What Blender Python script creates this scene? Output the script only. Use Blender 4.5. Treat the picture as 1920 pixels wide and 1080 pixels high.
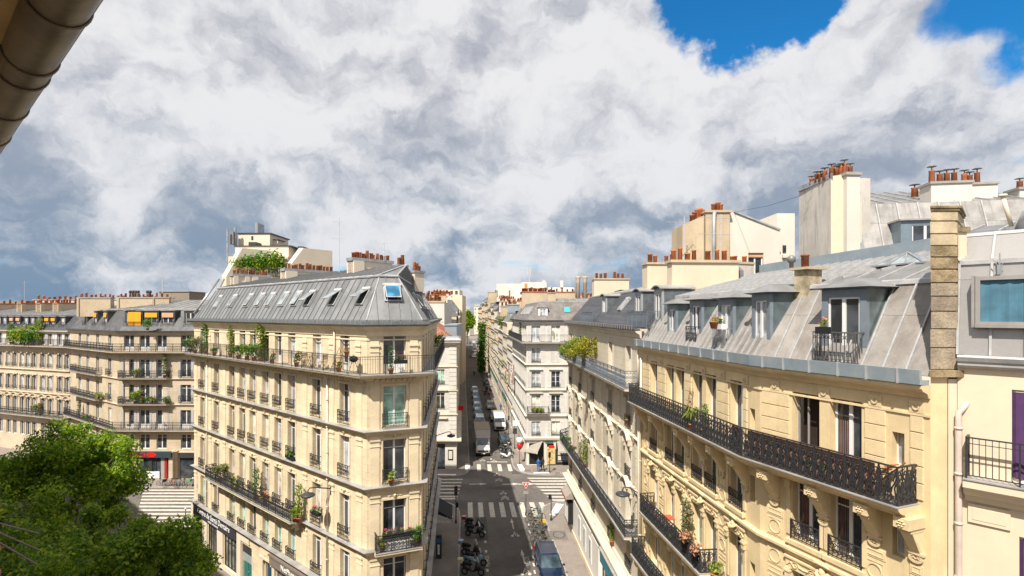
import bpy,math,random
from mathutils import Vector,Matrix
R=math.radians
PI=math.pi
random.seed(7)
S=bpy.context.scene
for _o in list(bpy.data.objects):bpy.data.objects.remove(_o)
COL=S.collection
CAMZ=20.0
# - camera
cam=bpy.data.cameras.new('camera');co=bpy.data.objects.new('camera',cam);COL.objects.link(co)
co.location=(0,0,CAMZ);co.rotation_euler=(R(90),0,0)
cam.sensor_width=36;cam.lens=18.75;cam.shift_y=48/1920;cam.clip_end=4000;cam.clip_start=.05
S.camera=co
S.render.resolution_x=1024;S.render.resolution_y=576
S.view_settings.view_transform='Standard';S.view_settings.look='None'
S.view_settings.exposure=0.62;S.view_settings.gamma=1
S.render.engine='CYCLES'
try:
 S.cycles.max_bounces=6;S.cycles.diffuse_bounces=3;S.cycles.glossy_bounces=3
except Exception:pass
# - sun
SUN=Vector((-.262,-.55,.80)).normalized()
sl=bpy.data.lights.new('sun','SUN');sl.energy=5.0;sl.angle=R(.55);sl.color=(1,.93,.82)
so=bpy.data.objects.new('sun',sl);COL.objects.link(so)
so.rotation_euler=SUN.to_track_quat('Z','Y').to_euler();so.location=(0,0,60)
# - node helper
class NT:
 def __init__(s,tree):s.t=tree;s.n=tree.nodes;s.l=tree.links
 def new(s,typ,**kw):
  n=s.n.new(typ)
  for k,v in kw.items():setattr(n,k,v)
  return n
 def link(s,a,b):s.l.new(a,b)
 def val(s,node,inp,v):
  if hasattr(v,'is_output')or isinstance(v,bpy.types.NodeSocket):s.l.new(v,node.inputs[inp])
  else:node.inputs[inp].default_value=v
 def math(s,op,a,b=None,c=None,clamp=False):
  n=s.new('ShaderNodeMath',operation=op);n.use_clamp=clamp
  s.val(n,0,a)
  if b is not None:s.val(n,1,b)
  if c is not None:s.val(n,2,c)
  return n.outputs[0]
 def vmath(s,op,a,b=None,scale=None):
  n=s.new('ShaderNodeVectorMath',operation=op)
  s.val(n,0,a)
  if b is not None:s.val(n,1,b)
  if scale is not None:s.val(n,'Scale',scale)
  return n.outputs['Value']if op in('DISTANCE','LENGTH','DOT_PRODUCT')else n.outputs[0]
 def noise(s,vec,scale,detail=4,rough=.55,dist=0,out='Fac'):
  n=s.new('ShaderNodeTexNoise');s.val(n,'Vector',vec)
  n.inputs['Scale'].default_value=scale;n.inputs['Detail'].default_value=detail
  n.inputs['Roughness'].default_value=rough;n.inputs['Distortion'].default_value=dist
  return n.outputs[out]
 def ramp(s,v,a,b,lo=0.,hi=1.,smooth=True):
  n=s.new('ShaderNodeMapRange');n.interpolation_type='SMOOTHSTEP' if smooth else 'LINEAR'
  s.val(n,0,v);n.inputs[1].default_value=a;n.inputs[2].default_value=b
  n.inputs[3].default_value=lo;n.inputs[4].default_value=hi
  return n.outputs[0]
 def mix(s,f,a,b,typ='MIX'):
  n=s.new('ShaderNodeMix',data_type='RGBA',blend_type=typ)
  s.val(n,0,f);s.val(n,6,a if not isinstance(a,tuple)else(*a[:3],1));s.val(n,7,b if not isinstance(b,tuple)else(*b[:3],1))
  return n.outputs[2]
  # - sky
def build_world():
 w=bpy.data.worlds.new('World');S.world=w;w.use_nodes=True
 w.node_tree.nodes.clear();T=NT(w.node_tree)
 sky=T.new('ShaderNodeTexSky',sky_type='NISHITA');sky.sun_disc=False
 sky.sun_elevation=math.asin(SUN.z);sky.sun_rotation=math.atan2(SUN.x,SUN.y)
 sky.air_density=1.0;sky.dust_density=.3;sky.ozone_density=2.0
 tc=T.new('ShaderNodeTexCoord');d=tc.outputs['Generated']
 sep=T.new('ShaderNodeSeparateXYZ');T.link(d,sep.inputs[0])
 z=T.math('MAXIMUM',sep.outputs[2],0.0)
 den=T.math('ADD',z,.16)
 cm=T.new('ShaderNodeCombineXYZ')
 T.link(T.math('DIVIDE',sep.outputs[0],den),cm.inputs[0]);T.link(T.math('DIVIDE',sep.outputs[1],den),cm.inputs[1])
 cm.inputs[2].default_value=3.7
 p=cm.outputs[0]
 wob=T.vmath('SUBTRACT',T.noise(p,.9,3,.6,out='Color'),(.5,.5,.5))
 p1=T.vmath('ADD',p,T.vmath('SCALE',wob,scale=.7))
 n1=T.noise(p1,.95,9,.52)
 off=T.vmath('ADD',p1,(-.10,-.13,.0))
 n2=T.noise(off,.95,5,.52)
 relief=T.math('SUBTRACT',n1,n2)
 w2=T.vmath('SUBTRACT',T.noise(d,5.5,6,.6,out='Color'),(.5,.5,.5))
 dd=T.vmath('ADD',d,T.vmath('SCALE',w2,scale=.20))
 def blob(px,py,r,weight):
  v=Vector(((px-960)/1000,1,(588-py)/1000)).normalized()
  return T.math('MULTIPLY',T.ramp(T.vmath('DISTANCE',dd,tuple(v)),r,r*.15,0,1),weight)
 def total(lst,base):
  acc=base
  for b in lst:acc=T.math('ADD',acc,blob(*b))
  return acc
 cover=total([(1360,-10,.165,-.62),(1480,-60,.17,-.5),(1180,80,.06,-.2),(1720,120,.07,-.22),(1880,0,.14,-.42),(1620,-10,.1,.2),(500,380,.05,-.10),(590,370,.04,-.12),(500,560,.35,-.03),(300,350,.3,.25),(800,350,.2,.2),(1000,520,.5,.12),(1100,200,.35,.3),(1700,190,.22,.25),(1500,160,.16,.22),(250,100,.5,.25),(1620,60,.07,.22)],T.math('MULTIPLY',n1,1.25))
 cov=T.ramp(cover,.38,.60,0,1)
 dark=total([(800,285,.14,.34),(560,270,.16,.16),(150,390,.30,.42),(880,120,.17,.10),(1090,440,.24,.46),(640,420,.14,.20),(420,410,.12,.25),(1480,320,.3,.16),(1760,300,.26,.34),(1700,440,.3,.25),(300,480,.30,.18),(0,470,.2,.2),(860,480,.2,.22),(1180,120,.08,.12),(420,130,.36,-.22),(650,60,.3,-.1),(300,280,.2,-.1),(1150,250,.28,-.34),(960,370,.14,-.3),(1280,130,.2,-.3),(1840,160,.2,-.25),(240,440,.11,-.25),(560,430,.08,-.2),(1600,170,.2,-.3),(500,540,.2,-.15),(280,470,.2,-.28),(1000,545,.2,-.25),(700,470,.14,-.25),(60,530,.15,-.2)],T.math('ADD',T.math('MULTIPLY',n1,.7),-.22))
 shade=T.math('ADD',T.ramp(dark,.0,.62,0,1),T.math('MULTIPLY',relief,-1.6))
 st=T.vmath('MULTIPLY',dd,(1,1,1.7))
 f1=T.noise(st,5.0,11,.57,.2);f2=T.noise(T.vmath('ADD',st,(-.02,0,.06)),5.0,11,.57,.2)
 shade=T.math('ADD',shade,T.math('ADD',T.math('MULTIPLY',T.math('SUBTRACT',f2,f1),3.7),T.math('MULTIPLY',T.math('SUBTRACT',.49,f1),1.7)))
 shade=T.ramp(shade,-.45,1.35,0,1)
 el=T.ramp(sep.outputs[2],.0,.38,0,1,smooth=False)
 darkc=T.mix(el,(.19,.30,.44),(.43,.45,.52))
 lightc=T.mix(el,(.78,.80,.84),(.86,.86,.88))
 cloud=T.mix(shade,lightc,darkc)
 cloud=T.mix(1.0,cloud,(7.5,7.5,7.5),'MULTIPLY')
 blue=T.mix(1.0,sky.outputs[0],(.14,.80,1.20),'MULTIPLY')
 c=T.mix(cov,blue,cloud)
 below=T.ramp(sep.outputs[2],-.02,.01,0,1)
 c=T.mix(below,(1.2,1.1,1.0),c)
 bg=T.new('ShaderNodeBackground');T.link(c,bg.inputs[0]);bg.inputs[1].default_value=.085
 out=T.new('ShaderNodeOutputWorld');T.link(bg.outputs[0],out.inputs[0])
build_world()
# - materials
MATS={}
def mat(name,col,rough=.6,metal=0.,var=.12,nscale=3.,bump=0.,col2=None,streak=0.,rnd=0.,spec=.4,coat=0.,courses=None,fine=0.):
 if name in MATS:return MATS[name]
 m=bpy.data.materials.new(name);m.use_nodes=True;T=NT(m.node_tree)
 b=m.node_tree.nodes['Principled BSDF']
 b.inputs['Roughness'].default_value=rough;b.inputs['Metallic'].default_value=metal
 b.inputs['Specular IOR Level'].default_value=spec;b.inputs['Coat Weight'].default_value=coat
 c=(*col,1)
 tc=T.new('ShaderNodeTexCoord');v=tc.outputs['Object'];cur=None
 if rnd>0:o2=T.new('ShaderNodeObjectInfo');v=T.vmath('ADD',v,T.vmath('SCALE',(1,1,.3),scale=T.math('MULTIPLY',o2 .outputs['Random'],40.)))
 if var>0:
  n=T.noise(v,nscale,5,.6)
  f=T.ramp(n,.3,.72,0,1)
  c2=col2 if col2 else tuple(x*(1-var*1.6)for x in col)
  cur=T.mix(f,col,c2)
 if fine>0:
  n=T.noise(v,nscale*9,4,.7)
  g=T.ramp(n,.25,.75,1-fine,1+fine*.6)
  cur=T.mix(1.,cur if cur else c,T.vmath('SCALE',(1,1,1),scale=g),'MULTIPLY')
 if streak>0:
  mp=T.new('ShaderNodeMapping');T.link(v,mp.inputs[0]);mp.inputs['Scale'].default_value=(5.5,.4,4)if name.startswith('zinc')and rnd>0 else(4.5,4.5,.35)
  n=T.noise(mp.outputs[0],1.2,6,.65)
  f=T.math('MULTIPLY',T.ramp(n,.50,.78,0,1),streak)
  cur=T.mix(f,cur if cur else c,tuple(x*.38 for x in col))
 if courses:
  sp=T.new('ShaderNodeSeparateXYZ');T.link(v,sp.inputs[0])
  cb=T.new('ShaderNodeCombineXYZ');T.link(sp.outputs[0],cb.inputs[0]);T.link(sp.outputs[2],cb.inputs[1])
  br=T.new('ShaderNodeTexBrick');T.link(cb.outputs[0],br.inputs[0])
  bw,bh,amt=courses
  br.inputs['Scale'].default_value=1;br.inputs['Brick Width'].default_value=bw;br.inputs['Row Height'].default_value=bh
  br.inputs['Mortar Size'].default_value=.008 if bh>.2 else .012;br.inputs['Mortar Smooth'].default_value=.3
  br.inputs['Color1'].default_value=(1,1,1,1);br.inputs['Color2'].default_value=(1-amt,1-amt,1-amt,1);br.inputs['Mortar'].default_value=(.62,.6,.58,1)
  cur=T.mix(1.,cur if cur else c,br.outputs[0],'MULTIPLY')
 if rnd>0:
  oi=T.new('ShaderNodeObjectInfo')
  g=T.ramp(oi.outputs['Random'],0,1,1-rnd,1+rnd,smooth=False)
  cur=T.mix(1.,cur if cur else c,T.vmath('SCALE',(1,1,1),scale=g),'MULTIPLY')
 if cur is not None:T.link(cur,b.inputs['Base Color'])
 else:b.inputs['Base Color'].default_value=c
 if var>0 and metal==0 and rough>.3:
  pass
 if bump>0:
  n=T.noise(v,nscale*6,5,.7)
  bp=T.new('ShaderNodeBump');bp.inputs['Strength'].default_value=bump;bp.inputs['Distance'].default_value=.03
  T.link(n,bp.inputs['Height']);T.link(bp.outputs[0],b.inputs['Normal'])
 MATS[name]=m;return m
STONE=mat('limestone_cream',(.76,.63,.435),.85,var=.15,nscale=.6,streak=.42,courses=(1.1,.42,.06),bump=.15,fine=.05)
STONE_PL=mat('limestone_trim',(.75,.63,.44),.85,var=.16,nscale=.8,streak=.12,bump=.15,fine=.06)
STONE_LT=mat('limestone_pale',(.66,.585,.46),.85,var=.12,nscale=.5,streak=.14,courses=(1.0,.40,.06),fine=.05)
STONE_LT2=mat('limestone_pale_trim',(.66,.59,.47),.85,var=.14,nscale=.8,streak=.1,fine=.05)
STONE_B=mat('limestone_beige',(.60,.50,.365),.85,var=.16,nscale=.4,streak=.18,courses=(1.0,.38,.08),fine=.06)
STONE_B2=mat('limestone_beige_trim',(.60,.505,.38),.85,var=.16,nscale=.7,streak=.16,fine=.06)
YELLOW=mat('ochre_stone',(.74,.585,.345),.85,var=.15,nscale=.6,streak=.36,bump=.15,fine=.05)
YELLOW2=mat('ochre_stone_trim',(.73,.58,.35),.85,var=.14,nscale=1.2,streak=.10,bump=.2,fine=.06)
WHITEW=mat('whitish_render',(.64,.61,.55),.9,var=.1,nscale=.4,streak=.16,fine=.04)
WHITET=mat('whitish_trim',(.62,.595,.54),.9,var=.1,nscale=.7,streak=.12,fine=.04)
RENDER=mat('cream_render',(.66,.56,.42),.9,var=.07,nscale=.4,streak=.07,fine=.03)
RENDER2=mat('peach_render',(.67,.58,.46),.9,var=.06,nscale=.5,streak=.05,fine=.02)
STAINED=mat('stained_render',(.55,.515,.47),.9,var=.15,nscale=.5,streak=.95,fine=.05)
BEIGEW=mat('beige_wall',(.52,.42,.29),.9,var=.14,nscale=.5,streak=.25,fine=.06)
ZINC=mat('zinc_grey',(.25,.255,.26),.5,metal=.25,var=.2,nscale=.8,streak=.2,rnd=.09,fine=.08)
ZINCW=mat('zinc_warm',(.31,.29,.27),.6,metal=.1,var=.4,nscale=1.1,col2=(.205,.18,.16),streak=.6,rnd=.14,bump=.12,fine=.1)
ZINCB=mat('zinc_batten',(.47,.47,.475),.5,metal=.2,var=.2,nscale=2,fine=.08)
ZINCL=mat('zinc_light',(.46,.475,.49),.35,metal=.5,var=.25,nscale=1.1,streak=.3,fine=.08)
ZINCBL=mat('zinc_bluish',(.27,.34,.40),.4,metal=.35,var=.3,nscale=1.4,col2=(.36,.41,.44),streak=.15,rnd=.06,fine=.06)
ZLEDGE=mat('zinc_ledge',(.40,.39,.38),.55,metal=.2,var=.22,nscale=1.2,fine=.1)
SLATE=mat('slate_dark',(.085,.088,.10),.6,var=.2,nscale=1.2,courses=(.35,.17,.35),rnd=.0)
SLATEM=mat('slate_mid',(.13,.13,.135),.6,var=.25,nscale=1.2,courses=(.35,.17,.3))
SLATEW=mat('slate_weathered',(.22,.20,.19),.7,var=.25,nscale=1.0,courses=(.35,.17,.25))
TERRA=mat('terracotta',(.46,.145,.05),.8,var=.5,nscale=3,col2=(.22,.085,.045),rnd=.35)
TERRAR=mat('red_tile',(.34,.135,.085),.85,var=.2,nscale=1.5,courses=(.25,.3,.18))
IRON=mat('black_iron',(.028,.029,.033),.5,var=.1,spec=.5)
IRONB=mat('blue_grey_iron',(.13,.16,.20),.5,var=.1)
WHITEP=mat('white_paint',(.72,.72,.71),.45,var=.05)
CREAMP=mat('cream_paint',(.62,.58,.48),.5,var=.08)
GREYP=mat('grey_shutter_paint',(.50,.49,.50),.55,var=.08)
GREYL=mat('pale_shutter_paint',(.66,.63,.60),.55,var=.08,rnd=.06)
BLUEP=mat('blue_grey_paint',(.18,.215,.255),.45,var=.12)
GREENP=mat('green_paint',(.035,.17,.14),.45,var=.1)
NAVYP=mat('navy_paint',(.012,.055,.11),.35,var=.1)
TEAL=mat('teal_paint',(.012,.21,.30),.35,var=.12,nscale=1.)
DARKG=mat('charcoal_paint',(.045,.047,.052),.45,var=.1)
DARKBR=mat('taupe_paint',(.21,.17,.15),.5,var=.08)
BLACKM=mat('black_matt',(.012,.012,.013),.7,var=.0)
ORANGE=mat('orange_blind',(.80,.36,.02),.8,var=.08)
SALMON=mat('salmon_blind',(.62,.36,.22),.8,var=.08)
CONC=mat('concrete',(.36,.345,.32),.85,var=.15,nscale=1.5,fine=.08)
PAVE=mat('pavement_asphalt',(.25,.215,.19),.9,var=.16,nscale=.35,fine=.12,bump=.1)
ROAD=mat('road_asphalt',(.145,.130,.118),.9,var=.22,nscale=.22,fine=.16,bump=.12)
KERB=mat('granite_kerb',(.38,.35,.32),.85,var=.18,nscale=2,fine=.1)
PAINT=mat('road_paint',(.62,.57,.50),.8,var=.22,nscale=3,fine=.2)
PAINTY=mat('road_paint_yellow',(.62,.42,.10),.8,var=.2,nscale=3)
SIGNW=mat('sign_white',(.8,.8,.78),.5,var=.0)
SIGNR=mat('sign_red',(.68,.015,.015),.4,var=.0)
BROWNS=mat('sign_taupe',(.30,.22,.19),.6,var=.08)
AWN=mat('awning_taupe',(.33,.30,.26),.85,var=.12)
COPPER=mat('weathered_zinc_brown',(.17,.14,.10),.42,metal=.55,var=.45,nscale=2.2,col2=(.085,.068,.048),fine=.15,bump=.1)
SOFFIT=mat('ochre_soffit',(.42,.29,.13),.8,var=.2,nscale=3)
BARK=mat('bark',(.10,.08,.055),.9,var=.3,nscale=4)
POTT=mat('clay_pot',(.42,.15,.07),.8,var=.15)
WOOD=mat('garden_wood',(.42,.29,.15),.7,var=.2)
def glass(name,col,rough=.06,spec=.8,streak=True):
 if name in MATS:return MATS[name]
 m=bpy.data.materials.new(name);m.use_nodes=True;T=NT(m.node_tree)
 b=m.node_tree.nodes['Principled BSDF'];b.inputs['Roughness'].default_value=rough;b.inputs['Specular IOR Level'].default_value=spec
 tc=T.new('ShaderNodeTexCoord');oi=T.new('ShaderNodeObjectInfo')
 v=T.vmath('ADD',tc.outputs['Object'],T.vmath('SCALE',oi.outputs['Location'],scale=3.3))
 n=T.noise(v,1.4,3,.5)
 c=T.mix(T.ramp(n,.35,.68,0,1),col,tuple(min(1,x*2.6+.015)for x in col))
 T.link(c,b.inputs['Base Color']);MATS[name]=m;return m
GLASS=glass('window_glass',(.022,.026,.032))
GLASSC=glass('glass_with_net_curtain',(.20,.21,.22),.12,.6)
GLASSW=glass('glass_with_drawn_blind',(.30,.29,.25),.15,.5)
GLASSG=glass('glass_with_green_blind',(.16,.27,.23),.15,.5)
GLASSBL=glass('blue_glass',(.02,.11,.20),.05,.8)
GLASSV=glass('vehicle_glass',(.02,.035,.045),.04,1.)
def leafmat(name,a,b_,thr=.5,trans=.35):
 if name in MATS:return MATS[name]
 m=bpy.data.materials.new(name);m.use_nodes=True;T=NT(m.node_tree)
 b=m.node_tree.nodes['Principled BSDF'];b.inputs['Roughness'].default_value=.5;b.inputs['Specular IOR Level'].default_value=.3
 g=T.new('ShaderNodeNewGeometry');tc=T.new('ShaderNodeTexCoord')
 n=T.noise(tc.outputs['Object'],.8,3,.6)
 f=T.math('ADD',T.math('MULTIPLY',g.outputs['Random Per Island'],.55),T.math('MULTIPLY',n,.6))
 c=T.mix(T.ramp(f,.35,.85,0,1),a,b_)
 T.link(c,b.inputs['Base Color'])
 tr=T.new('ShaderNodeBsdfTranslucent');T.link(T.mix(1.,c,(1.4,1.7,.6),'MULTIPLY'),tr.inputs[0])
 mx=T.new('ShaderNodeMixShader');mx.inputs[0].default_value=trans
 T.link(b.outputs[0],mx.inputs[1]);T.link(tr.outputs[0],mx.inputs[2])
 T.link(mx.outputs[0],m.node_tree.nodes['Material Output'].inputs[0])
 MATS[name]=m;return m
LEAF=leafmat('tree_leaf',(.06,.135,.012),(.30,.38,.03),trans=.45)
LEAFY=leafmat('yellow_green_leaf',(.12,.19,.02),(.32,.34,.04))
LEAFG=leafmat('fresh_green_leaf',(.05,.13,.02),(.13,.24,.03))
LEAFO=leafmat('olive_leaf',(.12,.13,.05),(.22,.22,.10))
FLR=mat('red_petal',(.60,.02,.03),.6,var=.0)
FLP=mat('pink_petal',(.70,.10,.22),.6,var=.0)
FLY=mat('yellow_petal',(.75,.50,.03),.6,var=.0)
FLO=mat('orange_petal',(.70,.20,.04),.6,var=.0)
# - mesh builder and scene graph helpers
class MB:
 def __init__(s):s.v=[];s.f=[];s.m=[];s.sm=[];s.k=0;s.smooth=False
 def face(s,pts):
  i=len(s.v);s.v.extend([tuple(p)for p in pts]);s.f.append(tuple(range(i,i+len(pts))));s.m.append(s.k);s.sm.append(s.smooth)
 def mesh(s,verts,faces):
  i=len(s.v);s.v.extend([tuple(p)for p in verts])
  for f in faces:s.f.append(tuple(i+j for j in f));s.m.append(s.k);s.sm.append(s.smooth)
 def box(s,x0,x1,y0,y1,z0,z1):
  if x1<x0:x0,x1=x1,x0
  if y1<y0:y0,y1=y1,y0
  if z1<z0:z0,z1=z1,z0
  s.mesh([(x0,y0,z0),(x1,y0,z0),(x1,y1,z0),(x0,y1,z0),(x0,y0,z1),(x1,y0,z1),(x1,y1,z1),(x0,y1,z1)],[(0,3,2,1),(4,5,6,7),(0,1,5,4),(1,2,6,5),(2,3,7,6),(3,0,4,7)])
 def prism(s,poly,z0,z1):
  a=sum(poly[i][0]*poly[(i+1)%len(poly)][1]-poly[(i+1)%len(poly)][0]*poly[i][1]for i in range(len(poly)))
  if a<0:poly=poly[::-1]
  n=len(poly)
  s.mesh([(x,y,z0)for x,y in poly]+[(x,y,z1)for x,y in poly],[tuple(range(n))[::-1],tuple(range(n,2*n))]+[(i,(i+1)%n,n+(i+1)%n,n+i)for i in range(n)])
 def hexa(s,b,t):
  s.mesh(list(b)+list(t),[(0,3,2,1),(4,5,6,7),(0,1,5,4),(1,2,6,5),(2,3,7,6),(3,0,4,7)])
 def slabpoly(s,pts,nrm,th):
  nrm=Vector(nrm);n=len(pts);top=[Vector(p)+nrm*th for p in pts]
  s.mesh([tuple(p)for p in pts]+[tuple(p)for p in top],[tuple(range(n))[::-1],tuple(range(n,2*n))]+[(i,(i+1)%n,n+(i+1)%n,n+i)for i in range(n)])
 def tube(s,pts,r,n=6,caps=True,closed=False):
  pts=[Vector(p)for p in pts];N=len(pts);rs=r if isinstance(r,(list,tuple))else[r]*N
  vs=[];up=None
  for i,p in enumerate(pts):
   if closed:t=pts[(i+1)%N]-pts[i-1]
   else:t=pts[min(i+1,N-1)]-pts[max(i-1,0)]
   if t.length<1e-9:t=Vector((0,0,1))
   t.normalize()
   if up is None or abs(up.dot(t))>.95:up=Vector((0,0,1))if abs(t.z)<.9 else Vector((1,0,0))
   a=t.cross(up).normalized();b=t.cross(a).normalized();up=-b if False else up
   for k in range(n):
    an=2*PI*k/n+PI/n
    vs.append(tuple(p+(a*math.cos(an)+b*math.sin(an))*rs[i]))
  fs=[]
  for i in range(N-1 if not closed else N):
   j=(i+1)%N
   for k in range(n):fs.append((i*n+k,i*n+(k+1)%n,j*n+(k+1)%n,j*n+k))
  if caps and not closed:fs+=[tuple(range(n))[::-1],tuple((N-1)*n+k for k in range(n))]
  s.mesh(vs,fs)
 def lathe(s,prof,c=(0,0,0),n=10):
  vs=[];fs=[]
  for r,z in prof:
   for k in range(n):a=2*PI*k/n;vs.append((c[0]+r*math.cos(a),c[1]+r*math.sin(a),c[2]+z))
  for i in range(len(prof)-1):
   for k in range(n):fs.append((i*n+k,i*n+(k+1)%n,(i+1)*n+(k+1)%n,(i+1)*n+k))
  fs.append(tuple(range(n))[::-1]);fs.append(tuple((len(prof)-1)*n+k for k in range(n)))
  s.mesh(vs,fs)
 def wheel(s,c,r,w,axis='x',n=14,rin=0):
  vs=[];fs=[]
  for sd in(-1,1):
   for k in range(n):
    a=2*PI*k/n;u,v=r*math.cos(a),r*math.sin(a)
    vs.append((c[0]+sd*w/2,c[1]+u,c[2]+v)if axis=='x' else(c[0]+u,c[1]+sd*w/2,c[2]+v))
  for k in range(n):fs.append((k,(k+1)%n,n+(k+1)%n,n+k))
  fs.append(tuple(range(n))[::-1]);fs.append(tuple(range(n,2*n)))
  s.mesh(vs,fs)
 def data(s,name,mats):
  me=bpy.data.meshes.new(name);me.from_pydata(s.v,[],s.f)
  for m in(mats if isinstance(mats,(list,tuple))else[mats]):me.materials.append(m)
  me.polygons.foreach_set('material_index',s.m);me.polygons.foreach_set('use_smooth',s.sm)
  me.update();return me
MW={}
IDM=Matrix.Identity(4)
def put(name,data,parent=None,M=None):
 """link an object; M is its world matrix"""
 o=bpy.data.objects.new(name,data);COL.objects.link(o)
 M=M.copy()if M is not None else(MW[parent.name].copy()if parent else IDM.copy())
 MW[o.name]=M
 if parent:o.parent=parent;o.matrix_basis=MW[parent.name].inverted()@M
 else:o.matrix_basis=M
 return o
def T3(x,y,z,rz=0.,sc=None):
 m=Matrix.Translation((x,y,z))@Matrix.Rotation(rz,4,'Z')
 if sc:m=m@Matrix.Diagonal((*sc,1))
 return m
def thing(name,label,cat,loc=(0,0,0),rz=0.,group=None,data=None):
 o=put(name,data,None,T3(*loc,rz));o['label']=label;o['category']=cat
 if group:o['group']=group
 return o
def structure(o):o['kind']='structure';return o
def stuff(o):o['kind']='stuff';return o
def copy_tree(o,M,parent=None,first=True):
 c=o.copy();COL.objects.link(c);MW[c.name]=M
 if parent:c.parent=parent
 else:c.matrix_basis=M
 for ch in list(KIDS(o)):
  cc=copy_tree(ch,M@ch.matrix_basis,c,False);cc.matrix_basis=ch.matrix_basis
 return c
def KIDS(o):return[x for x in o.children]
def s_isect(p0,d,px):
 t=(px-960)/1000
 return(t*p0[1]-p0[0])/(d[0]-t*d[1])
class Fr:
 """vertical facade frame; s runs left to right seen from the street, o is outwards"""
 def __init__(s,p0,p1):
  s.p0=Vector((p0[0],p0[1]));s.p1=Vector((p1[0],p1[1]));s.L=(s.p1-s.p0).length
  s.d=(s.p1-s.p0)/s.L;s.n=Vector((s.d.y,-s.d.x));s.ang=math.atan2(s.d.y,s.d.x)
 def w(s,a,o,z):p=s.p0+s.d*a+s.n*o;return Vector((p.x,p.y,z))
 def M(s,a,o,z,sc=None):
  p=s.w(a,o,z);return T3(p.x,p.y,p.z,s.ang,sc)
 def s_at(s,px,o=0.):
  q=s.p0+s.n*o;return s_isect((q.x,q.y),(s.d.x,s.d.y),px)
def zat(py,Y):return CAMZ-(py-588)/1000*Y
def ground(px,py,z=0.):
 Y=(CAMZ-z)/((py-588)/1000);return((px-960)/1000*Y,Y)
def offset_path(pts,dist,closed=False):
 """offset to the right-hand (outward) side by dist (number or per-segment list)"""
 P=[Vector((p[0],p[1]))for p in pts];N=len(P);segs=N if closed else N-1
 D=dist if isinstance(dist,(list,tuple))else[dist]*segs
 L=[]
 for i in range(segs):
  a,b=P[i],P[(i+1)%N];d=(b-a).normalized();n=Vector((d.y,-d.x));L.append((a+n*D[i],d,n))
 out=[]
 for i in range(N):
  if not closed and i==0:out.append(L[0][0]);continue
  if not closed and i==N-1:a,d,n=L[-1];out.append(P[-1]+n*D[-1]);continue
  a1,d1,n1=L[i-1];a2,d2,n2=L[i%segs]
  den=d1 .x*d2 .y-d1 .y*d2 .x
  if abs(den)<1e-4:out.append(P[i]+n2*D[i%segs]);continue
  t=((a2 .x-a1 .x)*d2 .y-(a2 .y-a1 .y)*d2 .x)/den
  out.append(a1+d1*t)
 return out
def molding(name,parent,path,prof,m,closed=False,trim=0.):
 """extrude an outward profile [(o,z)...] along the path"""
 cols=[offset_path(path,o,closed)for o,z in prof]
 mb=MB();N=len(path);K=len(prof)
 vs=[(cols[k][i].x,cols[k][i].y,prof[k][1])for i in range(N)for k in range(K)]
 fs=[]
 for i in range(N if closed else N-1):
  j=(i+1)%N
  for k in range(K):
   q=(k+1)%K
   fs.append((i*K+k,j*K+k,j*K+q,i*K+q))
 if not closed:fs+=[tuple(range(K))[::-1],tuple((N-1)*K+k for k in range(K))]
 o=MW[parent.name].translation
 vs=[(x-o.x,y-o.y,z-o.z)for x,y,z in vs]
 mb.mesh(vs,fs)
 return put(name,mb.data(name,m),parent,Matrix.Translation(o))
def wall(name,parent,fr,s0,s1,z0,z1,ops,m,depth=.28,o=0.,back=None):
 """wall face with real openings and reveals; ops (a,b,zb,zt)"""
 mb=MB()
 xs=sorted(set([s0,s1]+[v for q in ops for v in q[:2]if s0<v<s1]))
 zs=sorted(set([z0,z1]+[v for q in ops for v in q[2:4]if z0<v<z1]))
 for j in range(len(zs)-1):
  zc=(zs[j]+zs[j+1])/2;run=None
  for i in range(len(xs)-1):
   xc=(xs[i]+xs[i+1])/2
   hole=any(q[0]<xc<q[1]and q[2]<zc<q[3]for q in ops)
   if not hole:
    mb.face([(xs[i],0,zs[j]),(xs[i+1],0,zs[j]),(xs[i+1],0,zs[j+1]),(xs[i],0,zs[j+1])])
 for a,b,c,d in ops:
  D=depth
  mb.face([(a,0,c),(a,0,d),(a,D,d),(a,D,c)]);mb.face([(b,0,c),(b,D,c),(b,D,d),(b,0,d)])
  mb.face([(a,0,d),(b,0,d),(b,D,d),(a,D,d)]);mb.face([(a,0,c),(a,D,c),(b,D,c),(b,0,c)])
 return put(name,mb.data(name,m),parent,fr.M(0,o,0))
 # - windows
_C={}
def cached(key,fn):
 if key not in _C:_C[key]=fn()
 return _C[key]
def win_frame_mesh(w,h,style,m):
 def fn():
  mb=MB();t=.055;d0,d1=0,.07
  mb.box(-w/2,-w/2+t,d0,d1,0,h);mb.box(w/2-t,w/2,d0,d1,0,h)
  mb.box(-w/2+t,w/2-t,d0,d1,h-t,h);mb.box(-w/2+t,w/2-t,d0,d1,0,t*1.3)
  if style!='single':mb.box(-.055,.055,d0-.012,d1,t*1.3,h-t)
  if style=='tall':
   zt=h*.8;mb.box(-w/2+t,-.055,d0+.01,d1,zt-.02,zt+.02);mb.box(.055,w/2-t,d0+.01,d1,zt-.02,zt+.02)
  if style=='bars':
   for q in(.36,.68):
    mb.box(-w/2+t,-.055,d0+.01,d1,h*q-.015,h*q+.015);mb.box(.055,w/2-t,d0+.01,d1,h*q-.015,h*q+.015)
  if style=='door':
   mb.box(-w/2+t,-.055,d0+.01,d1,t*1.3,.5);mb.box(.055,w/2-t,d0+.01,d1,t*1.3,.5)
  return mb.data('window_frame',m)
 return cached(('wf',round(w,2),round(h,2),style,m.name),fn)
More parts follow.
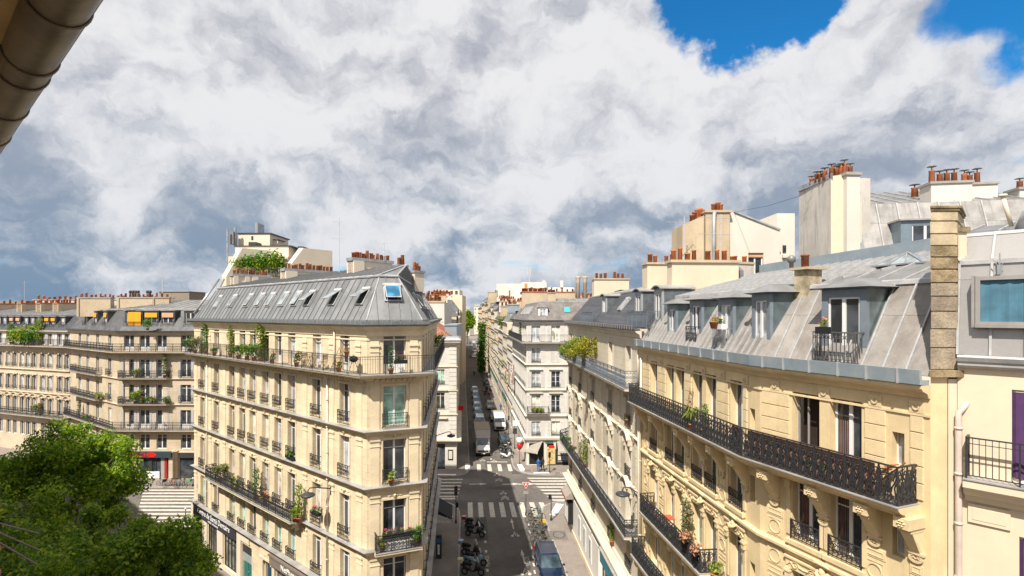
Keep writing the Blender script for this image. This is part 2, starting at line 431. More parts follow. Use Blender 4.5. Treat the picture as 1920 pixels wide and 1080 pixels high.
def pane_mesh(w,h,m):
 def fn():
  mb=MB();mb.box(0,w,.025,.05,0,h);return mb.data('pane',m)
 return cached(('pn',round(w,2),round(h,2),m.name),fn)
def window(parent,M,w,h,style='tall',m=None,gl=None,panes=True,name='window',sub=False):
 """M world matrix of the sill centre, local -y outwards"""
 m=m or WHITEP
 if gl is None:
  r=random.random();gl=GLASS if r<.62 else(GLASSC if r<.85 else GLASSW)
 f=put(name,win_frame_mesh(w,h,style,m),parent,M)
 host=parent if sub else f
 t=.055
 zb=.5 if style=='door' else t*1.3
 if style=='single':
  put('pane',pane_mesh(w-2*t,h-t-zb,gl),host,M@Matrix.Translation((-w/2+t,0,zb)))
 else:
  pw=w/2-t-.055
  put('pane',pane_mesh(pw,h-t-zb,gl),host,M@Matrix.Translation((-w/2+t,0,zb)))
  put('pane',pane_mesh(pw,h-t-zb,gl),host,M@Matrix.Translation((.055,0,zb)))
 return f
def far_window(parent,M,w,h,m=None,gl=None,name='window'):
 """one frame with its pane, for distant facades"""
 def fn():
  mb=MB();t=.07
  mb.box(-w/2,-w/2+t,0,.06,0,h);mb.box(w/2-t,w/2,0,.06,0,h);mb.box(-w/2+t,w/2-t,0,.06,h-t,h);mb.box(-w/2+t,w/2-t,0,.06,0,t)
  mb.box(-.05,.05,0,.06,t,h-t)
  return mb.data('window_frame',m or WHITEP)
 f=put(name,cached(('fw',round(w,2),round(h,2),(m or WHITEP).name),fn),parent,M)
 put('pane',pane_mesh(w-.1,h-.1,gl or(GLASS if random.random()<.75 else GLASSC)),f,M@Matrix.Translation((-w/2+.05,0,.05)))
 return f
def shutter_mesh(w,h,m,slats=14):
 def fn():
  mb=MB();t=.05
  mb.box(0,t,0,.04,0,h);mb.box(w-t,w,0,.04,0,h);mb.box(t,w-t,0,.04,0,t);mb.box(t,w-t,0,.04,h-t,h);mb.box(t,w-t,0,.04,h*.5-t/2,h*.5+t/2)
  for i in range(slats):
   z=t+(h-2*t)*(i+.5)/slats;dz=(h-2*t)/slats*.42
   mb.hexa([(t,.03,z-dz*.2),(w-t,.03,z-dz*.2),(w-t,.035,z),(t,.035,z)],[(t,.005,z+dz*.5-dz),(w-t,.005,z-dz*.5),(w-t,.012,z+dz),(t,.012,z+dz)])
  mb.box(t,w-t,.03,.038,t,h-t)
  return mb.data('shutter',m)
 return cached(('sh',round(w,2),round(h,2),m.name),fn)
 # - ironwork (bar section s, in the plane y0)
def ribbon(mb,pts,t=.012,d=.012,closed=False):
 """flat ribbon following 2D points (x,z)"""
 P=[Vector((p[0],p[1]))for p in pts];N=len(P);A=[];B=[]
 for i in range(N):
  q=(P[(i+1)%N]-P[i-1])if closed else(P[min(i+1,N-1)]-P[max(i-1,0)])
  q=q.normalized()if q.length>1e-9 else Vector((1,0));n=Vector((-q.y,q.x))
  A.append(P[i]+n*t);B.append(P[i]-n*t)
 vs=[]
 for i in range(N):vs+=[(A[i].x,-d,A[i].y),(A[i].x,d,A[i].y),(B[i].x,d,B[i].y),(B[i].x,-d,B[i].y)]
 fs=[]
 for i in range(N if closed else N-1):
  j=(i+1)%N
  for k in range(4):fs.append((4*i+k,4*i+(k+1)%4,4*j+(k+1)%4,4*j+k))
 if not closed:fs+=[(3,2,1,0),tuple(4*(N-1)+k for k in range(4))]
 mb.mesh(vs,fs)
def arc(cx,cz,r,a0,a1,n=8):return[(cx+r*math.cos(a0+(a1-a0)*i/n),cz+r*math.sin(a0+(a1-a0)*i/n))for i in range(n+1)]
def spiral(cx,cz,r0,r1,a0,a1,n=12):return[(cx+(r0+(r1-r0)*i/n)*math.cos(a0+(a1-a0)*i/n),cz+(r0+(r1-r0)*i/n)*math.sin(a0+(a1-a0)*i/n))for i in range(n+1)]
def rail_bars(w,h,m,step=.125):
 def fn():
  mb=MB();mb.box(0,w,-.02,.02,h-.03,h);mb.box(0,w,-.012,.012,.07,.09);mb.box(-.018,.018,-.018,.018,0,h-.03)
  n=max(2,round(w/step))
  for i in range(1,n):x=w*i/n;mb.box(x-.007,x+.007,-.007,.007,.09,h-.03)
  mb.box(0,w,-.012,.012,h-.16,h-.145)
  return mb.data('railing_panel',m)
 return cached(('rb',round(w,2),h,m.name,step),fn)
def rail_ornate(w,h,m,seg=6):
 def fn():
  mb=MB();mb.box(0,w,-.025,.025,h-.04,h);mb.box(0,w,-.015,.015,.04,.065);mb.box(0,w,-.012,.012,h-.17,h-.15);mb.box(-.02,.02,-.02,.02,0,h-.04)
  n=max(2,round(w/.25));c=w/n
  for i in range(n):
   x=c*(i+.5)
   mb.box(c*i-.008,c*i+.008,-.008,.008,.065,h-.17)
   ribbon(mb,arc(x,h-.105,.042,0,2*PI*(seg-1)/seg,seg-1),.009,.008,True)
   ribbon(mb,arc(x,h*.62,c*.36,0,2*PI*(seg-1)/seg,seg-1),.012,.01,True)
   ribbon(mb,arc(x,h*.62,c*.17,0,2*PI*4/5,4),.012,.01,True)
   ribbon(mb,arc(x,h*.30,c*.42,0,2*PI*(seg-1)/seg,seg-1),.012,.01,True)
   ribbon(mb,[(x-c*.32,h*.14),(x,h*.33),(x+c*.32,h*.14)],.012,.01)
   ribbon(mb,[(x-c*.3,h*.48),(x,h*.40),(x+c*.3,h*.48)],.010,.01)
  return mb.data('railing_panel',m)
 return cached(('ro',round(w,2),h,m.name,seg),fn)
def rail_heart(w,h,m):
 """cast balcony panel of mirrored heart scrolls over a palmette"""
 def fn():
  mb=MB();mb.box(0,w,-.03,.03,h-.035,h);mb.box(0,w,-.02,.02,.03,.06);mb.box(-.016,.016,-.016,.016,.06,h-.035)
  cx=w/2;H=h
  for sg in(-1,1):
   f=lambda pts:[(cx+sg*x,z)for x,z in pts]
   a=w*.5
   ribbon(mb,f([(0,H*.30),(a*.30,H*.40),(a*.62,H*.52),(a*.86,H*.66),(a*.92,H*.78)]+spiral(a*.56,H*.80,a*.36,a*.10,0,1.65*PI,12)),.013,.014)
   ribbon(mb,f([(a*.98,H*.94),(a*.55,H*.60),(a*.20,H*.72)]+spiral(a*.30,H*.78,a*.16,a*.05,PI,-.6*PI,7)),.010,.012)
   ribbon(mb,f([(a*.95,H*.60),(a*.70,H*.44),(a*.80,H*.28)]+spiral(a*.62,H*.22,a*.26,a*.08,.2*PI,-1.5*PI,10)),.013,.014)
   ribbon(mb,f([(0,H*.08),(a*.34,H*.13),(a*.40,H*.25),(a*.18,H*.33),(0,H*.45)]),.016,.016)
   ribbon(mb,f([(a*.15,H*.20),(a*.34,H*.34),(a*.42,H*.46)]),.014,.014)
   ribbon(mb,f([(a*.10,H*.30),(a*.22,H*.48),(a*.20,H*.60)]),.014,.014)
   ribbon(mb,f([(a*.95,H*.08),(a*.70,H*.12),(a*.95,H*.20)]),.012,.012)
  ribbon(mb,[(cx,H*.06),(cx,H*.95)],.012,.012)
  ribbon(mb,arc(cx,H*.66,.028,0,2*PI*5/6,5),.01,.012,True)
  return mb.data('railing_panel',m)
 return cached(('rh',round(w,3),h,m.name),fn)
def guard_mesh(w,h,m,proj=.16,dense=True,white=False):
 def fn():
  mb=MB();mb.box(-w/2,w/2,-proj-.02,-proj+.02,h-.035,h);mb.box(-w/2,w/2,-proj-.012,-proj+.012,.05,.07);mb.box(-w/2,w/2,-proj-.010,-proj+.010,h-.16,h-.145)
  for sx in(-1,1):
   x=sx*w/2;mb.box(x-.015,x+.015,-proj+.02,0,h-.035,h);mb.box(x-.012,x+.012,-proj+.012,0,.05,.07);mb.box(x-.015,x+.015,-proj-.015,-proj+.015,.0,h)
  n=max(3,round(w/.15));c=w/n;sub=MB()
  for i in range(n):
   x=-w/2+c*(i+.5)
   if i:sub.box(x-c/2-.007,x-c/2+.007,-.007,.007,.07,h-.16)
   if dense:
    ribbon(sub,arc(x,h*.34,c*.36,0,2*PI*5/6,5),.011,.009,True);ribbon(sub,arc(x,h*.62,c*.30,0,2*PI*5/6,5),.011,.009,True)
    ribbon(sub,arc(x,h-.10,.034,0,2*PI*4/5,4),.009,.008,True)
  mb.mesh([(a,b-proj,c_)for a,b,c_ in sub.v],sub.f)
  return mb.data('guard_rail',m)
 return cached(('gr',round(w,2),h,m.name,proj,dense),fn)
def rail_path(parent,path,z,h,kind,m,pw,o=0.,ends=None):
 """railing panels along a 2D path of world points"""
 for i in range(len(path)-1):
  a=Vector(path[i][:2]);b=Vector(path[i+1][:2]);L=(b-a).length
  if L<.05:continue
  n=max(1,round(L/pw));w=L/n;d=(b-a)/L;ang=math.atan2(d.y,d.x)
  base={'bars':rail_bars,'ornate':rail_ornate,'heart':rail_heart}[kind]
  me=base(pw,h,m)
  for k in range(n):
   p=a+d*w*k
   put('railing_panel',me,parent,T3(p.x,p.y,z,ang,(w/pw,1,1)))
def balcony(parent,path,z,depth,kind,m,pw,h=1.0,th=.18,slabm=None,prof=None,start=True,end=True,zinc=True,inset=.06):
 """slab and railing around a facade path; its ends return to the wall"""
 slabm=slabm or STONE_PL
 pr=prof or[(.0,z-th-.10),(depth*.55,z-th-.10),(depth*.62,z-th),(depth,z-th+.03),(depth,z-.02),(0,z-.02)]
 molding('balcony_slab',parent,path,pr,slabm)
 if zinc:molding('balcony_floor',parent,path,[(.0,z-.017),(depth+.03,z-.017),(depth+.03,z+.012),(0,z+.012)],ZLEDGE)
 outer=offset_path(path,depth-inset)
 pts=list(outer)
 if start:pts=[offset_path(path,.0)[0]]+pts
 if end:pts=pts+[offset_path(path,.0)[-1]]
 if start:d=(Vector(path[1][:2])-Vector(path[0][:2])).normalized()*.06;pts[0]=pts[0]+d;pts[1]=pts[1]+d
 if end:d=(Vector(path[-2][:2])-Vector(path[-1][:2])).normalized()*.06;pts[-1]=pts[-1]+d;pts[-2]=pts[-2]+d
 rail_path(parent,pts,z+.012,h,kind,m,pw)
def spath(fr,a,b):return[fr.w(a,0,0).xy,fr.w(b,0,0).xy]
# - roofs
def clip_strip(poly,a,b):
 def half(P,x,keep):
  out=[]
  for i in range(len(P)):
   p,q=P[i],P[(i+1)%len(P)];ip=keep(p[0]);iq=keep(q[0])
   if ip:out.append(p)
   if ip!=iq:t=(x-p[0])/(q[0]-p[0]);out.append((x,p[1]+(q[1]-p[1])*t))
  return out
 P=half(poly,a,lambda v:v>=a-1e-9)
 if len(P)<3:return[]
 return half(P,b,lambda v:v<=b+1e-9)
def slope_panels(parent,B0,B1,Q0,Q1,pw,m,bat=ZINCB,th=.02,batten=.035,joint=None,name='zinc_panel',split=None):
 """sheet panels over the plane B0 B1 Q1 Q0, each with its standing seam"""
 B0,B1,Q0,Q1=map(Vector,(B0,B1,Q0,Q1))
 ex=(B1-B0);L=ex.length
 if L<.2:return
 ex/=L;up=(Q0-B0)-ex*(Q0-B0).dot(ex)
 if up.length<1e-4:up=(Q1-B0)-ex*(Q1-B0).dot(ex)
 V=up.length;ev=up/V;nr=ex.cross(ev).normalized()
 loc=lambda P:((P-B0).dot(ex),(P-B0).dot(ev))
 poly=[loc(B0),loc(B1),loc(Q1),loc(Q0)]
 x0=min(p[0]for p in poly);x1=max(p[0]for p in poly)
 n=max(1,round((x1-x0)/pw));w=(x1-x0)/n
 M=Matrix(((ex.x,ev.x,nr.x,B0 .x),(ex.y,ev.y,nr.y,B0 .y),(ex.z,ev.z,nr.z,B0 .z),(0,0,0,1)))
 rows=split or[(0,V)]
 for k in range(n):
  a,b=x0+w*k,x0+w*(k+1)
  P=clip_strip(poly,a+.004,b-.004)
  if len(P)<3:continue
  for r0,r1 in rows:
   PP=[(p[1],p[0])for p in P];PP=clip_strip(PP,r0,r1-.006 if r1<V-1e-3 else r1);PP=[(p[1],p[0])for p in PP]
   if len(PP)<3:continue
   mb=MB();cx=min(p[0]for p in PP);cy=min(p[1]for p in PP)
   lift=.004 if r0>0 else 0.
   mb.slabpoly([(p[0]-cx,p[1]-cy,.004+lift)for p in PP],(0,0,1),th)
   if batten>0:
    ys=[p[1]for p in PP if abs(p[0]-(a+.004))<1e-4]
    if len(ys)>=2:
     mb.k=1;y0,y1=min(ys)-cy,max(ys)-cy
     mb.box(-batten/2-.004,batten/2-.004,y0,y1,0,th+.03+batten*.7)
   put(name,mb.data(name,[m,bat]),parent,M@Matrix.Translation((cx,cy,0)))
def mansard(parent,path,z0,inset,z1,m,closed=False,o=0.,pw=None,name='roof',core=None,bat=ZINCB,batten=.035,skip=(),rows=None):
 """returns roof object and the top path"""
 base=offset_path(path,o,closed);top=offset_path(path,[-(i)for i in inset]if isinstance(inset,(list,tuple))else-inset,closed)
 mb=MB();N=len(path);og=MW[parent.name].translation
 for i in range(N if closed else N-1):
  j=(i+1)%N
  mb.face([(base[i].x-og.x,base[i].y-og.y,z0-og.z),(base[j].x-og.x,base[j].y-og.y,z0-og.z),(top[j].x-og.x,top[j].y-og.y,z1-og.z),(top[i].x-og.x,top[i].y-og.y,z1-og.z)])
 if not closed:
  for i in(0,N-1):mb.face([(base[i].x-og.x,base[i].y-og.y,z0-og.z),(top[i].x-og.x,top[i].y-og.y,z1-og.z),(top[i].x-og.x,top[i].y-og.y,z0-og.z)])
 r=put(name,mb.data(name,core or m),parent,Matrix.Translation(og))
 if pw:
  for i in range(N if closed else N-1):
   if i in skip:continue
   j=(i+1)%N
   slope_panels(r,(*base[i],z0),(*base[j],z0),(*top[i],z1),(*top[j],z1),pw,m,bat,batten=batten,split=rows)
 return r,top
def flatpoly(name,parent,pts,z,m):
 og=MW[parent.name].translation;mb=MB();P=[(p[0]-og.x,p[1]-og.y)for p in pts]
 a=sum(P[i][0]*P[(i+1)%len(P)][1]-P[(i+1)%len(P)][0]*P[i][1]for i in range(len(P)))
 if a<0:P=P[::-1]
 mb.face([(x,y,z-og.z)for x,y in P]);return put(name,mb.data(name,m),parent,Matrix.Translation(og))
def pot_mesh(k):
 def fn():
  mb=MB();mb.smooth=True
  if k==0:mb.lathe([(.14,0),(.125,.5),(.15,.52),(.15,.58),(.11,.58)],n=10)
  elif k==1:mb.lathe([(.13,0),(.13,.38),(.155,.40),(.155,.45),(.10,.45)],n=10)
  elif k==2:mb.lathe([(.16,0),(.12,.62),(.14,.66),(.10,.66)],n=10)
  elif k==3:
   mb.lathe([(.15,0),(.13,.42),(.16,.46),(.12,.46)],n=10);mb.k=1;mb.lathe([(.03,.46),(.03,.6)],n=5)
   mb.lathe([(.24,.60),(.05,.66),(.0,.67)],n=10)
  return mb.data('chimney_pot',[TERRA,ZINC])
 return cached(('pot',k),fn)
def chimney(parent,p0,p1,th,z0,z1,m,pots=(),cap=.12,capm=None,over=.07,ribs=(),kinds=(0,1,2),sc=1.):
 """wall-like stack from p0 to p1 (2D), pots list of fractions"""
 a=Vector(p0);b=Vector(p1);L=(b-a).length;d=(b-a)/L;ang=math.atan2(d.y,d.x)
 mb=MB();mb.box(0,L,-th/2,th/2,z0,z1-cap)
 for r0,r1,pr in ribs:mb.box(r0*L,r1*L,-th/2-pr,th/2+pr,z0,z1-cap-.002)
 mb.k=1;mb.box(-over,L+over,-th/2-over,th/2+over,z1-cap,z1)
 st=put('chimney_stack',mb.data('chimney_stack',[m,capm or CONC]),parent,T3(a.x,a.y,0,ang))
 for f in pots:
  k=random.choice(kinds);q=a+d*L*f;s=random.uniform(.85,1.15)*sc
  put('chimney_pot',pot_mesh(k),st,T3(q.x,q.y,z1,random.uniform(0,6),(s,s,random.uniform(.8,1.2)*sc)))
 return st
def text_mesh(txt,size,m,extrude=.01,align='CENTER'):
 c=bpy.data.curves.new('lettering','FONT');c.body=txt;c.size=size;c.extrude=extrude;c.align_x=align;c.resolution_u=2
 o=bpy.data.objects.new('tmp',c);COL.objects.link(o)
 me=bpy.data.meshes.new_from_object(o,depsgraph=bpy.context.evaluated_depsgraph_get());bpy.data.objects.remove(o)
 me.name='lettering';me.materials.clear();me.materials.append(m);return me
RX90=Matrix.Rotation(R(90),4,'X')
#  LAYOUT (metres; camera over the origin)
UV=Vector((-.757,.653)).normalized()
P0=Vector((-27.2,45.65));P1=Vector((-7.89,29.0));P2=Vector((-5.12,30.14));P3=Vector((-7.2,51.0));P4=Vector((-10.2,54.5));P5=Vector((-21.0,54.5))
ND=Vector((P1-P0)).normalized();LN=Vector((ND.y,-ND.x))
E0=Vector((5.5,52.0));A=Vector((7.05,29.0));B=Vector((8.32,17.9));C=Vector((10.25,13.06))
BIG=3000
def sheet(name,pts,z,m,parent=None,kind='structure'):
 mb=MB();P=[tuple(p)for p in pts]
 a=sum(P[i][0]*P[(i+1)%len(P)][1]-P[(i+1)%len(P)][0]*P[i][1]for i in range(len(P)))
 if a<0:P=P[::-1]
 mb.face([(x,y,z)for x,y in P]);o=put(name,mb.data(name,m),parent)
 if parent is None and kind:o['kind']=kind
 return o
sheet('ground',[(-BIG,-BIG),(BIG,-BIG),(BIG,BIG),(-BIG,BIG)],-.05,PAVE)
road=sheet('road',[(-140,2),(40,-10),(60,60),(60,75),(6,75),(-22,300),(-60,700),(-80,700),(-45,300),(-15,80),(-60,120),(-140,120)],0,ROAD)
def rnd_corner(p,a,b,r,n=6):
 p,a,b=Vector(p),Vector(a),Vector(b);u=(a-p).normalized();v=(b-p).normalized()
 s=p+u*r;e=p+v*r
 return[tuple(s*(1-t)**2+p*2*t*(1-t)+e*t*t)for t in[i/n for i in range(n+1)]]
def pavement(pts,corners):
 out=[]
 N=len(pts)
 for i,p in enumerate(pts):
  if i in corners:out+=rnd_corner(p,pts[i-1],pts[(i+1)%N],corners[i])
  else:out.append(tuple(p))
 inner=offset_path(out,[-.16]*len(out)if(sum(out[i][0]*out[(i+1)%len(out)][1]-out[(i+1)%len(out)][0]*out[i][1]for i in range(len(out)))>0)else[.16]*len(out),True)
 mb=MB();mb.prism([tuple(q)for q in inner],-.04,.125)
 k=put('pavement',mb.data('pavement',PAVE));k['kind']='structure'
 mb=MB();n=len(out)
 for i in range(n):
  j=(i+1)%n;a,b=out[i],out[j];c,d=inner[j],inner[i]
  L=(Vector(b)-Vector(a)).length;m=max(1,int(L/1.0))if L<60 else max(1,int(L/3.0))
  for q in range(m):
   t0,t1=q/m+.006/max(L,.1),(q+1)/m-.006/max(L,.1)
   f=lambda u,v,t:(u[0]+(v[0]-u[0])*t,u[1]+(v[1]-u[1])*t)
   pa,pb,pc,pd=f(a,b,t0),f(a,b,t1),f(d,c,t1),f(d,c,t0)
   mb.hexa([(*pa,-.04),(*pb,-.04),(*pc,-.04),(*pd,-.04)],[(*pa,.13),(*pb,.13),(*pc,.13),(*pd,.13)])
 o=put('kerb',mb.data('kerb',KERB),k);o['kind']='stuff'
 return k
pavement([P1+LN*3.6-ND*15,P1+LN*3.6+ND*1.0,(-2.9,27.5),(-4.0,40.7),(-4.97,51.8),(-5.6,56.0),(-9,57.2),(-27,57.6),P0+LN*3.6-ND*2],{5:2.4,8:3})
pavement([(5.3,20),(4.07,40.7),(3.1,51.3),(2.7,56.3),(9,57.0),(40,58.0),(40,10),(22,-6),(7,-4)],{3:3.2})
pavement([(-.13-.09*330,400),(-.13,72.7),(.3,65.6),(4,65.8),(30,66.6),(30,90),(0,400)],{2:4.5})
pavement([(-5.6,70.5),(-5.6-.0925*330,400),(-60,400),(-24,90),(-24,66.4),(-5.2,64.9)],{5:3.4})
pavement([(-27,61.0),(-60,61.5),(-78,74),(-150,100),(-150,130),(-27,100)],{0:2.5})
pavement([Vector((-1.5,-2))+UV*100+(-LN)*9.2,Vector((-1.5,-2))+(-LN)*9.2-UV*2,(3.5,10),(3,-10),Vector((-1.5,-2))-UV*10,Vector((-1.5,-2))+UV*100],{1:3})
# - painted markings (flat on the road, 4 mm above it)
def mark(name,polys,z=.004,m=PAINT,parent=None):
 mb=MB()
 for p in polys:
  a=sum(p[i][0]*p[(i+1)%len(p)][1]-p[(i+1)%len(p)][0]*p[i][1]for i in range(len(p)))
  if a<0:p=p[::-1]
  mb.face([(x,y,z)for x,y in p])
 return put(name,mb.data(name,m),parent or road)
def strip(x0,y0,x1,y1,w):
 d=(Vector((x1,y1))-Vector((x0,y0))).normalized();n=Vector((-d.y,d.x))*w/2
 return[(x0+n.x,y0+n.y),(x1+n.x,y1+n.y),(x1-n.x,y1-n.y),(x0-n.x,y0-n.y)]
for i,x in enumerate([-4.26,-3.19,-2.06,-.98,.09,1.14,2.23,3.24]):
 y0,y1=(52.4,56.5)if i<7 else(53.6,56.5)
 mark('crossing_stripe',[[(x-.25+.18,y0),(x+.25+.18,y0),(x+.25-.18,y1),(x-.25-.18,y1)]])
for x in[-4.3,-2.93,-1.6,-.3]:
 mark('crossing_stripe',[[(x-.25+.12,67.7),(x+.27+.12,67.7),(x+.25-.12,70.8),(x-.25-.12,70.8)]])
for y,x0 in[(64.75,1.75),(63.7,2.05),(62.6,2.4),(61.5,2.8),(60.4,3.1),(59.3,3.4),(58.2,3.75),(57.2,4.1)]:
 mark('crossing_stripe',[[(x0,y+.22),(x0+.35,y-.25),(7.1,y-.25),(6.8,y+.22)]])
for y in[64.3,63.1,61.9,60.7,59.5,58.3,57.6]:
 mark('crossing_stripe',[[(-9.2,y-.22),(-5.9,y-.22),(-6.0,y+.24),(-9.2,y+.24)]])
for i in range(13):
 y=61.4-i*1.02
 x1=ground(340-(0 if i>6 else(6-i)*14),950)[0]
 x1=-34.6+.95*i*.75;x0=-42.2+.62*i
 mark('crossing_stripe',[[(x0,y-.23),(min(x1,-23.5),y-.23),(min(x1,-23.5)-.3,y+.25),(x0-.3,y+.25)]])
mark('stop_line',[strip(-31.8,59.8,-27.4,59.9,.35)]);mark('stop_line',[strip(-3.4,71.9,-.6,71.9,.3)])
PV=.1295
def pmark(polys,name='pavement_strip'):mark(name,polys,PV,SIGNW)
pmark([[(-5.95,67.7),(-5.35,67.7),(-5.55,70.6),(-6.15,70.6)]]);pmark([[(1.05,67.3),(1.75,67.3),(1.3,70.3),(.65,70.3)]])
pmark([strip(2.7,66.55,4.75,66.6,.36)]);pmark([strip(-9.2,65.9,-6.9,65.8,.4)])
pmark([[(3.7,52.6),(4.3,52.5),(5.4,55.6),(4.6,55.8)]]);pmark([[(-6.3,51.8),(-5.75,52.2),(-7.0,54.4),(-7.45,54.2)]])
def bikemark(x,y,s,rot=0.):
 c,sn=math.cos(rot),math.sin(rot)
 tr=lambda pts:[(x+(px_*c-py_*sn)*s,y+(px_*sn+py_*c)*s)for px_,py_ in pts]
 disc=lambda cx,cy,r,k=12:tr([(cx+r*math.cos(2*PI*i/k),cy+r*1.5*math.sin(2*PI*i/k))for i in range(k)])
 P=[disc(-.52,0,.26),disc(.52,0,.26),disc(-.12,1.65,.12)]
 for a in[(-.45,.1,-.25,.85,.12),(-.25,.85,.2,.55,.12),(.2,.55,.0,.0,.12),(-.1,1.35,-.3,.75,.2),(-.1,1.35,.35,.95,.1),(.35,.95,.5,.15,.08)]:P.append(tr(strip(*a)))
 for i,p in enumerate(P):mark('bicycle_symbol',[p],.0035+.0009*i)if False else None
 mb=MB()
 for i,p in enumerate(P):
  a=sum(p[k][0]*p[(k+1)%len(p)][1]-p[(k+1)%len(p)][0]*p[k][1]for k in range(len(p)))
  mb.face([(u,v,.004+.0012*i)for u,v in(p if a>0 else p[::-1])])
 put('bicycle_symbol',mb.data('bicycle_symbol',PAINT),road)
def chevron(x,y,s=1.):
 for k in(0,1):
  yy=y+k*.9*s
  mark('chevron_symbol',[[(x-.75*s,yy-.9*s),(x,yy+.35*s),(x,yy+.75*s),(x-.75*s,yy-.5*s)]]);mark('chevron_symbol',[[(x+.75*s,yy-.9*s),(x+.75*s,yy-.5*s),(x,yy+.75*s),(x,yy+.35*s)]])
def arrow(x,y,L,rot,w=.12):
 c,sn=math.cos(rot),math.sin(rot);tr=lambda pts:[(x+a*c-b*sn,y+a*sn+b*c)for a,b in pts]
 mb=MB();mb.face([(*q,.004)for q in tr([(-w,0),(w,0),(w,L*.6),(-w,L*.6)])]);mb.face([(*q,.0052)for q in tr([(-w*3,L*.58),(w*3,L*.58),(0,L)])])
 put('direction_arrow',mb.data('direction_arrow',PAINT),road)
for px_,py_,s in[(932,890,.55),(944,924,.5),(966,1002,.5),(986,1073,.55),(927,864,.5),(905,863,.5)]:
 g=ground(px_,py_);bikemark(g[0],g[1]-.3,s)
for px_,py_ in[(935,901),(947,935)]:g=ground(px_,py_);chevron(*g,.58)
for px_,py_ in[(963,992),(984,1057)]:g=ground(px_,py_);arrow(g[0],g[1],2.6,.09,.055)
for px_,py_,r in[(942,908,-1.5),(972,908,-1.5),(880,908,-1.5)]:g=ground(px_,py_);arrow(g[0],g[1],2.1,r,.13)
for i,(px_,py_)in enumerate([(921,862),(921,853),(920,845),(919,838),(918,830),(917,822)]):g=ground(px_,py_);mark('parking_dash',[strip(g[0],g[1],g[0]-.06,g[1]+.7,.22)])
for py_ in(986,1000,1030,1048,1062,1076):g=ground(993+(py_-1030)*.11-2,py_);mark('parking_dash',[strip(g[0]+.3,g[1],g[0]+.25,g[1]+.6,.14)])
for py_ in(1000,1018,1036,1054,1072):g=ground(909+(py_-1000)*.07,py_);mark('parking_dash',[strip(g[0],g[1],g[0]-.04,g[1]+.45,.2)])
for y in(40.9,42.2,43.6,45.0):mark('kerb_line',[strip(3.86-(y-40.7)*.09,y,3.80-(y-40.7)*.09,y+.8,.1)],.0045,PAINTY)
def road_word(txt,x,y,rot,size):
 put('road_lettering',text_mesh(txt,size,PAINT,0),road,T3(x,y,.005,rot))
for x,y,w,l,c in((-2.6,47,1.1,5.5,0),(1.0,49.5,.7,4.2,1),(-1.2,60.5,3.2,1.3,0),(3.2,61,1.6,.9,1),(-4.6,62.5,2.4,2.0,1),(-3.0,69.2,.9,4.0,0),(-3.2,41.5,.8,3.2,1),(.6,66.5,1.2,1.5,0),(-7.5,100,1.2,16,1),(-6.8,86,.8,7,0)):
 mark('asphalt_patch',[[(x-w/2,y),(x+w/2,y+.05),(x+w/2-l*.09,y+l),(x-w/2-l*.09,y+l-.08)]],.0018,[mat('asphalt_dark_patch',(.095,.088,.082),.9,var=.2,fine=.15),mat('asphalt_pale_patch',(.18,.16,.145),.9,var=.2,fine=.15)][c])
g=ground(993,1052);road_word('VELOS',g[0],g[1],1.66,.55)
g=ground(918,1052);road_word('MOTOS',g[0],g[1],1.66,.55)
mb=MB();g=ground(1048,1003,.12)
mb.face([(*p,.131)for p in[(g[0]-.75,g[1]-1.0),(g[0]+.75,g[1]-1.0),(g[0]+.65,g[1]+.9),(g[0]-.85,g[1]+.9)]]);mb.k=1
mb.face([(g[0]+.52*math.cos(i*PI/10),g[1]+.72*math.sin(i*PI/10),.135)for i in range(20)]);mb.k=2
mb.face([(g[0]+.46*math.cos(i*PI/10),g[1]+.64*math.sin(i*PI/10),.138)for i in range(20)])
thing('manhole_cover','round iron manhole cover in a square frame in the pavement by the teal shop','manhole cover',data=mb.data('manhole_cover',[mat('manhole_frame',(.16,.145,.13),.9,var=.1),BLACKM,mat('manhole_lid',(.19,.175,.16),.8,var=.15)]))
for i,(px_,py_,w,d_,lab)in enumerate([(990,882.5,1.0,.9,'dark square access cover in the pavement before the taupe awnings'),(1045,887,.85,.8,'brown framed square cover beside the far crossing'),(964,876,.3,.9,'small dark drain grate at the kerb by the white scooter'),(1065,951,.9,.7,'grey cover near the rounded kerb of the right corner')]):
 g=ground(px_,py_,.13 if i!=2 else 0.)
 mb=MB();mb.box(-w/2,w/2,-d_/2,d_/2,0,.006);mb.k=1;mb.box(-w/2+.06,w/2-.06,-d_/2+.06,d_/2-.06,.006,.009)
 thing('access_cover',lab,'access cover',(g[0],g[1],.1255 if i!=2 else .001),data=mb.data('access_cover',[CONC,mat('cover_iron',(.15,.13,.12),.8,var=.1)]))
 #  LEFT CORNER BUILDING
LB=thing('corner_apartment_building','cream stone six storey corner block with grey zinc mansard at the left of the street','building',(P1 .x,P1 .y,0))
FL=Fr(P0,P1);FC=Fr(P1,P2);FS=Fr(P2,P3);FN=Fr(P3,P4);FB=Fr(P4,P5);FW=Fr(P5,P0)
Z5,Z4,Z3,Z2,Z1=16.70,13.62,10.55,7.12,4.20
ZE=19.30
LV=[(Z5,2.12,'door'),(Z4+.12,2.25,'tall'),(Z3+.12,2.35,'tall'),(Z2+.08,2.5,'tall'),(Z1+.10,2.2,'tall')]
bays=[FL.s_at(p)for p in(380,406,435,454.5,474,498,521.5,547,594,646.5)]
WW=.98
def hauss_wall(bld,fr,bays,ww,m,extra=(),z0=0.,z1=ZE,s0=0.,s1=None,levels=LV):
 ops=[(b-ww/2,b+ww/2,z,z+h)for b in bays for z,h,st in levels]
 return wall('wall',bld,fr,s0,fr.L if s1 is None else s1,z0,z1,ops+list(extra),m)
shops=[]
def sx(a):return FL.s_at(a)
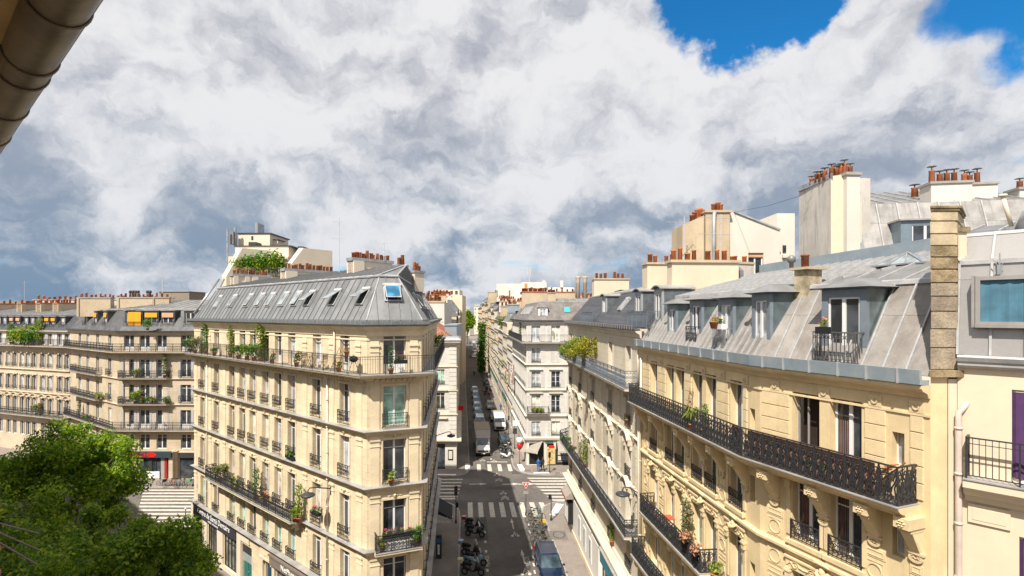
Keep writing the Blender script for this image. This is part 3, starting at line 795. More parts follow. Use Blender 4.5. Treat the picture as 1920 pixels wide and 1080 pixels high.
sh=[(sx(367),sx(380),.45,3.35),(sx(391),sx(408),.45,3.35),(sx(421),sx(445),.45,3.35)]
door1=(sx(454),sx(472),0.13,3.1);door2=(sx(498),sx(512),0.13,3.3);sh2=(sx(519),sx(640),.4,3.05)
hauss_wall(LB,FL,bays,WW,STONE,sh+[door1,door2,sh2])
cb=[FC.L/2]
hauss_wall(LB,FC,[],1,STONE,[(FC.L/2-.62,FC.L/2+.62,z,z+h)for z,h,st in LV]+[(FC.L/2-.9,FC.L/2+.9,.13,3.1)])
sb=[2.0+i*2.45 for i in range(8)]
hauss_wall(LB,FS,sb,1.05,STONE,[(a,a+3.2,.3,3.1)for a in(1.0,5.2,9.6,14.2)])
for fr in(FN,FB,FW):hauss_wall(LB,fr,[fr.L/2]if fr is not FB else[2,5,8],1.05,STONE)
random.seed(3)
HALF=PI
for fi,(fr,bs,ww)in enumerate([(FL,bays,WW),(FC,[FC.L/2],1.24),(FS,sb,1.05),(FN,[FN.L/2],1.05)]):
 for b in bs:
  for li,(z,h,st)in enumerate(LV):
   gl=None
   if fi==1:gl=[GLASS,GLASSG,GLASS,GLASS,GLASS][li]
   if fi==0 and li==4:gl=random.choice([GLASS,GLASSG,GLASSG])
   M=fr.M(b,-.25,z)
   window(LB,M,ww,h,st,gl=gl)
   if li>0:
    put('guard_rail',guard_mesh(ww+.12,.80 if li<4 else .62,IRON,.14),LB,fr.M(b,.0,z-.03))
   if fi==0 and li in(1,2,3)and random.random()<.55:
    put('shutter',shutter_mesh(.25,h-.12,GREYP),LB,fr.M(b+ww/2-.045,-.26,z+.06)@Matrix.Rotation(R(-90),4,'Z')@Matrix.Translation((-.25,0,0)))
   if li in(1,2,3)and fi<2:
    mb=MB();t=.09
    mb.box(-ww/2-t-.03,-ww/2-.03,-.035,-.001,0,h+.02);mb.box(ww/2+.03,ww/2+.03+t,-.035,-.001,0,h+.02);mb.box(-ww/2-t-.06,ww/2+t+.06,-.05,-.001,h+.02,h+.14)
    put('window_surround',mb.data('window_surround',STONE_PL)if(fi,li,round(h,1))not in _C else _C[(fi,li,round(h,1))],LB,fr.M(b,0,z))
   if li in(2,3)and fi<2:
    def fk():
     mb=MB();mb.smooth=True
     mb.lathe([(.0,-.10),(.09,-.06),(.07,.02),(.10,.06),(.05,.12),(.0,.13)],(0,-.05,0),8)
     for sg in(-1,1):
      mb.tube([(sg*.08,-.03,.02),(sg*.2,-.035,.07),(sg*.32,-.035,.0),(sg*.42,-.03,.05),(sg*.5,-.03,0)],[.04,.03,.035,.022,.01],5)
     return mb.data('keystone_ornament',STONE_PL)
    put('keystone_ornament',cached('keyL',fk),LB,fr.M(b,0,z+h+.22))
allp=[P0,P1,P2,P3,P4]
def course(z,d=.30,h=.16,slab=True):
 molding('string_course',LB,allp,[(0.001,z-h-.12),(d*.35,z-h-.12),(d*.45,z-h),(d*.8,z-h+.03),(d,z-.06),(d,z-.022),(.001,z-.022)],STONE_PL)
 molding('ledge_flashing',LB,allp,[(.001,z-.02),(d+.03,z-.035),(d+.03,z-.012),(.001,z+.03)],ZLEDGE)
for z in(Z4,Z3,Z2):course(z)
course(Z1,.42,.2)
molding('cornice',LB,allp,[(0.001,ZE-.55),(.05,ZE-.55),(.08,ZE-.30),(.16,ZE-.22),(.30,ZE-.10),(.34,ZE-.06),(.34,ZE),(.001,ZE)],STONE_PL)
molding('frieze_band',LB,allp,[(0.001,ZE-.78),(.03,ZE-.78),(.03,ZE-.70),(.001,ZE-.70)],STONE_PL)
balcony(LB,[P0,P1,P2,P3],Z5,.78,'bars',IRON,1.25,1.0,.17,prof=[(.001,Z5-.42),(.10,Z5-.40),(.16,Z5-.30),(.30,Z5-.24),(.62,Z5-.20),(.76,Z5-.10),(.78,Z5-.02),(.001,Z5-.02)])
den=MB();den.box(-.07,.07,-.34,-.17,-.14,0)
dme=den.data('dentil',STONE_PL)
cnt=0
for fr in(FC,FL,FS):
 n=int(fr.L/.30);
 if fr is FS:n=40
 for k in range(n):
  s_=(fr.L-(k+.5)*.30)if fr is FL else(k+.5)*.30
  if s_<.2 or s_>fr.L-.15 or cnt>145:continue
  put('dentil',dme,LB,fr.M(s_,0,Z5-.28));cnt+=1
pil=MB()
def pilaster(fr,s,w,z0,z1,pr=.05,m=STONE_PL,bld=None):
 mb=MB();mb.box(-w/2,w/2,-pr,-.001,0,z1-z0-.0);mb.box(-w/2-.04,w/2+.04,-pr-.05,-.001,z1-z0-.32,z1-z0-.22);mb.box(-w/2-.03,w/2+.03,-pr-.03,-.001,z1-z0-.62,z1-z0-.57)
 put('pilaster',mb.data('pilaster',m),bld or LB,fr.M(s,0,z0))
for z0,z1 in((Z4,Z5-.42),(Z3,Z4-.3),(Z2,Z3-.3),(Z1+.02,Z2-.3)):
 for s in(.42,FC.L-.42):pilaster(FC,s,.5,z0+.02,z1)
 for px_ in(367.5,391+3,421,572,620+2,674):pilaster(FL,FL.s_at(px_),.55,z0+.02,z1,.04)
for px_ in(393,572,622,672):pilaster(FL,FL.s_at(px_),.5,Z5+.02,ZE-.8,.04)
for s in(.42,FC.L-.42):pilaster(FC,s,.45,Z5+.02,ZE-.8,.04)
for px_ in(391,617):
 mb=MB();mb.smooth=True
 s=FL.s_at(px_);mb.tube([(0,-.13,3.9),(0,-.13,Z5-.45)],.055,8);mb.lathe([(.06,0),(.13,.22),(.15,.34),(.10,.34)],(0,-.2,Z5-.62),8)
 for z in(5.5,7.0,8.6,10.2,11.8,13.3,14.9):mb.lathe([(.075,0),(.075,.06)],(0,-.13,z),8)
 put('downpipe',mb.data('downpipe',STONE_LT2),LB,FL.M(s,-.0,0))
mb=MB();mb.smooth=True;mb.tube([(0,-.12,Z5+.05),(0,-.12,ZE-.3)],.05,8);put('downpipe',mb.data('downpipe',STONE_LT2),LB,FL.M(FL.s_at(630),0,0))
s0,s1=FL.s_at(405),FL.s_at(568)
balcony(LB,spath(FL,s0,s1),Z2,.85,'ornate',IRON,1.0,.95,.16)
for s in[s0+.4+(s1-s0-.8)*i/6 for i in range(7)]:
 mb=MB();mb.box(-.11,.11,-.55,-.001,-.28,0);mb.box(-.09,.09,-.35,-.001,-.5,-.28);put('console',mb.data('console',STONE_PL),LB,FL.M(s,0,Z2-.27))
balcony(LB,spath(FC,.35,FC.L-.1),Z2,.75,'ornate',IRON,.9,.95,.16)
# - roof
RB=22.15
poly=[P0,P1,P2,P3,P4,P5]
lroof,ltop=mansard(LB,poly,ZE+.30,1.45,RB,ZINC,True,.05,pw=.62,skip=(3,4,5),batten=.03,bat=mat('zinc_seam',(.22,.222,.225),.5,metal=.2,var=.1))
molding('gutter',LB,poly,[(.0,ZE+.0),(.36,ZE+.0),(.50,ZE+.10),(.50,ZE+.28),(.46,ZE+.28),(.42,ZE+.14),(.10,ZE+.10),(.06,ZE+.36),(0,ZE+.36)],mat('gutter_zinc',(.20,.215,.225),.5,metal=.3,var=.15),True)
n_br=MB();n_br.box(-.012,.012,-.53,-.40,-.17,.01);bme=n_br.data('gutter_bracket',ZLEDGE)
for fr,n in((FL,52),(FC,6),(FS,26)):
 for k in range(n):put('gutter_bracket',bme,LB,fr.M(fr.L*(k+.5)/n,0,ZE+.28))
molding('ridge_flashing',LB,ltop,[(.02,RB-.04),(.12,RB-.04),(.14,RB+.04),(.02,RB+.09),(-.14,RB+.11),(-.14,RB+.02)],ZINCB,True)
K=[Vector(p)for p in ltop];ZR=RB+.06;ZT=RB+.95
RG0=K[1]-LN*3.2-ND*1.6;RG1=K[0]-LN*3.2+ND*2.5;RG2=RG1-LN*1.5;RG3=Vector((-11.4,44.0))
mb=MB();og=P1
def up_(P,z):return(P.x-og.x,P.y-og.y,z)
quads=[(K[0],K[1],RG0,RG1),(K[1],K[2],RG0,RG0),(K[2],K[3],RG3,RG0),(K[3],K[4],RG3,RG3),(K[4],K[5],RG2,RG3),(K[5],K[0],RG1,RG2)]
for a_,b_,c_,d_ in quads:
 pts=[up_(a_,ZR),up_(b_,ZR),up_(c_,ZT)]+([up_(d_,ZT)]if(d_-c_).length>.01 else[])
 mb.face(pts)
mb.face([up_(RG0,ZT),up_(RG3,ZT),up_(RG2,ZT),up_(RG1,ZT)])
ur=put('upper_roof',mb.data('upper_roof',ZINC),LB)
slope_panels(ur,(*K[0],ZR),(*K[1],ZR),(*RG1,ZT),(*RG0,ZT),.7,ZINC,MATS['zinc_seam'],batten=.03)
slope_panels(ur,(*K[2],ZR),(*K[3],ZR),(*RG0,ZT),(*RG3,ZT),.7,ZINC,MATS['zinc_seam'],batten=.03)
for e0,e1 in((K[1],RG0),(K[2],RG0)):
 mb=MB();mb.tube([up_(e0,ZR+.04),up_(e1,ZT+.04)],.05,6);put('hip_flashing',mb.data('hip_flashing',ZINCB),LB)
for i in(1,2):
 bs=offset_path(poly,.05,True)[i];mb=MB();mb.tube([up_(bs,ZE+.34),up_(K[i],RB+.02)],.045,6);put('hip_flashing',mb.data('hip_flashing',ZINCB),LB)
def skylight(bld,fr,s,v,w,h,open_,gl,o=.05,inset=1.45,z0=ZE+.30,z1=RB):
 dz=z1-z0;di=inset+o;L=math.hypot(dz,di);tilt=math.atan2(dz,di)
 c=fr.w(s,o-di*v,z0+dz*v)
 M=T3(c.x,c.y,c.z,fr.ang)@Matrix.Rotation(tilt,4,'X')
 def fn():
  mb=MB();t=.07
  mb.box(-w/2-t,-w/2,-t,h+t,.0,.13);mb.box(w/2,w/2+t,-t,h+t,.0,.13);mb.box(-w/2,w/2,-t,0,0,.12);mb.box(-w/2-t*1.5,w/2+t*1.5,h,h+t*2.2,.0,.16)
  mb.k=1;mb.box(-w/2,w/2,0,h,.03,.05);return mb.data('skylight',[ZINCB,BLACKM])
 f=put('skylight',cached(('sky',w,h),fn),bld,M)
 def fp():
  mb=MB();t=.05
  mb.box(-w/2,-w/2+t,-h,0,0,.04);mb.box(w/2-t,w/2,-h,0,0,.04);mb.box(-w/2+t,w/2-t,-t,0,0,.04);mb.box(-w/2+t,w/2-t,-h,-h+t,0,.04);mb.k=1
  mb.box(-w/2+t,w/2-t,-h+t,-t,.01,.03);return mb.data('sash',[ZINCB,gl])
 put('sash',cached(('skp',w,h,gl.name),fp),f,M@Matrix.Translation((0,h,.125))@Matrix.Rotation(-open_,4,'X'))
SKG=glass('roof_window_glass',(.12,.14,.15),.08,1.)
for px_,op in((408.5,0),(436,.06),(466,.08),(487.5,.06),(507,.05),(532,.04),(556,.10),(580,.42),(627,.5),(680,.55)):
 s=FL.s_at(px_,-.65)
 skylight(LB,FL,s,.36,.62,.95,op,SKG)
skylight(LB,FC,1.52,.44,.85,.95,.22,GLASSBL)
for s in(4.5,7.5,9.5,12.5,16):skylight(LB,FS,s,.30,.62,.95,.1,SKG)
def lp(px_,off):
 q=P1-LN*off;d=-ND;s=s_isect((q.x,q.y),(d.x,d.y),px_);return Vector((q.x+d.x*s,q.y+d.y*s))
SW=STONE_LT2
for px_,L_,zt,n,rib in((657,3.2,23.75,11,[(0,.25,.12)]),(531,4.3,23.55,14,[(0,.22,.15)]),(435,3.3,23.6,9,[(0,.12,.12),(.3,.42,.12),(.5,.66,.12)])):
 a=lp(px_,3.2);b=a-LN*L_
 chimney(LB,a,b,.62,RB+.2,zt,RENDER2,[(i+.6+random.uniform(-.2,.2))/(n+.3)for i in range(n)],.2,ZINCL,.08,rib,kinds=(0,1,1,2),sc=.86)
a=lp(657,3.2)-LN*3.75;chimney(LB,a,a-LN*.8,.6,RB,23.55,RENDER2,[.3,.7],.16,ZINCL)
a=lp(657,3.2)-LN*5.2;chimney(LB,a,a-LN*.9,.6,RB-.5,23.2,RENDER2,[.25,.5,.75],.16,ZINCL)
# - ground floor
def at(fr,px_):return fr.s_at(px_)
mb=MB()
a,b=sx(360.5),sx(469)
mb2=MB();wl=MB();wl.box(0,b-a,-.10,-.001,3.3,3.98)
wl.box(0,sx(366)-a,-.10,-.001,.1,3.3);wl.box(sx(381)-a,sx(390)-a,-.10,-.001,.1,3.3);wl.box(sx(409)-a,sx(420)-a,-.10,-.001,.1,3.3);wl.box(sx(446)-a,sx(453.5)-a,-.10,-.001,.1,3.3)
wl.box(sx(366)-a,sx(381)-a,-.10,-.001,.1,.44);wl.box(sx(390)-a,sx(409)-a,-.10,-.001,.1,.44);wl.box(sx(420)-a,sx(446)-a,-.10,-.001,.1,.44)
put('shop_front',wl.data('shop_front',RENDER2),LB,FL.M(a,0,0))
fa=MB();fs0,fs1=sx(367),sx(446);fa.box(0,fs1-fs0,-.2,-.101,3.05,3.92);fas=put('sign_fascia',fa.data('sign_fascia',mat('dark_sign',(.045,.042,.055),.5,var=.05)),LB,FL.M(fs0,0,0))
put('lettering',text_mesh('Centre de Santé Dentaire',.62,SIGNW,.01),fas,FL.M((fs0+fs1)/2,.207,3.40)@RX90)
put('lettering',text_mesh('médical  orthodontie',.24,SIGNW,.006),fas,FL.M((fs0+fs1)/2,.205,3.13)@RX90)
for a_,b_,z_,zt_ in sh:
 mb=MB();w_=b_-a_;mb.box(0,w_,.10,.14,0,zt_-z_);pn=put('shop_window',mb.data('shop_window',glass('shop_glass',(.10,.095,.08),.08)),LB,FL.M(a_,0,z_))
 mb=MB();n=4
 for i in range(n+1):x=w_*i/n;mb.box(x-.03,x+.03,.03,.099,0,zt_-z_)
 for z in(0,1.9,zt_-z_-.06):mb.box(0,w_,.04,.095,z,z+.06)
 put('window_frame',mb.data('window_frame',DARKG),pn,FL.M(a_,0,z_))
def shopdoor(dr,m,lab='door',top=None):
 a_,b_,z_,zt_=dr;w_=b_-a_;mb=MB()
 mb.box(0,w_,.16,.22,0,zt_-z_)
 for i in range(2):
  x0=w_*i/2+.06;x1=w_*(i+1)/2-.06
  for zz0,zz1 in((.15,.9),(1.0,2.1)):mb.box(x0,x1,.13,.159,zz0,zz1)
 d=put(lab,mb.data(lab,m),LB,FL.M(a_,0,z_))
 mb=MB();mb.smooth=True;mb.lathe([(.0,0),(.04,.01),(.04,.04),(0,.05)],(w_/2+.1,.1,1.05),8);put('handle',mb.data('handle',ZINCL),d,FL.M(a_,0,z_))
 return d
d=shopdoor(door1,mat('dark_teal_door',(.03,.16,.15),.5,var=.15));
mb=MB();w_=door1[1]-door1[0];mb.box(0,w_,.05,.12,2.35,2.95);pl=put('door_sign',mb.data('door_sign',DARKG),d,FL.M(door1[0],0,.13))
mb=MB();n=9
for i in range(n):mb.box(w_*(i+.5)/n-.02,w_*(i+.5)/n+.02,.08,.11,1.7,2.34)
put('door_bars',mb.data('door_bars',SIGNW),d,FL.M(door1[0],0,.13))
d=shopdoor(door2,NAVYP)
mb=MB();w_=door2[1]-door2[0]
mb.smooth=False
mb.box(-.5,-.12,-.16,-.001,.1,3.1);mb.box(w_+.12,w_+.5,-.16,-.001,.1,3.1);mb.box(-.55,w_+.55,-.22,-.001,3.1,3.25);mb.box(-.42,w_+.42,-.18,-.001,3.25,3.9)
ribbon(mb,arc(w_/2,2.9,.62,0,PI,10),.06,.2)
put('door_surround',mb.data('door_surround',STONE_PL),LB,FL.M(door2[0],0,0))
a_,b_=sx(514),sx(688)
mb=MB();mb.box(0,b_-a_,-.34,-.001,3.15,3.75);mb.box(-.05,b_-a_,-.42,-.001,3.75,3.88)
sf=put('sign_fascia',mb.data('sign_fascia',DARKBR),LB,FL.M(a_,0,0))
put('lettering',text_mesh('NetPhone.',.50,SIGNW,.01),sf,FL.M(FL.s_at(551),.352,3.30)@RX90)
mb=MB();L_=sh2[1]-sh2[0];mb.box(0,L_,.12,.16,0,2.65);pn=put('shop_window',mb.data('shop_window',MATS['shop_glass']),LB,FL.M(sh2[0],0,.4))
mb=MB()
for i in range(6):x=L_*i/5;mb.box(x-.05,x+.05,.02,.119,0,2.65)
mb.box(0,L_,.03,.11,2.5,2.64);mb.box(0,L_,.03,.11,0,.1)
put('window_frame',mb.data('window_frame',mat('grey_frame',(.30,.29,.29),.5,var=.05)),pn,FL.M(sh2[0],0,.4))
for a_ in(1.0,5.2,9.6,14.2):
 mb=MB();mb.box(0,3.2,.12,.16,0,2.8);pn=put('shop_window',mb.data('shop_window',GLASS),LB,FS.M(a_,0,.3))
 mb=MB()
 for i in range(4):x=3.2*i/3;mb.box(x-.04,x+.04,.03,.119,0,2.8)
 put('window_frame',mb.data('window_frame',DARKG),pn,FS.M(a_,0,.3))
mb=MB();mb.box(0,1.8,.12,.16,0,2.97);put('door',mb.data('door',GREENP),LB,FC.M(FC.L/2-.9,0,.13))
mb=MB();mb.box(-.2,.2,-.03,-.001,-.17,.17);pl=put('street_plate',mb.data('street_plate',mat('plate_blue',(.10,.22,.45),.4,var=0)),LB,FL.M(.55,0,5.4))
mb=MB();mb.box(-.14,.14,-.13,-.101,-.25,.15);mb.wheel((0,-.115,.2),.11,.03,'y',10);put('wall_emblem',mb.data('wall_emblem',BLACKM),LB,FL.M(.35,0,2.6))
#  NEAR RIGHT BUILDING (ochre stone, long iron balcony, warm zinc mansard)
RBLD=thing('ochre_apartment_building','ochre stone block on the right with long black iron balcony and warm zinc mansard','building',(B.x,B.y,0))
F1=Fr(A,B);F2=Fr(B,C)
G5,G4,G3,G2=15.25,12.65,9.95,7.20
GE=18.17
FLV=[(G5+.03,2.28),(12.98,1.85),(G3+.03,2.02),(G2+.03,2.2),(4.3,2.0)]
b1=[F1 .s_at(p,-.15)for p in(1231.5,1262,1281,1314,1340,1388)]
n1=[F1 .s_at(1437,-.1)]if F1 .s_at(1437,-.1)<F1 .L-.3 else[F1 .L-.45]
b2=[F2 .s_at(p,-.15)for p in(1517,1592)];n2=[F2 .s_at(1689,-.1)]
ops1=[(b-.42,b+.42,z,z+h)for b in b1 for z,h in FLV]+[(b-.16,b+.16,z+.55,z+1.45)for b in n1 for z,h in FLV]
ops2=[(b-.47,b+.47,z,z+h)for b in b2 for z,h in FLV]+[(b-.15,b+.15,z+.75,z+1.65)for b in n2 for z,h in FLV]
wall('wall',RBLD,F1,0,F1 .L,0,GE,ops1,YELLOW,.30)
wall('wall',RBLD,F2,0,F2 .L,0,GE,ops2,YELLOW,.30)
random.seed(11)
for fr,bs,ww in((F1,b1,.84),(F2,b2,.94)):
 for bi,b in enumerate(bs):
  for li,(z,h)in enumerate(FLV):
   if fr is F2 and bi==0 and li==0:
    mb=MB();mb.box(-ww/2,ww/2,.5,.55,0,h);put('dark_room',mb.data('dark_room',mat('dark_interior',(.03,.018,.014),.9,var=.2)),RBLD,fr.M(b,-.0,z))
    mb=MB();mb.box(-ww/2,-ww/2+.05,0,.06,0,h);mb.box(ww/2-.05,ww/2,0,.06,0,h);mb.box(-ww/2+.05,ww/2-.05,0,.06,h-.07,h);mb.box(-.12,-.08,.0,.05,0,h-.07)
    put('window',mb.data('window_frame',mat('grey_frame',(.30,.29,.29),.5,var=.05)),RBLD,fr.M(b,-.24,z));continue
   gl=None
   f=window(RBLD,fr.M(b,-.24,z),ww,h,'tall' if li else 'plain',gl=GLASS if fr is F2 else None)
   if fr is F2:
    def fc():
     mb=MB();mb.smooth=True;N=12
     pts=[(-.02+.30*i/N,.02*math.sin(i*2.3))for i in range(N+1)]
     for i in range(N):
      mb.face([(pts[i][0],pts[i][1],0),(pts[i+1][0],pts[i+1][1],0),(pts[i+1][0],pts[i+1][1],1.6),(pts[i][0],pts[i][1],1.6)])
     return mb.data('curtain',mat('brown_curtain',(.20,.10,.08),.9,var=.2))
    put('curtain',cached('curt',fc),f,fr.M(b-.36,-.264,z+.1))
   if li>0 and li!=2 and li!=3:
    put('guard_rail',guard_mesh(ww+.04,.62,IRON,.05),RBLD,fr.M(b,.0,z-.02))
   if li in(1,):
    def fs():
     mb=MB();mb.box(-.62,.62,-.14,-.001,-.16,-.03);mb.box(-.55,.55,-.09,-.001,-.30,-.16);return mb.data('window_sill',YELLOW2)
    put('window_sill',cached('sillF',fs),RBLD,fr.M(b,0,z))
   if li in(1,2,3):
    def fl():
     mb=MB();mb.box(-.66,.66,-.07,-.001,.02,.34);mb.box(-.70,.70,-.12,-.001,.34,.40)
     for sg in(-1,1):
      mb.box(sg*.58-.09,sg*.58+.09,-.11,-.001,-.30,0.02);mb.box(sg*.58-.11,sg*.58+.11,-.14,-.001,-.10,-.04);mb.box(sg*.58-.07,sg*.58+.07,-.05,-.001,-1.75,-.30)
     q=MB()
     for sg in(-1,1):
      ribbon(q,[(0,.16)]+[(sg*x,y)for x,y in spiral(.30,.18,.14,.03,PI,-1.6*PI,12)],.012,.02)
      ribbon(q,[(sg*x,y)for x,y in[(.36,.10),(.46,.24),(.60,.12)]],.012,.02)
     mb.mesh([(a,b_-.085,c)for a,b_,c in q.v],q.f)
     return mb.data('window_lintel',YELLOW2)
    put('window_lintel',cached('lintF',fl),RBLD,fr.M(b,0,z+h))
for fr,ns in((F1,n1),(F2,n2)):
 for b in ns:
  for z,h in FLV:
   q=.55 if fr is F1 else .75
   mb=MB();mb.box(-.15,.15,.0,.04,0,.9);mb.k=1;mb.box(-.15,-.12,-.03,0,0,.9);mb.box(.12,.15,-.03,0,0,.9);mb.box(-.12,.12,-.03,0,.86,.9);mb.box(-.12,.12,-.03,0,0,.05)
   put('narrow_window',cached('narw',lambda:mb.data('narrow_window',[GLASSC,WHITEP])),RBLD,fr.M(b,-.22,z+q))
blk={}
def block(fr,s0,s1,z0,z1,pr=.035):
 k=(round(s1-s0,2),round(z1-z0,2))
 def fn():
  mb=MB();w,h=k;e=.012
  mb.hexa([(0,0,0),(w,0,0),(w,0,h),(0,0,h)],[(e,-pr,e),(w-e,-pr,e),(w-e,-pr,h-e),(e,-pr,h-e)]);return mb.data('stone_block',YELLOW2)
 put('stone_block',cached(('blk',k,pr),fn),RBLD,fr.M(s0,.002,z0))
def pier_blocks(fr,s0,s1,z0,z1,n,m=1,gap=.02):
 h=(z1-z0)/n
 for i in range(n):block(fr,s0,s1,z0+h*i+gap/2,z0+h*(i+1)-gap/2)
edges=sorted([(b-.42,b+.42)for b in b1]+[(n1[0]-.2,n1[0]+.2)])
cur=.12
spans1=[]
for a_,b_ in edges+[(F1 .L+.0,99)]:
 if a_-cur>.34:spans1 .append((cur+.10,a_-.10))
 cur=b_
edges=sorted([(b-.47,b+.47)for b in b2]+[(n2[0]-.2,n2[0]+.2)]);cur=0.0;spans2=[]
for a_,b_ in edges+[(F2 .L-.05,99)]:
 if a_-cur>.34:spans2 .append((cur+.10,a_-.10))
 cur=b_
for fr,sp in((F1,spans1),(F2,spans2)):
 for a_,b_ in sp:
  if b_-a_<.2:continue
  pier_blocks(fr,a_,b_,G5+.1,GE-.72,5)
def roundel_panel(w,h,kind):
 def fn():
  mb=MB();t=.022;mb.box(0,w,-.03,-.0,0,h)
  for q in((.05,w-.05,.05,.05+t),(.05,w-.05,h-.05-t,h-.05),(.05,.05+t,.05+t,h-.05-t),(w-.05-t,w-.05,.05+t,h-.05-t)):mb.box(q[0],q[1],-.045,-.0301,q[2],q[3])
  if kind:
   q=MB();r=min(w,h)*.34;pts=arc(w/2,h/2,r,0,2*PI*15/16,15);ribbon(q,pts,.018,.016,True);mb.mesh([(a,b_-.04,c)for a,b_,c in q.v],q.f)
  return mb.data('carved_panel',YELLOW2)
 return cached(('rp',round(w,2),round(h,2),kind),fn)
for fr,sp in((F1,spans1),(F2,spans2)):
 for a_,b_ in sp:
  w_=min(.62,b_-a_);c_=(a_+b_)/2
  if w_<.25:continue
  z=G5-1.50
  k=0
  while z>5.2:
   h_=.26 if k%2==0 else .62
   z-=h_+.035
   put('carved_panel',roundel_panel(w_,h_,k%2),RBLD,fr.M(c_-w_/2,.001,z));k+=1
   if abs(z-G3)<.5:z=G3-.8
def fcon():
 mb=MB();mb.box(-.19,.19,-.62,-.001,-.26,0);mb.box(-.16,.16,-.50,-.001,-.36,-.26)
 mb.hexa([(-.15,-.001,-.95),(.15,-.001,-.95),(.15,-.001,-.36),(-.15,-.001,-.36)],[(-.12,-.08,-.95),(.12,-.08,-.95),(.15,-.44,-.36),(-.15,-.44,-.36)])
 for k in range(6):
  a=k*PI/3;mb.lathe([(0,-.02),(.035,0),(0,.03)],(.07*math.cos(a),-.63,-.13+.07*math.sin(a)),6)
 mb.lathe([(0,-.03),(.03,0),(0,.03)],(0,-.64,-.13),6)
 for sg in(-1,1):
  q=MB();ribbon(q,spiral(-.35,-.2,.10,.03,0,3*PI,12),.012,.02);mb.mesh([(sg*.17+b_*.5,a,c)for a,b_,c in q.v],q.f)
 return mb.data('console',YELLOW2)
def fcart():
 mb=MB();mb.box(-.20,.20,-.10,-.001,.10,.17);q=MB();ribbon(q,[(a*.95,c*.62)for a,c in arc(0,0,.15,0,2*PI*15/16,15)],.028,.03,True)
 ribbon(q,[(-.1,-.02),(-.05,.03),(0,-.01),(.05,.03),(.1,-.02)],.016,.03);mb.mesh([(a,b_-.05,c)for a,b_,c in q.v],q.f);mb.box(-.14,.14,-.03,-.001,-.08,.08)
 return mb.data('cartouche',YELLOW2)
for fr,sp in((F1,spans1),(F2,spans2)):
 for a_,b_ in sp:
  c_=(a_+b_)/2
  put('console',cached('conF',fcon),RBLD,fr.M(c_,0,G5-.28));put('cartouche',cached('cartF',fcart),RBLD,fr.M(c_,.001,G5-1.36))
  def fmed():
   mb=MB();mb.box(-.17,.17,-.04,-.001,-.15,.15);q=MB();ribbon(q,arc(0,0,.07,0,2*PI*7/8,7),.018,.02,True);mb.mesh([(a,b_2-.05,c)for a,b_2,c in q.v],q.f);return mb.data('rosette',YELLOW2)
  put('rosette',cached('rosF',fmed),RBLD,fr.M(c_,.001,GE-.50))
def fkeyF():
 mb=MB();mb.smooth=True
 mb.tube([(-.45,-.05,.10),(-.3,-.10,.24),(-.1,-.16,.30),(.1,-.16,.30),(.3,-.10,.24),(.45,-.05,.10)],[.02,.05,.06,.06,.05,.02],6)
 mb.tube([(-.16,-.06,.05),(-.12,-.2,-.02),(0,-.24,-.10),(.12,-.2,-.02),(.16,-.06,.05)],[.05,.06,.08,.06,.05],6)
 for sg in(-1,1):
  for k in range(6):mb.tube([(sg*(.16+.04*k),-.04,.06-.03*k),(sg*(.30+.06*k),-.07,-.10-.04*k)],[.03,.008],5)
 mb.lathe([(0,-.16),(.07,-.1),(.10,0),(.06,.1),(0,.14)],(0,-.12,.06),8)
 return mb.data('keystone_ornament',YELLOW2)
for fr,ss in((F1,[b1[0],(b1[1]+b1[2])/2,(b1[3]+b1[4])/2,b1[5]]),(F2,[(b2[0]+b2[1])/2])):
 for s in ss:put('keystone_ornament',cached('keyF',fkeyF),RBLD,fr.M(s,0,12.35))
molding('string_course',RBLD,[A,B,C],[(.001,12.50),(.10,12.52),(.16,12.60),(.16,12.68),(.001,12.72)],YELLOW2)
molding('string_course',RBLD,[A,B,C],[(.001,7.0),(.10,7.02),(.16,7.08),(.16,7.16),(.001,7.2)],YELLOW2)
molding('frieze_band',RBLD,[A,B,C],[(.001,GE-.72),(.04,GE-.72),(.04,GE-.66),(.001,GE-.66)],YELLOW2)
molding('cornice',RBLD,[A,B,C],[(.001,GE-.26),(.06,GE-.26),(.12,GE-.14),(.30,GE-.06),(.34,GE),(.34,GE+.08),(.001,GE+.08)],YELLOW2)
balcony(RBLD,[A+(A-B).normalized()*-.05,B,C-(C-B).normalized()*.25],G5,.80,'heart',IRON,.44,.98,.14,YELLOW2,prof=[(.001,G5-.30),(.50,G5-.30),(.56,G5-.20),(.70,G5-.16),(.78,G5-.08),(.80,G5-.02),(.001,G5-.02)])
balcony(RBLD,spath(F1,F1 .s_at(1226),F1 .s_at(1348)),G3,.80,'heart',IRON,.44,.92,.14,YELLOW2)
balcony(RBLD,spath(F1,.5,6.2),G2,.80,'heart',IRON,.44,.92,.14,YELLOW2)
for s in(.7,2.4,4.1,5.8):put('console',cached('conF',fcon),RBLD,F1 .M(s,0,G2-.28))
s0,s1=F1 .s_at(1226),F1 .s_at(1348)
for k in range(5):put('console',cached('conF',fcon),RBLD,F1 .M(s0+.3+(s1-s0-.6)*k/4,0,G3-.28))
_sc=mat('balcony_canvas',(.34,.20,.145),.85,var=.2)
for fr,a_,b_ in((F1,F1 .s_at(1372,.66),F1 .L+.08),(F2,.12,F2 .s_at(1640,.66))):
 mb=MB();mb.box(0,b_-a_,-.01,.01,.06,.92);thing('balcony_canvas','pinkish brown canvas screen laced behind the long black railing, %s the bend'%('left of' if fr is F1 else 'right of'),'canvas screen',tuple(fr.w(a_,.66,G5)),fr.ang,data=mb.data('balcony_canvas',_sc))
mb=MB();mb.smooth=True;mb.tube([(.12,-.14,4),(.12,-.14,14.5),(.16,-.10,15.0),(.16,-.10,17.6)],.06,8)
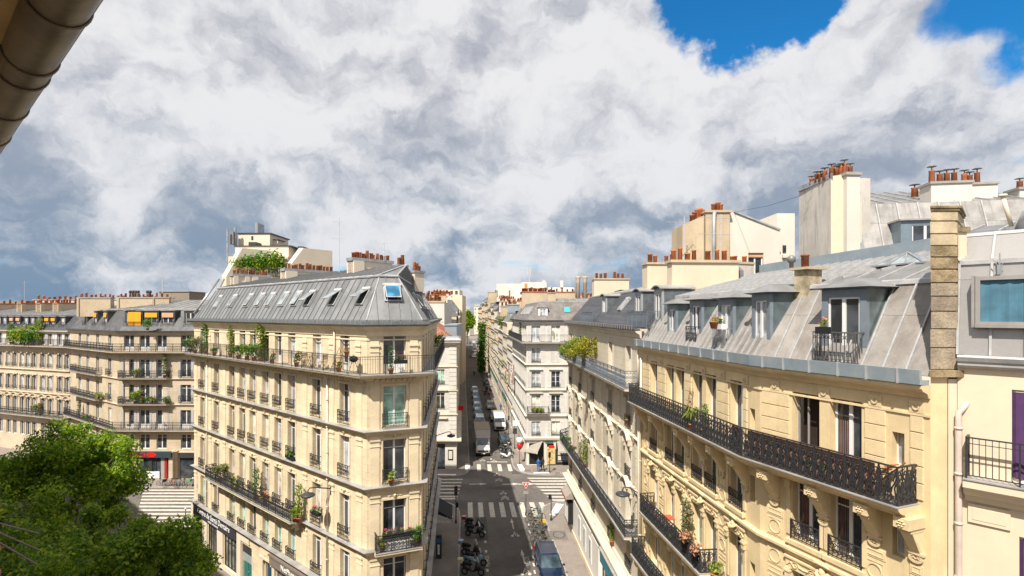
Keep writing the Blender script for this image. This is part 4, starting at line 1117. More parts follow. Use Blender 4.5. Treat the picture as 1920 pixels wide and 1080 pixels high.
for z in(6,8,10,12,14,16):mb.lathe([(.08,0),(.08,.06)],(.12 if z<15 else .16,-.14 if z<15 else-.1,z),8)
put('downpipe',mb.data('downpipe',STONE_LT2),RBLD,F1 .M(0,0,0))
# ---- roof: gutter box, mansard of warm zinc sheets
SB=20.86;inward=-1
GP=[A,B,C]
molding('gutter',RBLD,GP,[(.05,GE+.08),(.40,GE+.10),(.44,GE+.46),(.36,GE+.46),(.32,GE+.20),(.06,GE+.20)],ZINCBL)
gj=MB();gj.box(-.02,.02,-.455,-.36,.09,.475);gm=gj.data('gutter_joint',ZINCB)
for fr,ss in((F1,[i*1.05+.4 for i in range(10)]),(F2,[.5,1.3,2.2,3.1,3.9,4.7])):
 for s in ss:put('gutter_joint',gm,RBLD,fr.M(s,0,GE))
def rpath(o):return offset_path(GP,o)
for(q0,q1,pw)in((0,1,.42),(1,2,.58)):
 bb=rpath(-.02);tt=rpath(-1.5)
 z0=GE+.28
 if q0==0:
  rf=put('roof',(lambda mb:(mb.face([(*bb[0],z0),(*bb[1],z0),(*tt[1],SB),(*tt[0],SB)]),mb.face([(*bb[1],z0),(*bb[2],z0),(*tt[2],SB),(*tt[1],SB)]),mb.data('roof',ZINCW))[-1])(MB()),RBLD,IDM)
 slope_panels(rf,(*bb[q0],z0),(*bb[q1],z0),(*tt[q0],SB),(*tt[q1],SB),pw,ZINCW,ZINCB,batten=.045,split=[(0,1.75),(1.75,3.2)])
tp=rpath(-1.5)
uroof=MB();rr=offset_path(GP,[-6.8,-5.6])
uroof.face([(*tp[0],SB+.02),(*tp[1],SB+.02),(*rr[1],SB+1.35),(*rr[0],SB+1.35)]);uroof.face([(*tp[1],SB+.02),(*tp[2],SB+.02),(*rr[2],SB+1.35),(*rr[1],SB+1.35)])
uf=put('upper_roof',uroof.data('upper_roof',ZINC),RBLD,IDM)
ZINCU=mat('zinc_upper',(.27,.265,.26),.45,metal=.25,var=.25,nscale=.9,rnd=.1,streak=.2,fine=.1)
for q0,q1,pw in((0,1,.62),(1,2,.8)):
 slope_panels(uf,(*tp[q0],SB+.02),(*tp[q1],SB+.02),(*rr[q0],SB+1.35),(*rr[q1],SB+1.35),pw,ZINCU,ZINCB,batten=.05)
molding('ridge_flashing',RBLD,tp,[(.05,SB-.06),(.12,SB-.03),(.10,SB+.08),(-.10,SB+.12),(-.10,SB+.04)],ZINCB)
r2=[rr[0],rr[1],rr[2]]
molding('parapet_flashing',RBLD,r2,[(.0,SB+1.2),(.0,SB+1.85),(-.2,SB+1.85),(-.2,SB+1.2)],ZINCBL)
lan=F2 .w(2.2,-4.0,SB+.72);
mb=MB();W_,D_,H_=.8,.55,.42
for sg in(-1,1):mb.tube([(sg*W_,-D_,0),(0,0,H_)],.03,4);mb.tube([(sg*W_,D_,0),(0,0,H_)],.03,4);mb.tube([(sg*W_*.33,-D_,0),(0,0,H_)],.022,4);
mb.tube([(-W_,-D_,0),(W_,-D_,0)],.035,4);mb.tube([(-W_,D_,0),(W_,D_,0)],.035,4);mb.tube([(-W_,-D_,0),(-W_,D_,0)],.035,4);mb.tube([(W_,-D_,0),(W_,D_,0)],.035,4)
mb.k=1;
for tri in(((-W_,-D_),(W_,-D_)),((W_,-D_),(W_,D_)),((W_,D_),(-W_,D_)),((-W_,D_),(-W_,-D_))):mb.face([(*tri[0],-.01),(*tri[1],-.01),(0,0,H_-.02)])
put('roof_lantern',mb.data('roof_lantern',[ZINCL,SKG]),RBLD,T3(*lan,F2 .ang))
# ---- dormers
def dormer(bld,fr,s,w,z,wh,ww,zin,depth,roofk,body,framem=WHITEP,gl=GLASS,trim=BLUEP,o=-.35,rail=None,hood=None,pane_style='plain'):
 """front of the dormer at offset o; cheeks run back into the slope"""
 H=wh+.22
 mb=MB();fw=(w-ww)/2
 mb.box(-w/2,-ww/2,0,.12,0,H);mb.box(ww/2,w/2,0,.12,0,H);mb.box(-ww/2,ww/2,0,.12,wh,H)
 if z<zin:pass
 mb.k=1
 mb.box(-w/2,-w/2+.06,.121,depth,-.3,H);mb.box(w/2-.06,w/2,.121,depth,-.3,H);mb.box(-ww/2,ww/2,.0,.3,-.3,0)
 d=put('dormer',mb.data('dormer',[trim,body]),bld,fr.M(s,o,z))
 mb=MB();e=.22
 if roofk=='hip':
  mb.hexa([(-w/2-e,-e,H+.06),(w/2+e,-e,H+.06),(w/2+e,depth,H+.06),(-w/2-e,depth,H+.06)],[(-w*.05,w*.30,H+.36),(w*.05,w*.30,H+.36),(w*.05,depth,H+.36),(-w*.05,depth,H+.36)])
  mb.k=1;mb.hexa([(-w/2-.02,-.02,H),(w/2+.02,-.02,H),(w/2+.02,depth,H),(-w/2-.02,depth,H)],[(-w/2-e,-e,H+.059),(w/2+e,-e,H+.059),(w/2+e,depth,H+.059),(-w/2-e,depth,H+.059)])
 elif roofk=='curve':
  N=6
  for i in range(N):
   x0,x1=-w/2-.1+(w+.2)*i/N,-w/2-.1+(w+.2)*(i+1)/N;f=lambda x:H+.02+.16*(1-(2*x/(w+.2))**2)
   mb.hexa([(x0,-.15,f(x0)),(x1,-.15,f(x1)),(x1,depth,f(x1)),(x0,depth,f(x0))],[(x0,-.15,f(x0)+.06),(x1,-.15,f(x1)+.06),(x1,depth,f(x1)+.06),(x0,depth,f(x0)+.06)])
  mb.k=1;mb.box(-w/2,w/2,.0,.1,H,H+.1)
 else:
  mb.box(-w/2-.1,w/2+.1,-.12,depth,H,H+.08)
 put('dormer_roof',mb.data('dormer_roof',[ZINCU if roofk=='hip' else ZLEDGE,body]),d,fr.M(s,o,z))
 mm=fr.M(s,o-.04,z)
 put('window_frame',win_frame_mesh(ww,wh,pane_style,framem),d,mm)
 pw=ww/2-.11
 for x in(-ww/2+.055,.055):put('pane',pane_mesh(pw,wh-.14,gl),d,mm@Matrix.Translation((x,0,.07)))
 if rail:put('guard_rail',rail,d,fr.M(s,o,z))
 return d
ZCHK=mat('zinc_cheek',(.17,.22,.235),.35,metal=.45,var=.3,nscale=1.5,fine=.08)
for i,(px_,w_,ww_,z_,wh_,rl)in enumerate(((1259,1.0,.62,18.85,1.35,None),(1304,1.15,.72,18.62,1.72,'iron'),(1360,1.15,.76,18.62,1.72,'white'),(1426,1.1,.72,19.0,1.45,None))):
 s=F1 .s_at(px_,-.40)
 rm=None
 if rl=='iron':rm=guard_mesh(.95,.82,IRON,.22)
 if rl=='white':
  def fw():
   mb=MB();mb.box(-.5,.5,-.29,-.25,.78,.82);mb.box(-.5,.5,-.28,-.26,.06,.08)
   for k in range(13):x=-.5+k/12;mb.box(x-.012,x+.012,-.28,-.26,.0,.78)
   for sg in(-1,1):
    mb.box(sg*.5-.012,sg*.5+.012,-.25,0,.78,.81)
    for q in(-.18,-.09):mb.box(sg*.5-.01,sg*.5+.01,q-.01,q+.01,0,.78)
   return mb.data('guard_rail',ZINCL)
  rm=fw()
 dormer(RBLD,F1,s,w_,z_,wh_,ww_,0,1.7,'hip',ZCHK,gl=[GLASS,GLASS,GLASSC,GLASSC][i],trim=BLUEP,o=-.40,rail=rm)
s=F2 .s_at(1581,-.35)
def gbig():
 mb=MB();mb.box(-.62,.62,-.47,-.43,.82,.86);mb.box(-.62,.62,-.46,-.44,.06,.08)
 q=MB()
 for k in range(11):
  x=-.62+1.24*k/10;mb.box(x-.01,x+.01,-.46,-.44,.0,.82)
  if k<10:ribbon(q,arc(x+.062,.70,.045,0,2*PI*5/6,5),.008,.008,True)
 mb.mesh([(a,b_-.45,c)for a,b_,c in q.v],q.f)
 for sg in(-1,1):
  mb.box(sg*.62-.012,sg*.62+.012,-.43,0,.82,.86)
  for q2 in(-.36,-.27,-.18,-.09):mb.box(sg*.62-.01,sg*.62+.01,q2-.01,q2+.01,0,.82)
 mb.box(-.66,.66,-.48,0,-.03,-.0)
 return mb.data('guard_rail',mat('grey_iron',(.10,.10,.105),.5,var=.1))
dormer(RBLD,F2,s,1.38,18.62,1.86,.98,0,1.9,'hip',ZCHK,gl=GLASS,trim=BLUEP,o=-.35,rail=gbig(),pane_style='plain')
cp=F2 .w(F2 .s_at(1503,-1.3)-.0,-1.25,0);cq=F2 .w(F2 .s_at(1503,-1.3),-1.95,0)
chimney(RBLD,cp.xy,cq.xy,.48,20.1,21.55,mat('mossy_render',(.52,.44,.30),.9,var=.35,nscale=2.5,col2=(.20,.17,.11),fine=.2),[.3],.08,capm=BEIGEW,over=.12,kinds=(1,),sc=.9)
mb=MB();mb.smooth=True;mb.lathe([(.07,0),(.07,.18),(.13,.22),(.13,.38),(.05,.44)],n=10);q=cq;put('roof_vent',mb.data('roof_vent',ZINC),RBLD,T3(cp.x-.12,cp.y+.35,21.55))
PWD=-F2 .n
a=C+F2 .n*.30;
fr=Fr(C,C+Vector((.64,-.02)))
STONEK=mat('stack_stone',(.55,.45,.30),.9,var=.25,nscale=1.6,fine=.12,rnd=.1,bump=.4)
MOSSK=mat('stack_stone_mossy',(.17,.13,.07),.95,var=.5,nscale=3.2,col2=(.36,.28,.17),fine=.3,rnd=.1,bump=.8)
OLDK=mat('stack_stone_weathered',(.25,.205,.15),.95,var=.4,nscale=2.6,col2=(.40,.33,.24),fine=.3,rnd=.12,bump=.8)
SK=thing('stone_chimney_wall','tall weathered stone block chimney pier between the ochre block and the cream facade','chimney',(C.x,C.y,0))
zs=[18.62,19.16,19.62,20.05,20.42,20.75,21.08,21.38,21.66,21.95,22.26,22.52]
mtl=[OLDK,OLDK,OLDK,OLDK,OLDK,MOSSK,MOSSK,MOSSK,STONEK,STONEK,STONEK]
SV=Vector((.70,.71));sw=Vector((.64,-.02))
def stackpoly(g0,g1,back,j=0.):
 u=sw.normalized();a0=u*(-g0+j);a1=sw+u*(g1+j);f=Vector((0,-1))*g1
 return[tuple(a0+f),tuple(a1+f),tuple(a1+SV*back),tuple(a0+SV*back)]
for i in range(11):
 mb=MB();j=random.uniform(-.012,.012);z0,z1=zs[i]+.006,zs[i+1]-.006;e=.018
 mb.prism(stackpoly(.0,.0,1.6,j),z0+e,z1-e);mb.prism(stackpoly(-.02,-.02,1.58,j),z0,z0+e-.0005);mb.prism(stackpoly(-.02,-.02,1.58,j),z1-e+.0005,z1)
 put('stone_block',mb.data('stone_block',mtl[i]),SK,T3(C.x,C.y,0))
mb=MB();mb.prism(stackpoly(.03,.03,1.62),22.52,22.58);mb.prism(stackpoly(.06,.06,1.65),22.58,22.63);put('stack_cap',mb.data('stack_cap',MOSSK),SK,T3(C.x,C.y,0))
mb=MB();mb.prism(stackpoly(.12,.12,.6),18.46,18.62);put('stack_base',mb.data('stack_base',MOSSK),SK,T3(C.x,C.y,0))
def pierp(a,b):u=sw.normalized();p=u*a;q=u*b;return[tuple(p),tuple(q),tuple(q+SV*1.4),tuple(p+SV*1.4)]
mb=MB();mb.prism(pierp(0,.40),0,18.46);put('pier',mb.data('pier',YELLOW),SK,T3(C.x,C.y,0))
mb=MB();mb.prism(pierp(.42,.64),0,18.40);put('pier',mb.data('pier',RENDER),SK,T3(C.x,C.y,0))
#  CREAM FACADE AT THE RIGHT EDGE
G0=C+Vector((.62,-.05));GD=Vector((.67,-.742));G1=G0+GD*6
CF=Fr(G0,G1)
CB=thing('cream_rendered_building','smooth cream rendered facade with plain zinc attic at the right edge','building',(G0 .x,G0 .y,0))
GZ=18.86
dA=CF.s_at(1897);
opsG=[(dA,dA+1.1,16.12,18.25),(CF.s_at(1911),CF.s_at(1911)+1.0,12.6,14.9)]
wall('wall',CB,CF,0,CF.L,0,GZ-.1,opsG,RENDER,.16)
PURP=mat('purple_curtain',(.095,.04,.13),.9,var=.25,nscale=2)
for(a_,b_,z_,zt_)in opsG:
 w_=b_-a_;f=put('window',win_frame_mesh(w_,zt_-z_,'plain',WHITEP),CB,CF.M((a_+b_)/2,-.1,z_))
 put('pane',pane_mesh(w_/2-.11,zt_-z_-.14,GLASSC),f,CF.M((a_+b_)/2-w_/2+.055,-.1,z_+.07));put('pane',pane_mesh(w_/2-.11,zt_-z_-.14,GLASSC),f,CF.M((a_+b_)/2+.055,-.1,z_+.07))
 mb=MB();mb.smooth=True;N=16
 for i in range(N):
  x0,x1=w_*i/N-.0,w_*(i+1)/N;g_=lambda i_:-.012-.05*abs(math.sin(i_*1.1))
  mb.face([(x0,g_(i),.1),(x1,g_(i+1),.1),(x1,g_(i+1),zt_-z_-.08),(x0,g_(i),zt_-z_-.08)])
 put('curtain',mb.data('curtain',PURP),f,CF.M(a_,-.085,z_))
balcony(CB,spath(CF,.15,CF.L-.2),16.10,.42,'bars',IRON,1.0,.98,.16,RENDER,prof=[(.001,15.5),(.10,15.52),(.14,15.66),(.30,15.74),(.34,15.84),(.42,15.90),(.42,16.08),(.001,16.08)])
mb=MB();mb.box(.2,.95,-.05,-.001,15.0,15.45);mb.box(.28,.87,-.06,-.0501,15.08,15.36);put('panel_molding',mb.data('panel_molding',RENDER),CB,CF.M(0,0,0))
molding('gutter',CB,[G0+GD*.02,G1],[(.001,GZ-.16),(.10,GZ-.16),(.16,GZ-.10),(.16,GZ-.05),(.20,GZ),(.24,GZ+.10),(.22,GZ+.14),(.05,GZ+.14),(.001,GZ)],ZINCB)
ZP=mat('zinc_bright',(.36,.35,.34),.32,metal=.35,var=.2,nscale=1.2,col2=(.36,.34,.33),fine=.05,rnd=.05)
q0=G0;q1=G1
top=offset_path([q0,q1],-.35);bot=offset_path([q0,q1],-.02)
attic=put('roof',(lambda mb:(mb.face([(*bot[0],GZ+.14),(*bot[1],GZ+.14),(*top[1],21.22),(*top[0],21.22)]),mb.data('roof',ZP))[-1])(MB()),CB,IDM)
slope_panels(attic,(*bot[0],GZ+.14),(*bot[1],GZ+.14),(*top[0],21.22),(*top[1],21.22),.62,ZP,ZINCB,batten=.05,split=[(0,1.85),(1.85,2.4)])
top2=offset_path([q0,q1],-.95)
slope_panels(attic,(*top[0],21.26),(*top[1],21.26),(*top2[0],21.98),(*top2[1],21.98),.62,ZP,ZINCB,batten=.05)
top3=offset_path([q0,q1],-4.5)
slope_panels(attic,(*top2[0],21.99),(*top2[1],21.99),(*top3[0],22.6),(*top3[1],22.6),.7,ZINCU,ZINCB,batten=.05)
molding('ridge_flashing',CB,[top[0],top[1]],[(.02,21.18),(.08,21.2),(.08,21.30),(-.05,21.32)],ZINCB)
molding('ridge_flashing',CB,[top2[0],top2[1]],[(.02,21.93),(.08,21.95),(.06,22.03),(-.08,22.03)],ZINCB)
bx=CF.s_at(1828,.1);
mb=MB();w_,h_=1.75,1.16;t=.09
mb.box(0,w_,-.05,.3,0,t);mb.box(0,w_,-.05,.3,h_-t,h_);mb.box(0,t,-.05,.3,t,h_-t);mb.box(w_-t,w_,-.05,.3,t,h_-t);mb.box(-.07,-.01,-.06,.28,-.05,h_+.02);mb.box(w_/2-.02+.0,w_/2+.02,-.03,.1,t,h_-t);mb.box(-.0,w_,-.11,-.051,-.05,.03)
f=put('window',mb.data('window_frame',mat('grey_metal_frame',(.36,.345,.33),.4,metal=.3,var=.1)),CB,CF.M(bx,.02,19.72))
mb=MB();mb.smooth=True;N=22
for i in range(N):
 g_=lambda i_:.02*abs(math.sin(i_*.9));mb.face([(t+(w_-2*t)*i/N,.01+g_(i),t),(t+(w_-2*t)*(i+1)/N,.01+g_(i+1),t),(t+(w_-2*t)*(i+1)/N,.01+g_(i+1),h_-t),(t+(w_-2*t)*i/N,.01+g_(i),h_-t)])
put('curtain',mb.data('curtain',mat('blue_curtain',(.075,.19,.27),.8,var=.25,nscale=1.6)),f,CF.M(bx,.02,19.72))
mb=MB();mb.smooth=True;mb.lathe([(.03,0),(.03,.12),(.015,.13),(.02,.2)],(w_*.55,-.08,.02),8);put('window_latch',mb.data('window_latch',BLACKM),f,CF.M(bx,.02,19.72))
for s in(.75,1.35,2.2):
 mb=MB();mb.box(-.04,.04,-.09,-.02,0,.22);mb.box(-.012,.012,-.06,-.02,.22,.5);mb.tube([(-.11,-.05,.34),(0,-.08,.16),(.11,-.05,.34)],.010,4)
 put('roof_bracket',mb.data('roof_bracket',ZINCL),CB,CF.M(s,-.16,20.92))
mb=MB();mb.smooth=True
mb.tube([(.40,-.12,18.82),(.40,-.14,18.4),(.36,-.14,18.05),(.08,-.14,17.75),(-.06,-.14,17.6),(-.06,-.14,17.3),(-.06,-.14,0)],[.06,.065,.065,.065,.065,.07,.07],10)
mb.lathe([(.09,0),(.10,.05),(.08,.08)],(.40,-.12,18.72),10)
for z in(17.2,16.1,14.9,13.6,12.4,10.5):mb.lathe([(.085,0),(.085,.06)],(-.06,-.14,z),10)
put('downpipe',mb.data('downpipe',mat('pale_pink_pipe',(.62,.53,.48),.55,var=.12)),CB,fr.M(.62,0,0))
mb=MB();mb.smooth=True;b_=CF.w(1.0,-1.3,22.35);mb.tube([(0,0,-.35),(.1,-.05,.08),(.5,-.45,.14),(1.6,-1.6,.14)],.12,10);put('ventilation_duct',mb.data('ventilation_duct',ZINCL),CB,T3(*b_))
mb=MB();mb.smooth=True;b_=CF.w(.75,-1.5,22.2);mb.tube([(0.12,0,0),(-.1,0,.75)],.05,8);mb.lathe([(.09,0),(.09,.06)],(-.1,0,.75),8);put('vent_pipe',mb.data('vent_pipe',RENDER2),CB,T3(*b_))
cpos=fr.w(.72,-.5,0);st=chimney(CB,cpos.xy,cpos.xy+Vector((.30,.02)),.6,20.4,22.15,RENDER,[.5],.12,MOSSK,.05,kinds=(1,),sc=.95)
#  MIDDLE RIGHT BUILDING (slate mansard)
MR=thing('slate_roof_apartment_building','pale stone block with dark slate mansard between the ochre block and the crossing','building',(A.x,A.y,0))
E1=Vector((6.6,53.3));
FE=Fr(E0,A);FEc=Fr(Vector((7.4,54.6)),E0);FEn=Fr(Vector((20,55.5)),Vector((7.4,54.6)))
EZ=19.05
ELV=[(15.88,2.2),(13.30,1.95),(10.35,2.15),(7.65,2.1),(4.95,2.0)]
be=[FE.s_at(p,-.1)for p in(1073,1091,1115,1148,1182)]
wall('wall',MR,FE,0,FE.L,0,EZ,[(b-.5,b+.5,z,z+h)for b in be for z,h in ELV]+[(FE.L-12.4,FE.L-8.6,.3,3.2),(FE.L-7,FE.L-1,.3,3.2)],STONE_LT,.28)
wall('wall',MR,FEc,0,FEc.L,0,EZ,[(FEc.L/2-.5,FEc.L/2+.5,z,z+h)for z,h in ELV],STONE_LT,.28)
wall('wall',MR,FEn,0,FEn.L,0,EZ,[],STONE_LT,.28)
ORF=mat('orange_shutter',(.50,.25,.06),.6,var=.1)
for bi,b in enumerate(be):
 for li,(z,h)in enumerate(ELV):
  window(MR,FE.M(b,-.22,z),1.0,h,'tall')
  if li in(1,2,4):put('guard_rail',guard_mesh(1.05,.72,IRON,.10),MR,FE.M(b,0,z-.02))
  if li in(2,3):
   def fh():
    mb=MB();q=MB();pts=arc(0,-.18,.78,PI*.14,PI*.86,8)
    for i in range(8):
     (x0,z0),(x1,z1)=pts[i],pts[i+1]
     mb.hexa([(x1,-.36,z1),(x0,-.36,z0),(x0,-.0,z0),(x1,-.0,z1)],[(x1,-.36,z1+.09),(x0,-.36,z0+.09),(x0,-.0,z0+.09),(x1,-.0,z1+.09)])
    for sg in(-1,1):mb.box(sg*.64-.08,sg*.64+.08,-.26,-.001,-.15,.14);mb.box(sg*.64-.06,sg*.64+.06,-.14,-.001,-.42,-.15)
    mb.box(-.5,.5,-.06,-.001,.02,.3)
    return mb.data('window_hood',STONE_LT2)
   put('window_hood',cached('hoodE',fh),MR,FE.M(b,0,z+h))
  if li in(1,):
   def fh2():
    mb=MB();mb.box(-.7,.7,-.30,-.001,.12,.20);mb.box(-.62,.62,-.18,-.001,.04,.12)
    for sg in(-1,1):mb.box(sg*.6-.07,sg*.6+.07,-.2,-.001,-.25,.04)
    return mb.data('window_hood',STONE_LT2)
   put('window_hood',cached('hoodE2',fh2),MR,FE.M(b,0,z+h))
  if li in(0,1,2,3):
   put('window_frame_stone',cached(('wsE',round(h,1)),lambda:(lambda mb:(mb.box(-.66,-.53,-.04,-.001,0,h),mb.box(.53,.66,-.04,-.001,0,h),mb.data('window_frame_stone',STONE_LT2))[-1])(MB())),MR,FE.M(b,0,z))
mb=MB();mb.box(-.5,0,-.0,.05,0,1.9);put('orange_shutter',mb.data('orange_shutter',ORF),MR,FE.M(be[1]+.45,-.1,ELV[1][0]))
pe=[FEn.w(8,0,0).xy,Vector((7.4,54.6)),E0,A]
for s in[(be[i]+be[i+1])/2 for i in range(4)]+[.5,FE.L-1.2]:
 for z0,z1 in((13.2,15.4),(10.3,12.9),(7.9,10.0)):
  mb=MB();n=5;h=(z1-z0)/n
  for i in range(n):pass
  for i in range(n):mb=MB();mb.box(-.26,.26,-.04,-.001,h*i+.02,h*(i+1)-.02);put('stone_block',cached(('sbE',round(h,2),i),lambda:mb.data('stone_block',STONE_LT2)),MR,FE.M(s,0,z0))
  def fc():
   mb=MB();mb.smooth=True;mb.lathe([(0,-.3),(.09,-.2),(.13,0),(.18,.12),(.2,.2),(0,.2)],(0,-.08,0),8);return mb.data('bracket_ornament',STONE_LT2)
  put('bracket_ornament',cached('brE',fc),MR,FE.M(s,0,z1+.05))
balcony(MR,[Vector((7.4,54.6)),E0,A-(A-E0).normalized()*.35],15.85,.85,'ornate',IRONB,1.0,.98,.15,STONE_LT2)
balcony(MR,[Vector((7.4,54.6)),E0,A-(A-E0).normalized()*.5],7.62,.85,'ornate',IRON,1.0,.95,.15,STONE_LT2)
molding('cornice',MR,pe,[(.001,EZ-.4),(.06,EZ-.4),(.12,EZ-.2),(.34,EZ-.06),(.34,EZ),(.001,EZ)],STONE_LT2)
for z in(13.05,10.1,4.8):molding('string_course',MR,pe,[(.001,z-.2),(.08,z-.18),(.16,z-.04),(.001,z)],STONE_LT2)
molding('ledge',MR,[E0,A-(A-E0).normalized()*.4],[(.001,4.2),(.5,4.25),(.6,4.35),(.6,4.5),(.001,4.62)],STONE_LT2)
molding('gutter',MR,pe,[(.1,EZ+.0),(.40,EZ+.02),(.46,EZ+.10),(.46,EZ+.28),(.38,EZ+.28),(.34,EZ+.12),(.1,EZ+.12)],mat('gutter_dark',(.11,.11,.12),.5,metal=.2,var=.15))
g0=MB();g0 .box(-.012,.012,-.49,-.40,.05,.30);gme=g0 .data('gutter_bracket',ZLEDGE)
for k in range(46):put('gutter_bracket',gme,MR,FE.M(FE.L*(k+.5)/46,0,EZ))
MB_=21.55
pe2=[Vector((12.5,54.6)),Vector((7.4,54.6)),E0,A]
mr_roof,mtop=mansard(MR,pe2,EZ+.12,2.0,MB_,SLATE)
mt2=mansard(MR,[Vector(p)for p in mtop],MB_+.0,3.2,MB_+.65,ZINC,name='upper_roof',pw=.7,skip=(0,))
molding('ridge_flashing',MR,mtop,[(.02,MB_-.05),(.08,MB_-.05),(.08,MB_+.06),(-.12,MB_+.1)],ZLEDGE)
for px_,gl in((1132,GLASSC),(1196,GLASS),(1233.5,GLASS)):
 s=FE.s_at(px_,-.75)
 dormer(MR,FE,s,1.25,19.45,1.62,.85,0,1.8,'curve',mat('slate_cheek',(.13,.15,.165),.5,metal=.2,var=.2),gl=gl,trim=mat('dormer_grey',(.30,.32,.34),.5,var=.1),o=-.75)
for px_,L_ in((1102,4.2),(1196,3.8),(1234,3.2)):
 s=FE.s_at(px_,-.1);q0=FE.w(s-L_/2,.0,0).xy;q1=FE.w(s+L_/2,0,0).xy
 if FE.s_at(px_,-.1)+L_/2>FE.L-.15:q1=FE.w(FE.L-.15,0,0).xy
 inn=-FE.n
 rail_path(MR,[q0+inn*.7,q0+inn*.05,q1+inn*.05,q1+inn*.7],EZ+.14,.95,'bars',IRONB,1.0)
s=FE.s_at(1163,-.9);skylight(MR,FE,s,.45,.6,.9,.0,SKG,.0,2.0,EZ+.12,MB_)
IN=-FE.n
a_=FE.w(FE.L+.0,-1.55,0).xy;chimney(MR,a_,a_+IN*3.7,.75,19.4,22.9,RENDER,[.06,.16,.27,.37,.58,.72,.83],.14,BEIGEW,.10,kinds=(0,1))
a_=FE.w(FE.s_at(1212,-1.6),-1.5,0).xy;chimney(MR,a_,a_+IN*2.2,1.0,20,23.15,RENDER,[.15,.3,.62,.8],.12,BEIGEW,.08,kinds=(1,0))
a_=FE.w(2.0,-2.0,0).xy;chimney(MR,a_,a_+IN*3.3,.9,19.6,23.3,RENDER,[.1,.22,.35,.62,.72,.85],.12,BEIGEW,.08,kinds=(0,1))
a_=FE.L-7.2
mb=MB();mb.box(0,6.6,-.62,-.001,3.25,4.15);tf=put('shop_fascia',mb.data('shop_fascia',TEAL),MR,FE.M(a_,0,0))
mb=MB();mb.box(-.02,6.62,-.72,0.0,4.15,4.24);put('fascia_top',mb.data('fascia_top',CONC),tf,FE.M(a_,0.001,0))
mb=MB();mb.box(.15,.45,-.25,-.001,.1,3.25);mb.box(2.2,2.45,-.25,-.001,.1,3.25);mb.box(6.2,6.5,-.25,-.001,.1,3.25);put('shop_pilaster',mb.data('shop_pilaster',TEAL),MR,FE.M(a_,0,0))
mb=MB();mb.box(.45,2.2,-.08,-.0,.3,3.2);put('shop_poster',mb.data('shop_poster',mat('patterned_teal',(.10,.42,.45),.5,var=.9,nscale=6,col2=(.5,.6,.55),fine=.3)),MR,FE.M(a_,0.002,0))
mb=MB();mb.box(0,5,.2,.25,0,2.9);put('shop_window',mb.data('shop_window',GLASS),MR,FE.M(FE.L-6.5,0,.3))
mb=MB();mb.smooth=True;mb.tube([(0,-.8,4.1),(1.3,-.95,4.0)],.06,8);put('sign_lamp',mb.data('sign_lamp',SIGNW),MR,FE.M(a_+4.4,0,0))
a_=FE.s_at(1066);b_=FE.s_at(1105)
SFW=mat('white_shop_panels',(.74,.72,.66),.5,var=.05)
mb=MB();L_=FE.L-7.6-3.6
mb.box(0,L_,-.30,-.001,.5,3.4);mb.k=1;mb.box(-.02,L_+.02,-.36,-.001,.1,.5);mb.k=0
wsf=put('shop_front',mb.data('shop_front',[SFW,STONE_PL]),MR,FE.M(2.2,0,0))
for s in(4.5,6.6,8.7):
 mb=MB();mb.box(0,1.0,-.34,-.301,1.1,2.9);mb.k=1;mb.box(.3,.45,-.345,-.341,1.3,2.7);put('shop_panel',mb.data('shop_panel',[WHITEP,BLACKM]),wsf,FE.M(2.2+s,0,0))
mb=MB();mb.box(0,1.9,-.75,-.301,1.1,3.05);mb.k=1;mb.box(.12,1.78,-.76,-.751,1.25,2.9);put('display_case',mb.data('display_case',[BLACKM,SIGNW]),wsf,FE.M(2.3,0,0))
mb=MB();mb.box(0,2.4,-1.05,-.301,3.45,3.62);mb.hexa([(0,-.301,3.62),(2.4,-.301,3.62),(2.4,-.301,4.1),(0,-.301,4.1)],[(0,-1.05,3.62),(2.4,-1.05,3.62),(2.4,-.5,4.1),(0,-.5,4.1)])
aw=put('shop_awning',mb.data('shop_awning',AWN),MR,FE.M(2.1,0,0))
mb=MB();mb.box(0,2.3,-1.09,-1.06,3.45,3.66);put('awning_sign',mb.data('awning_sign',mat('faded_red',(.42,.10,.07),.6,var=.2)),aw,FE.M(2.15,0,0))
q=MB();ribbon(q,arc(0,2.2,1.5,0,PI,10),.12,.25);put('entrance_arch',q.data('entrance_arch',STONE_LT2),MR,FE.M(FE.L-9.8,.1,.9))
mb=MB();mb.smooth=True;mb.tube([(0,-.12,4.4),(0,-.12,15.5)],.07,8);mb.tube([(0,-.16,15.9),(0,-.16,18.6)],.06,8);put('downpipe',mb.data('downpipe',STONE_LT2),MR,FE.M(FE.L-.12,0,0))
#  WHITE CORNER BUILDING WITH SHUTTERS (across the crossing)
random.seed(5)
H0=Vector((1.9,70.0));HD=Vector((-.0897,.996));H1=H0+HD*20;H2=Vector((12.5,70.3))
HB=thing('white_corner_building','white corner block with pale louvred shutters and taupe shop awnings past the crossing','building',(H0 .x,H0 .y,0))
FH=Fr(H0,H2);FHs=Fr(H1,H0)
HE=18.95
HLV=[(16.35,2.1),(13.6,2.0),(10.15,2.05),(6.55,2.1),(3.95,1.95)]
bh=[FH.s_at(1005),FH.s_at(1042),FH.s_at(1078)]
HLV5=[(16.3,2.1),(13.55,1.95),(10.3,2.1),(7.0,2.3),(3.95,1.9)]
opsH=[(b-.58,b+.58,z,z+h)for b in bh for z,h in HLV5]
wall('wall',HB,FH,0,FH.L,0,HE,opsH+[(.35,2.3,.15,3.0),(2.7,3.6,.15,2.9),(4.0,7.0,.5,3.0)],WHITEW,.22)
hsb=[1.2+i*1.75 for i in range(11)]
wall('wall',HB,FHs,0,FHs.L,0,HE,[(b-.42,b+.42,z,z+h)for b in hsb for z,h in HLV5],WHITEW,.22)
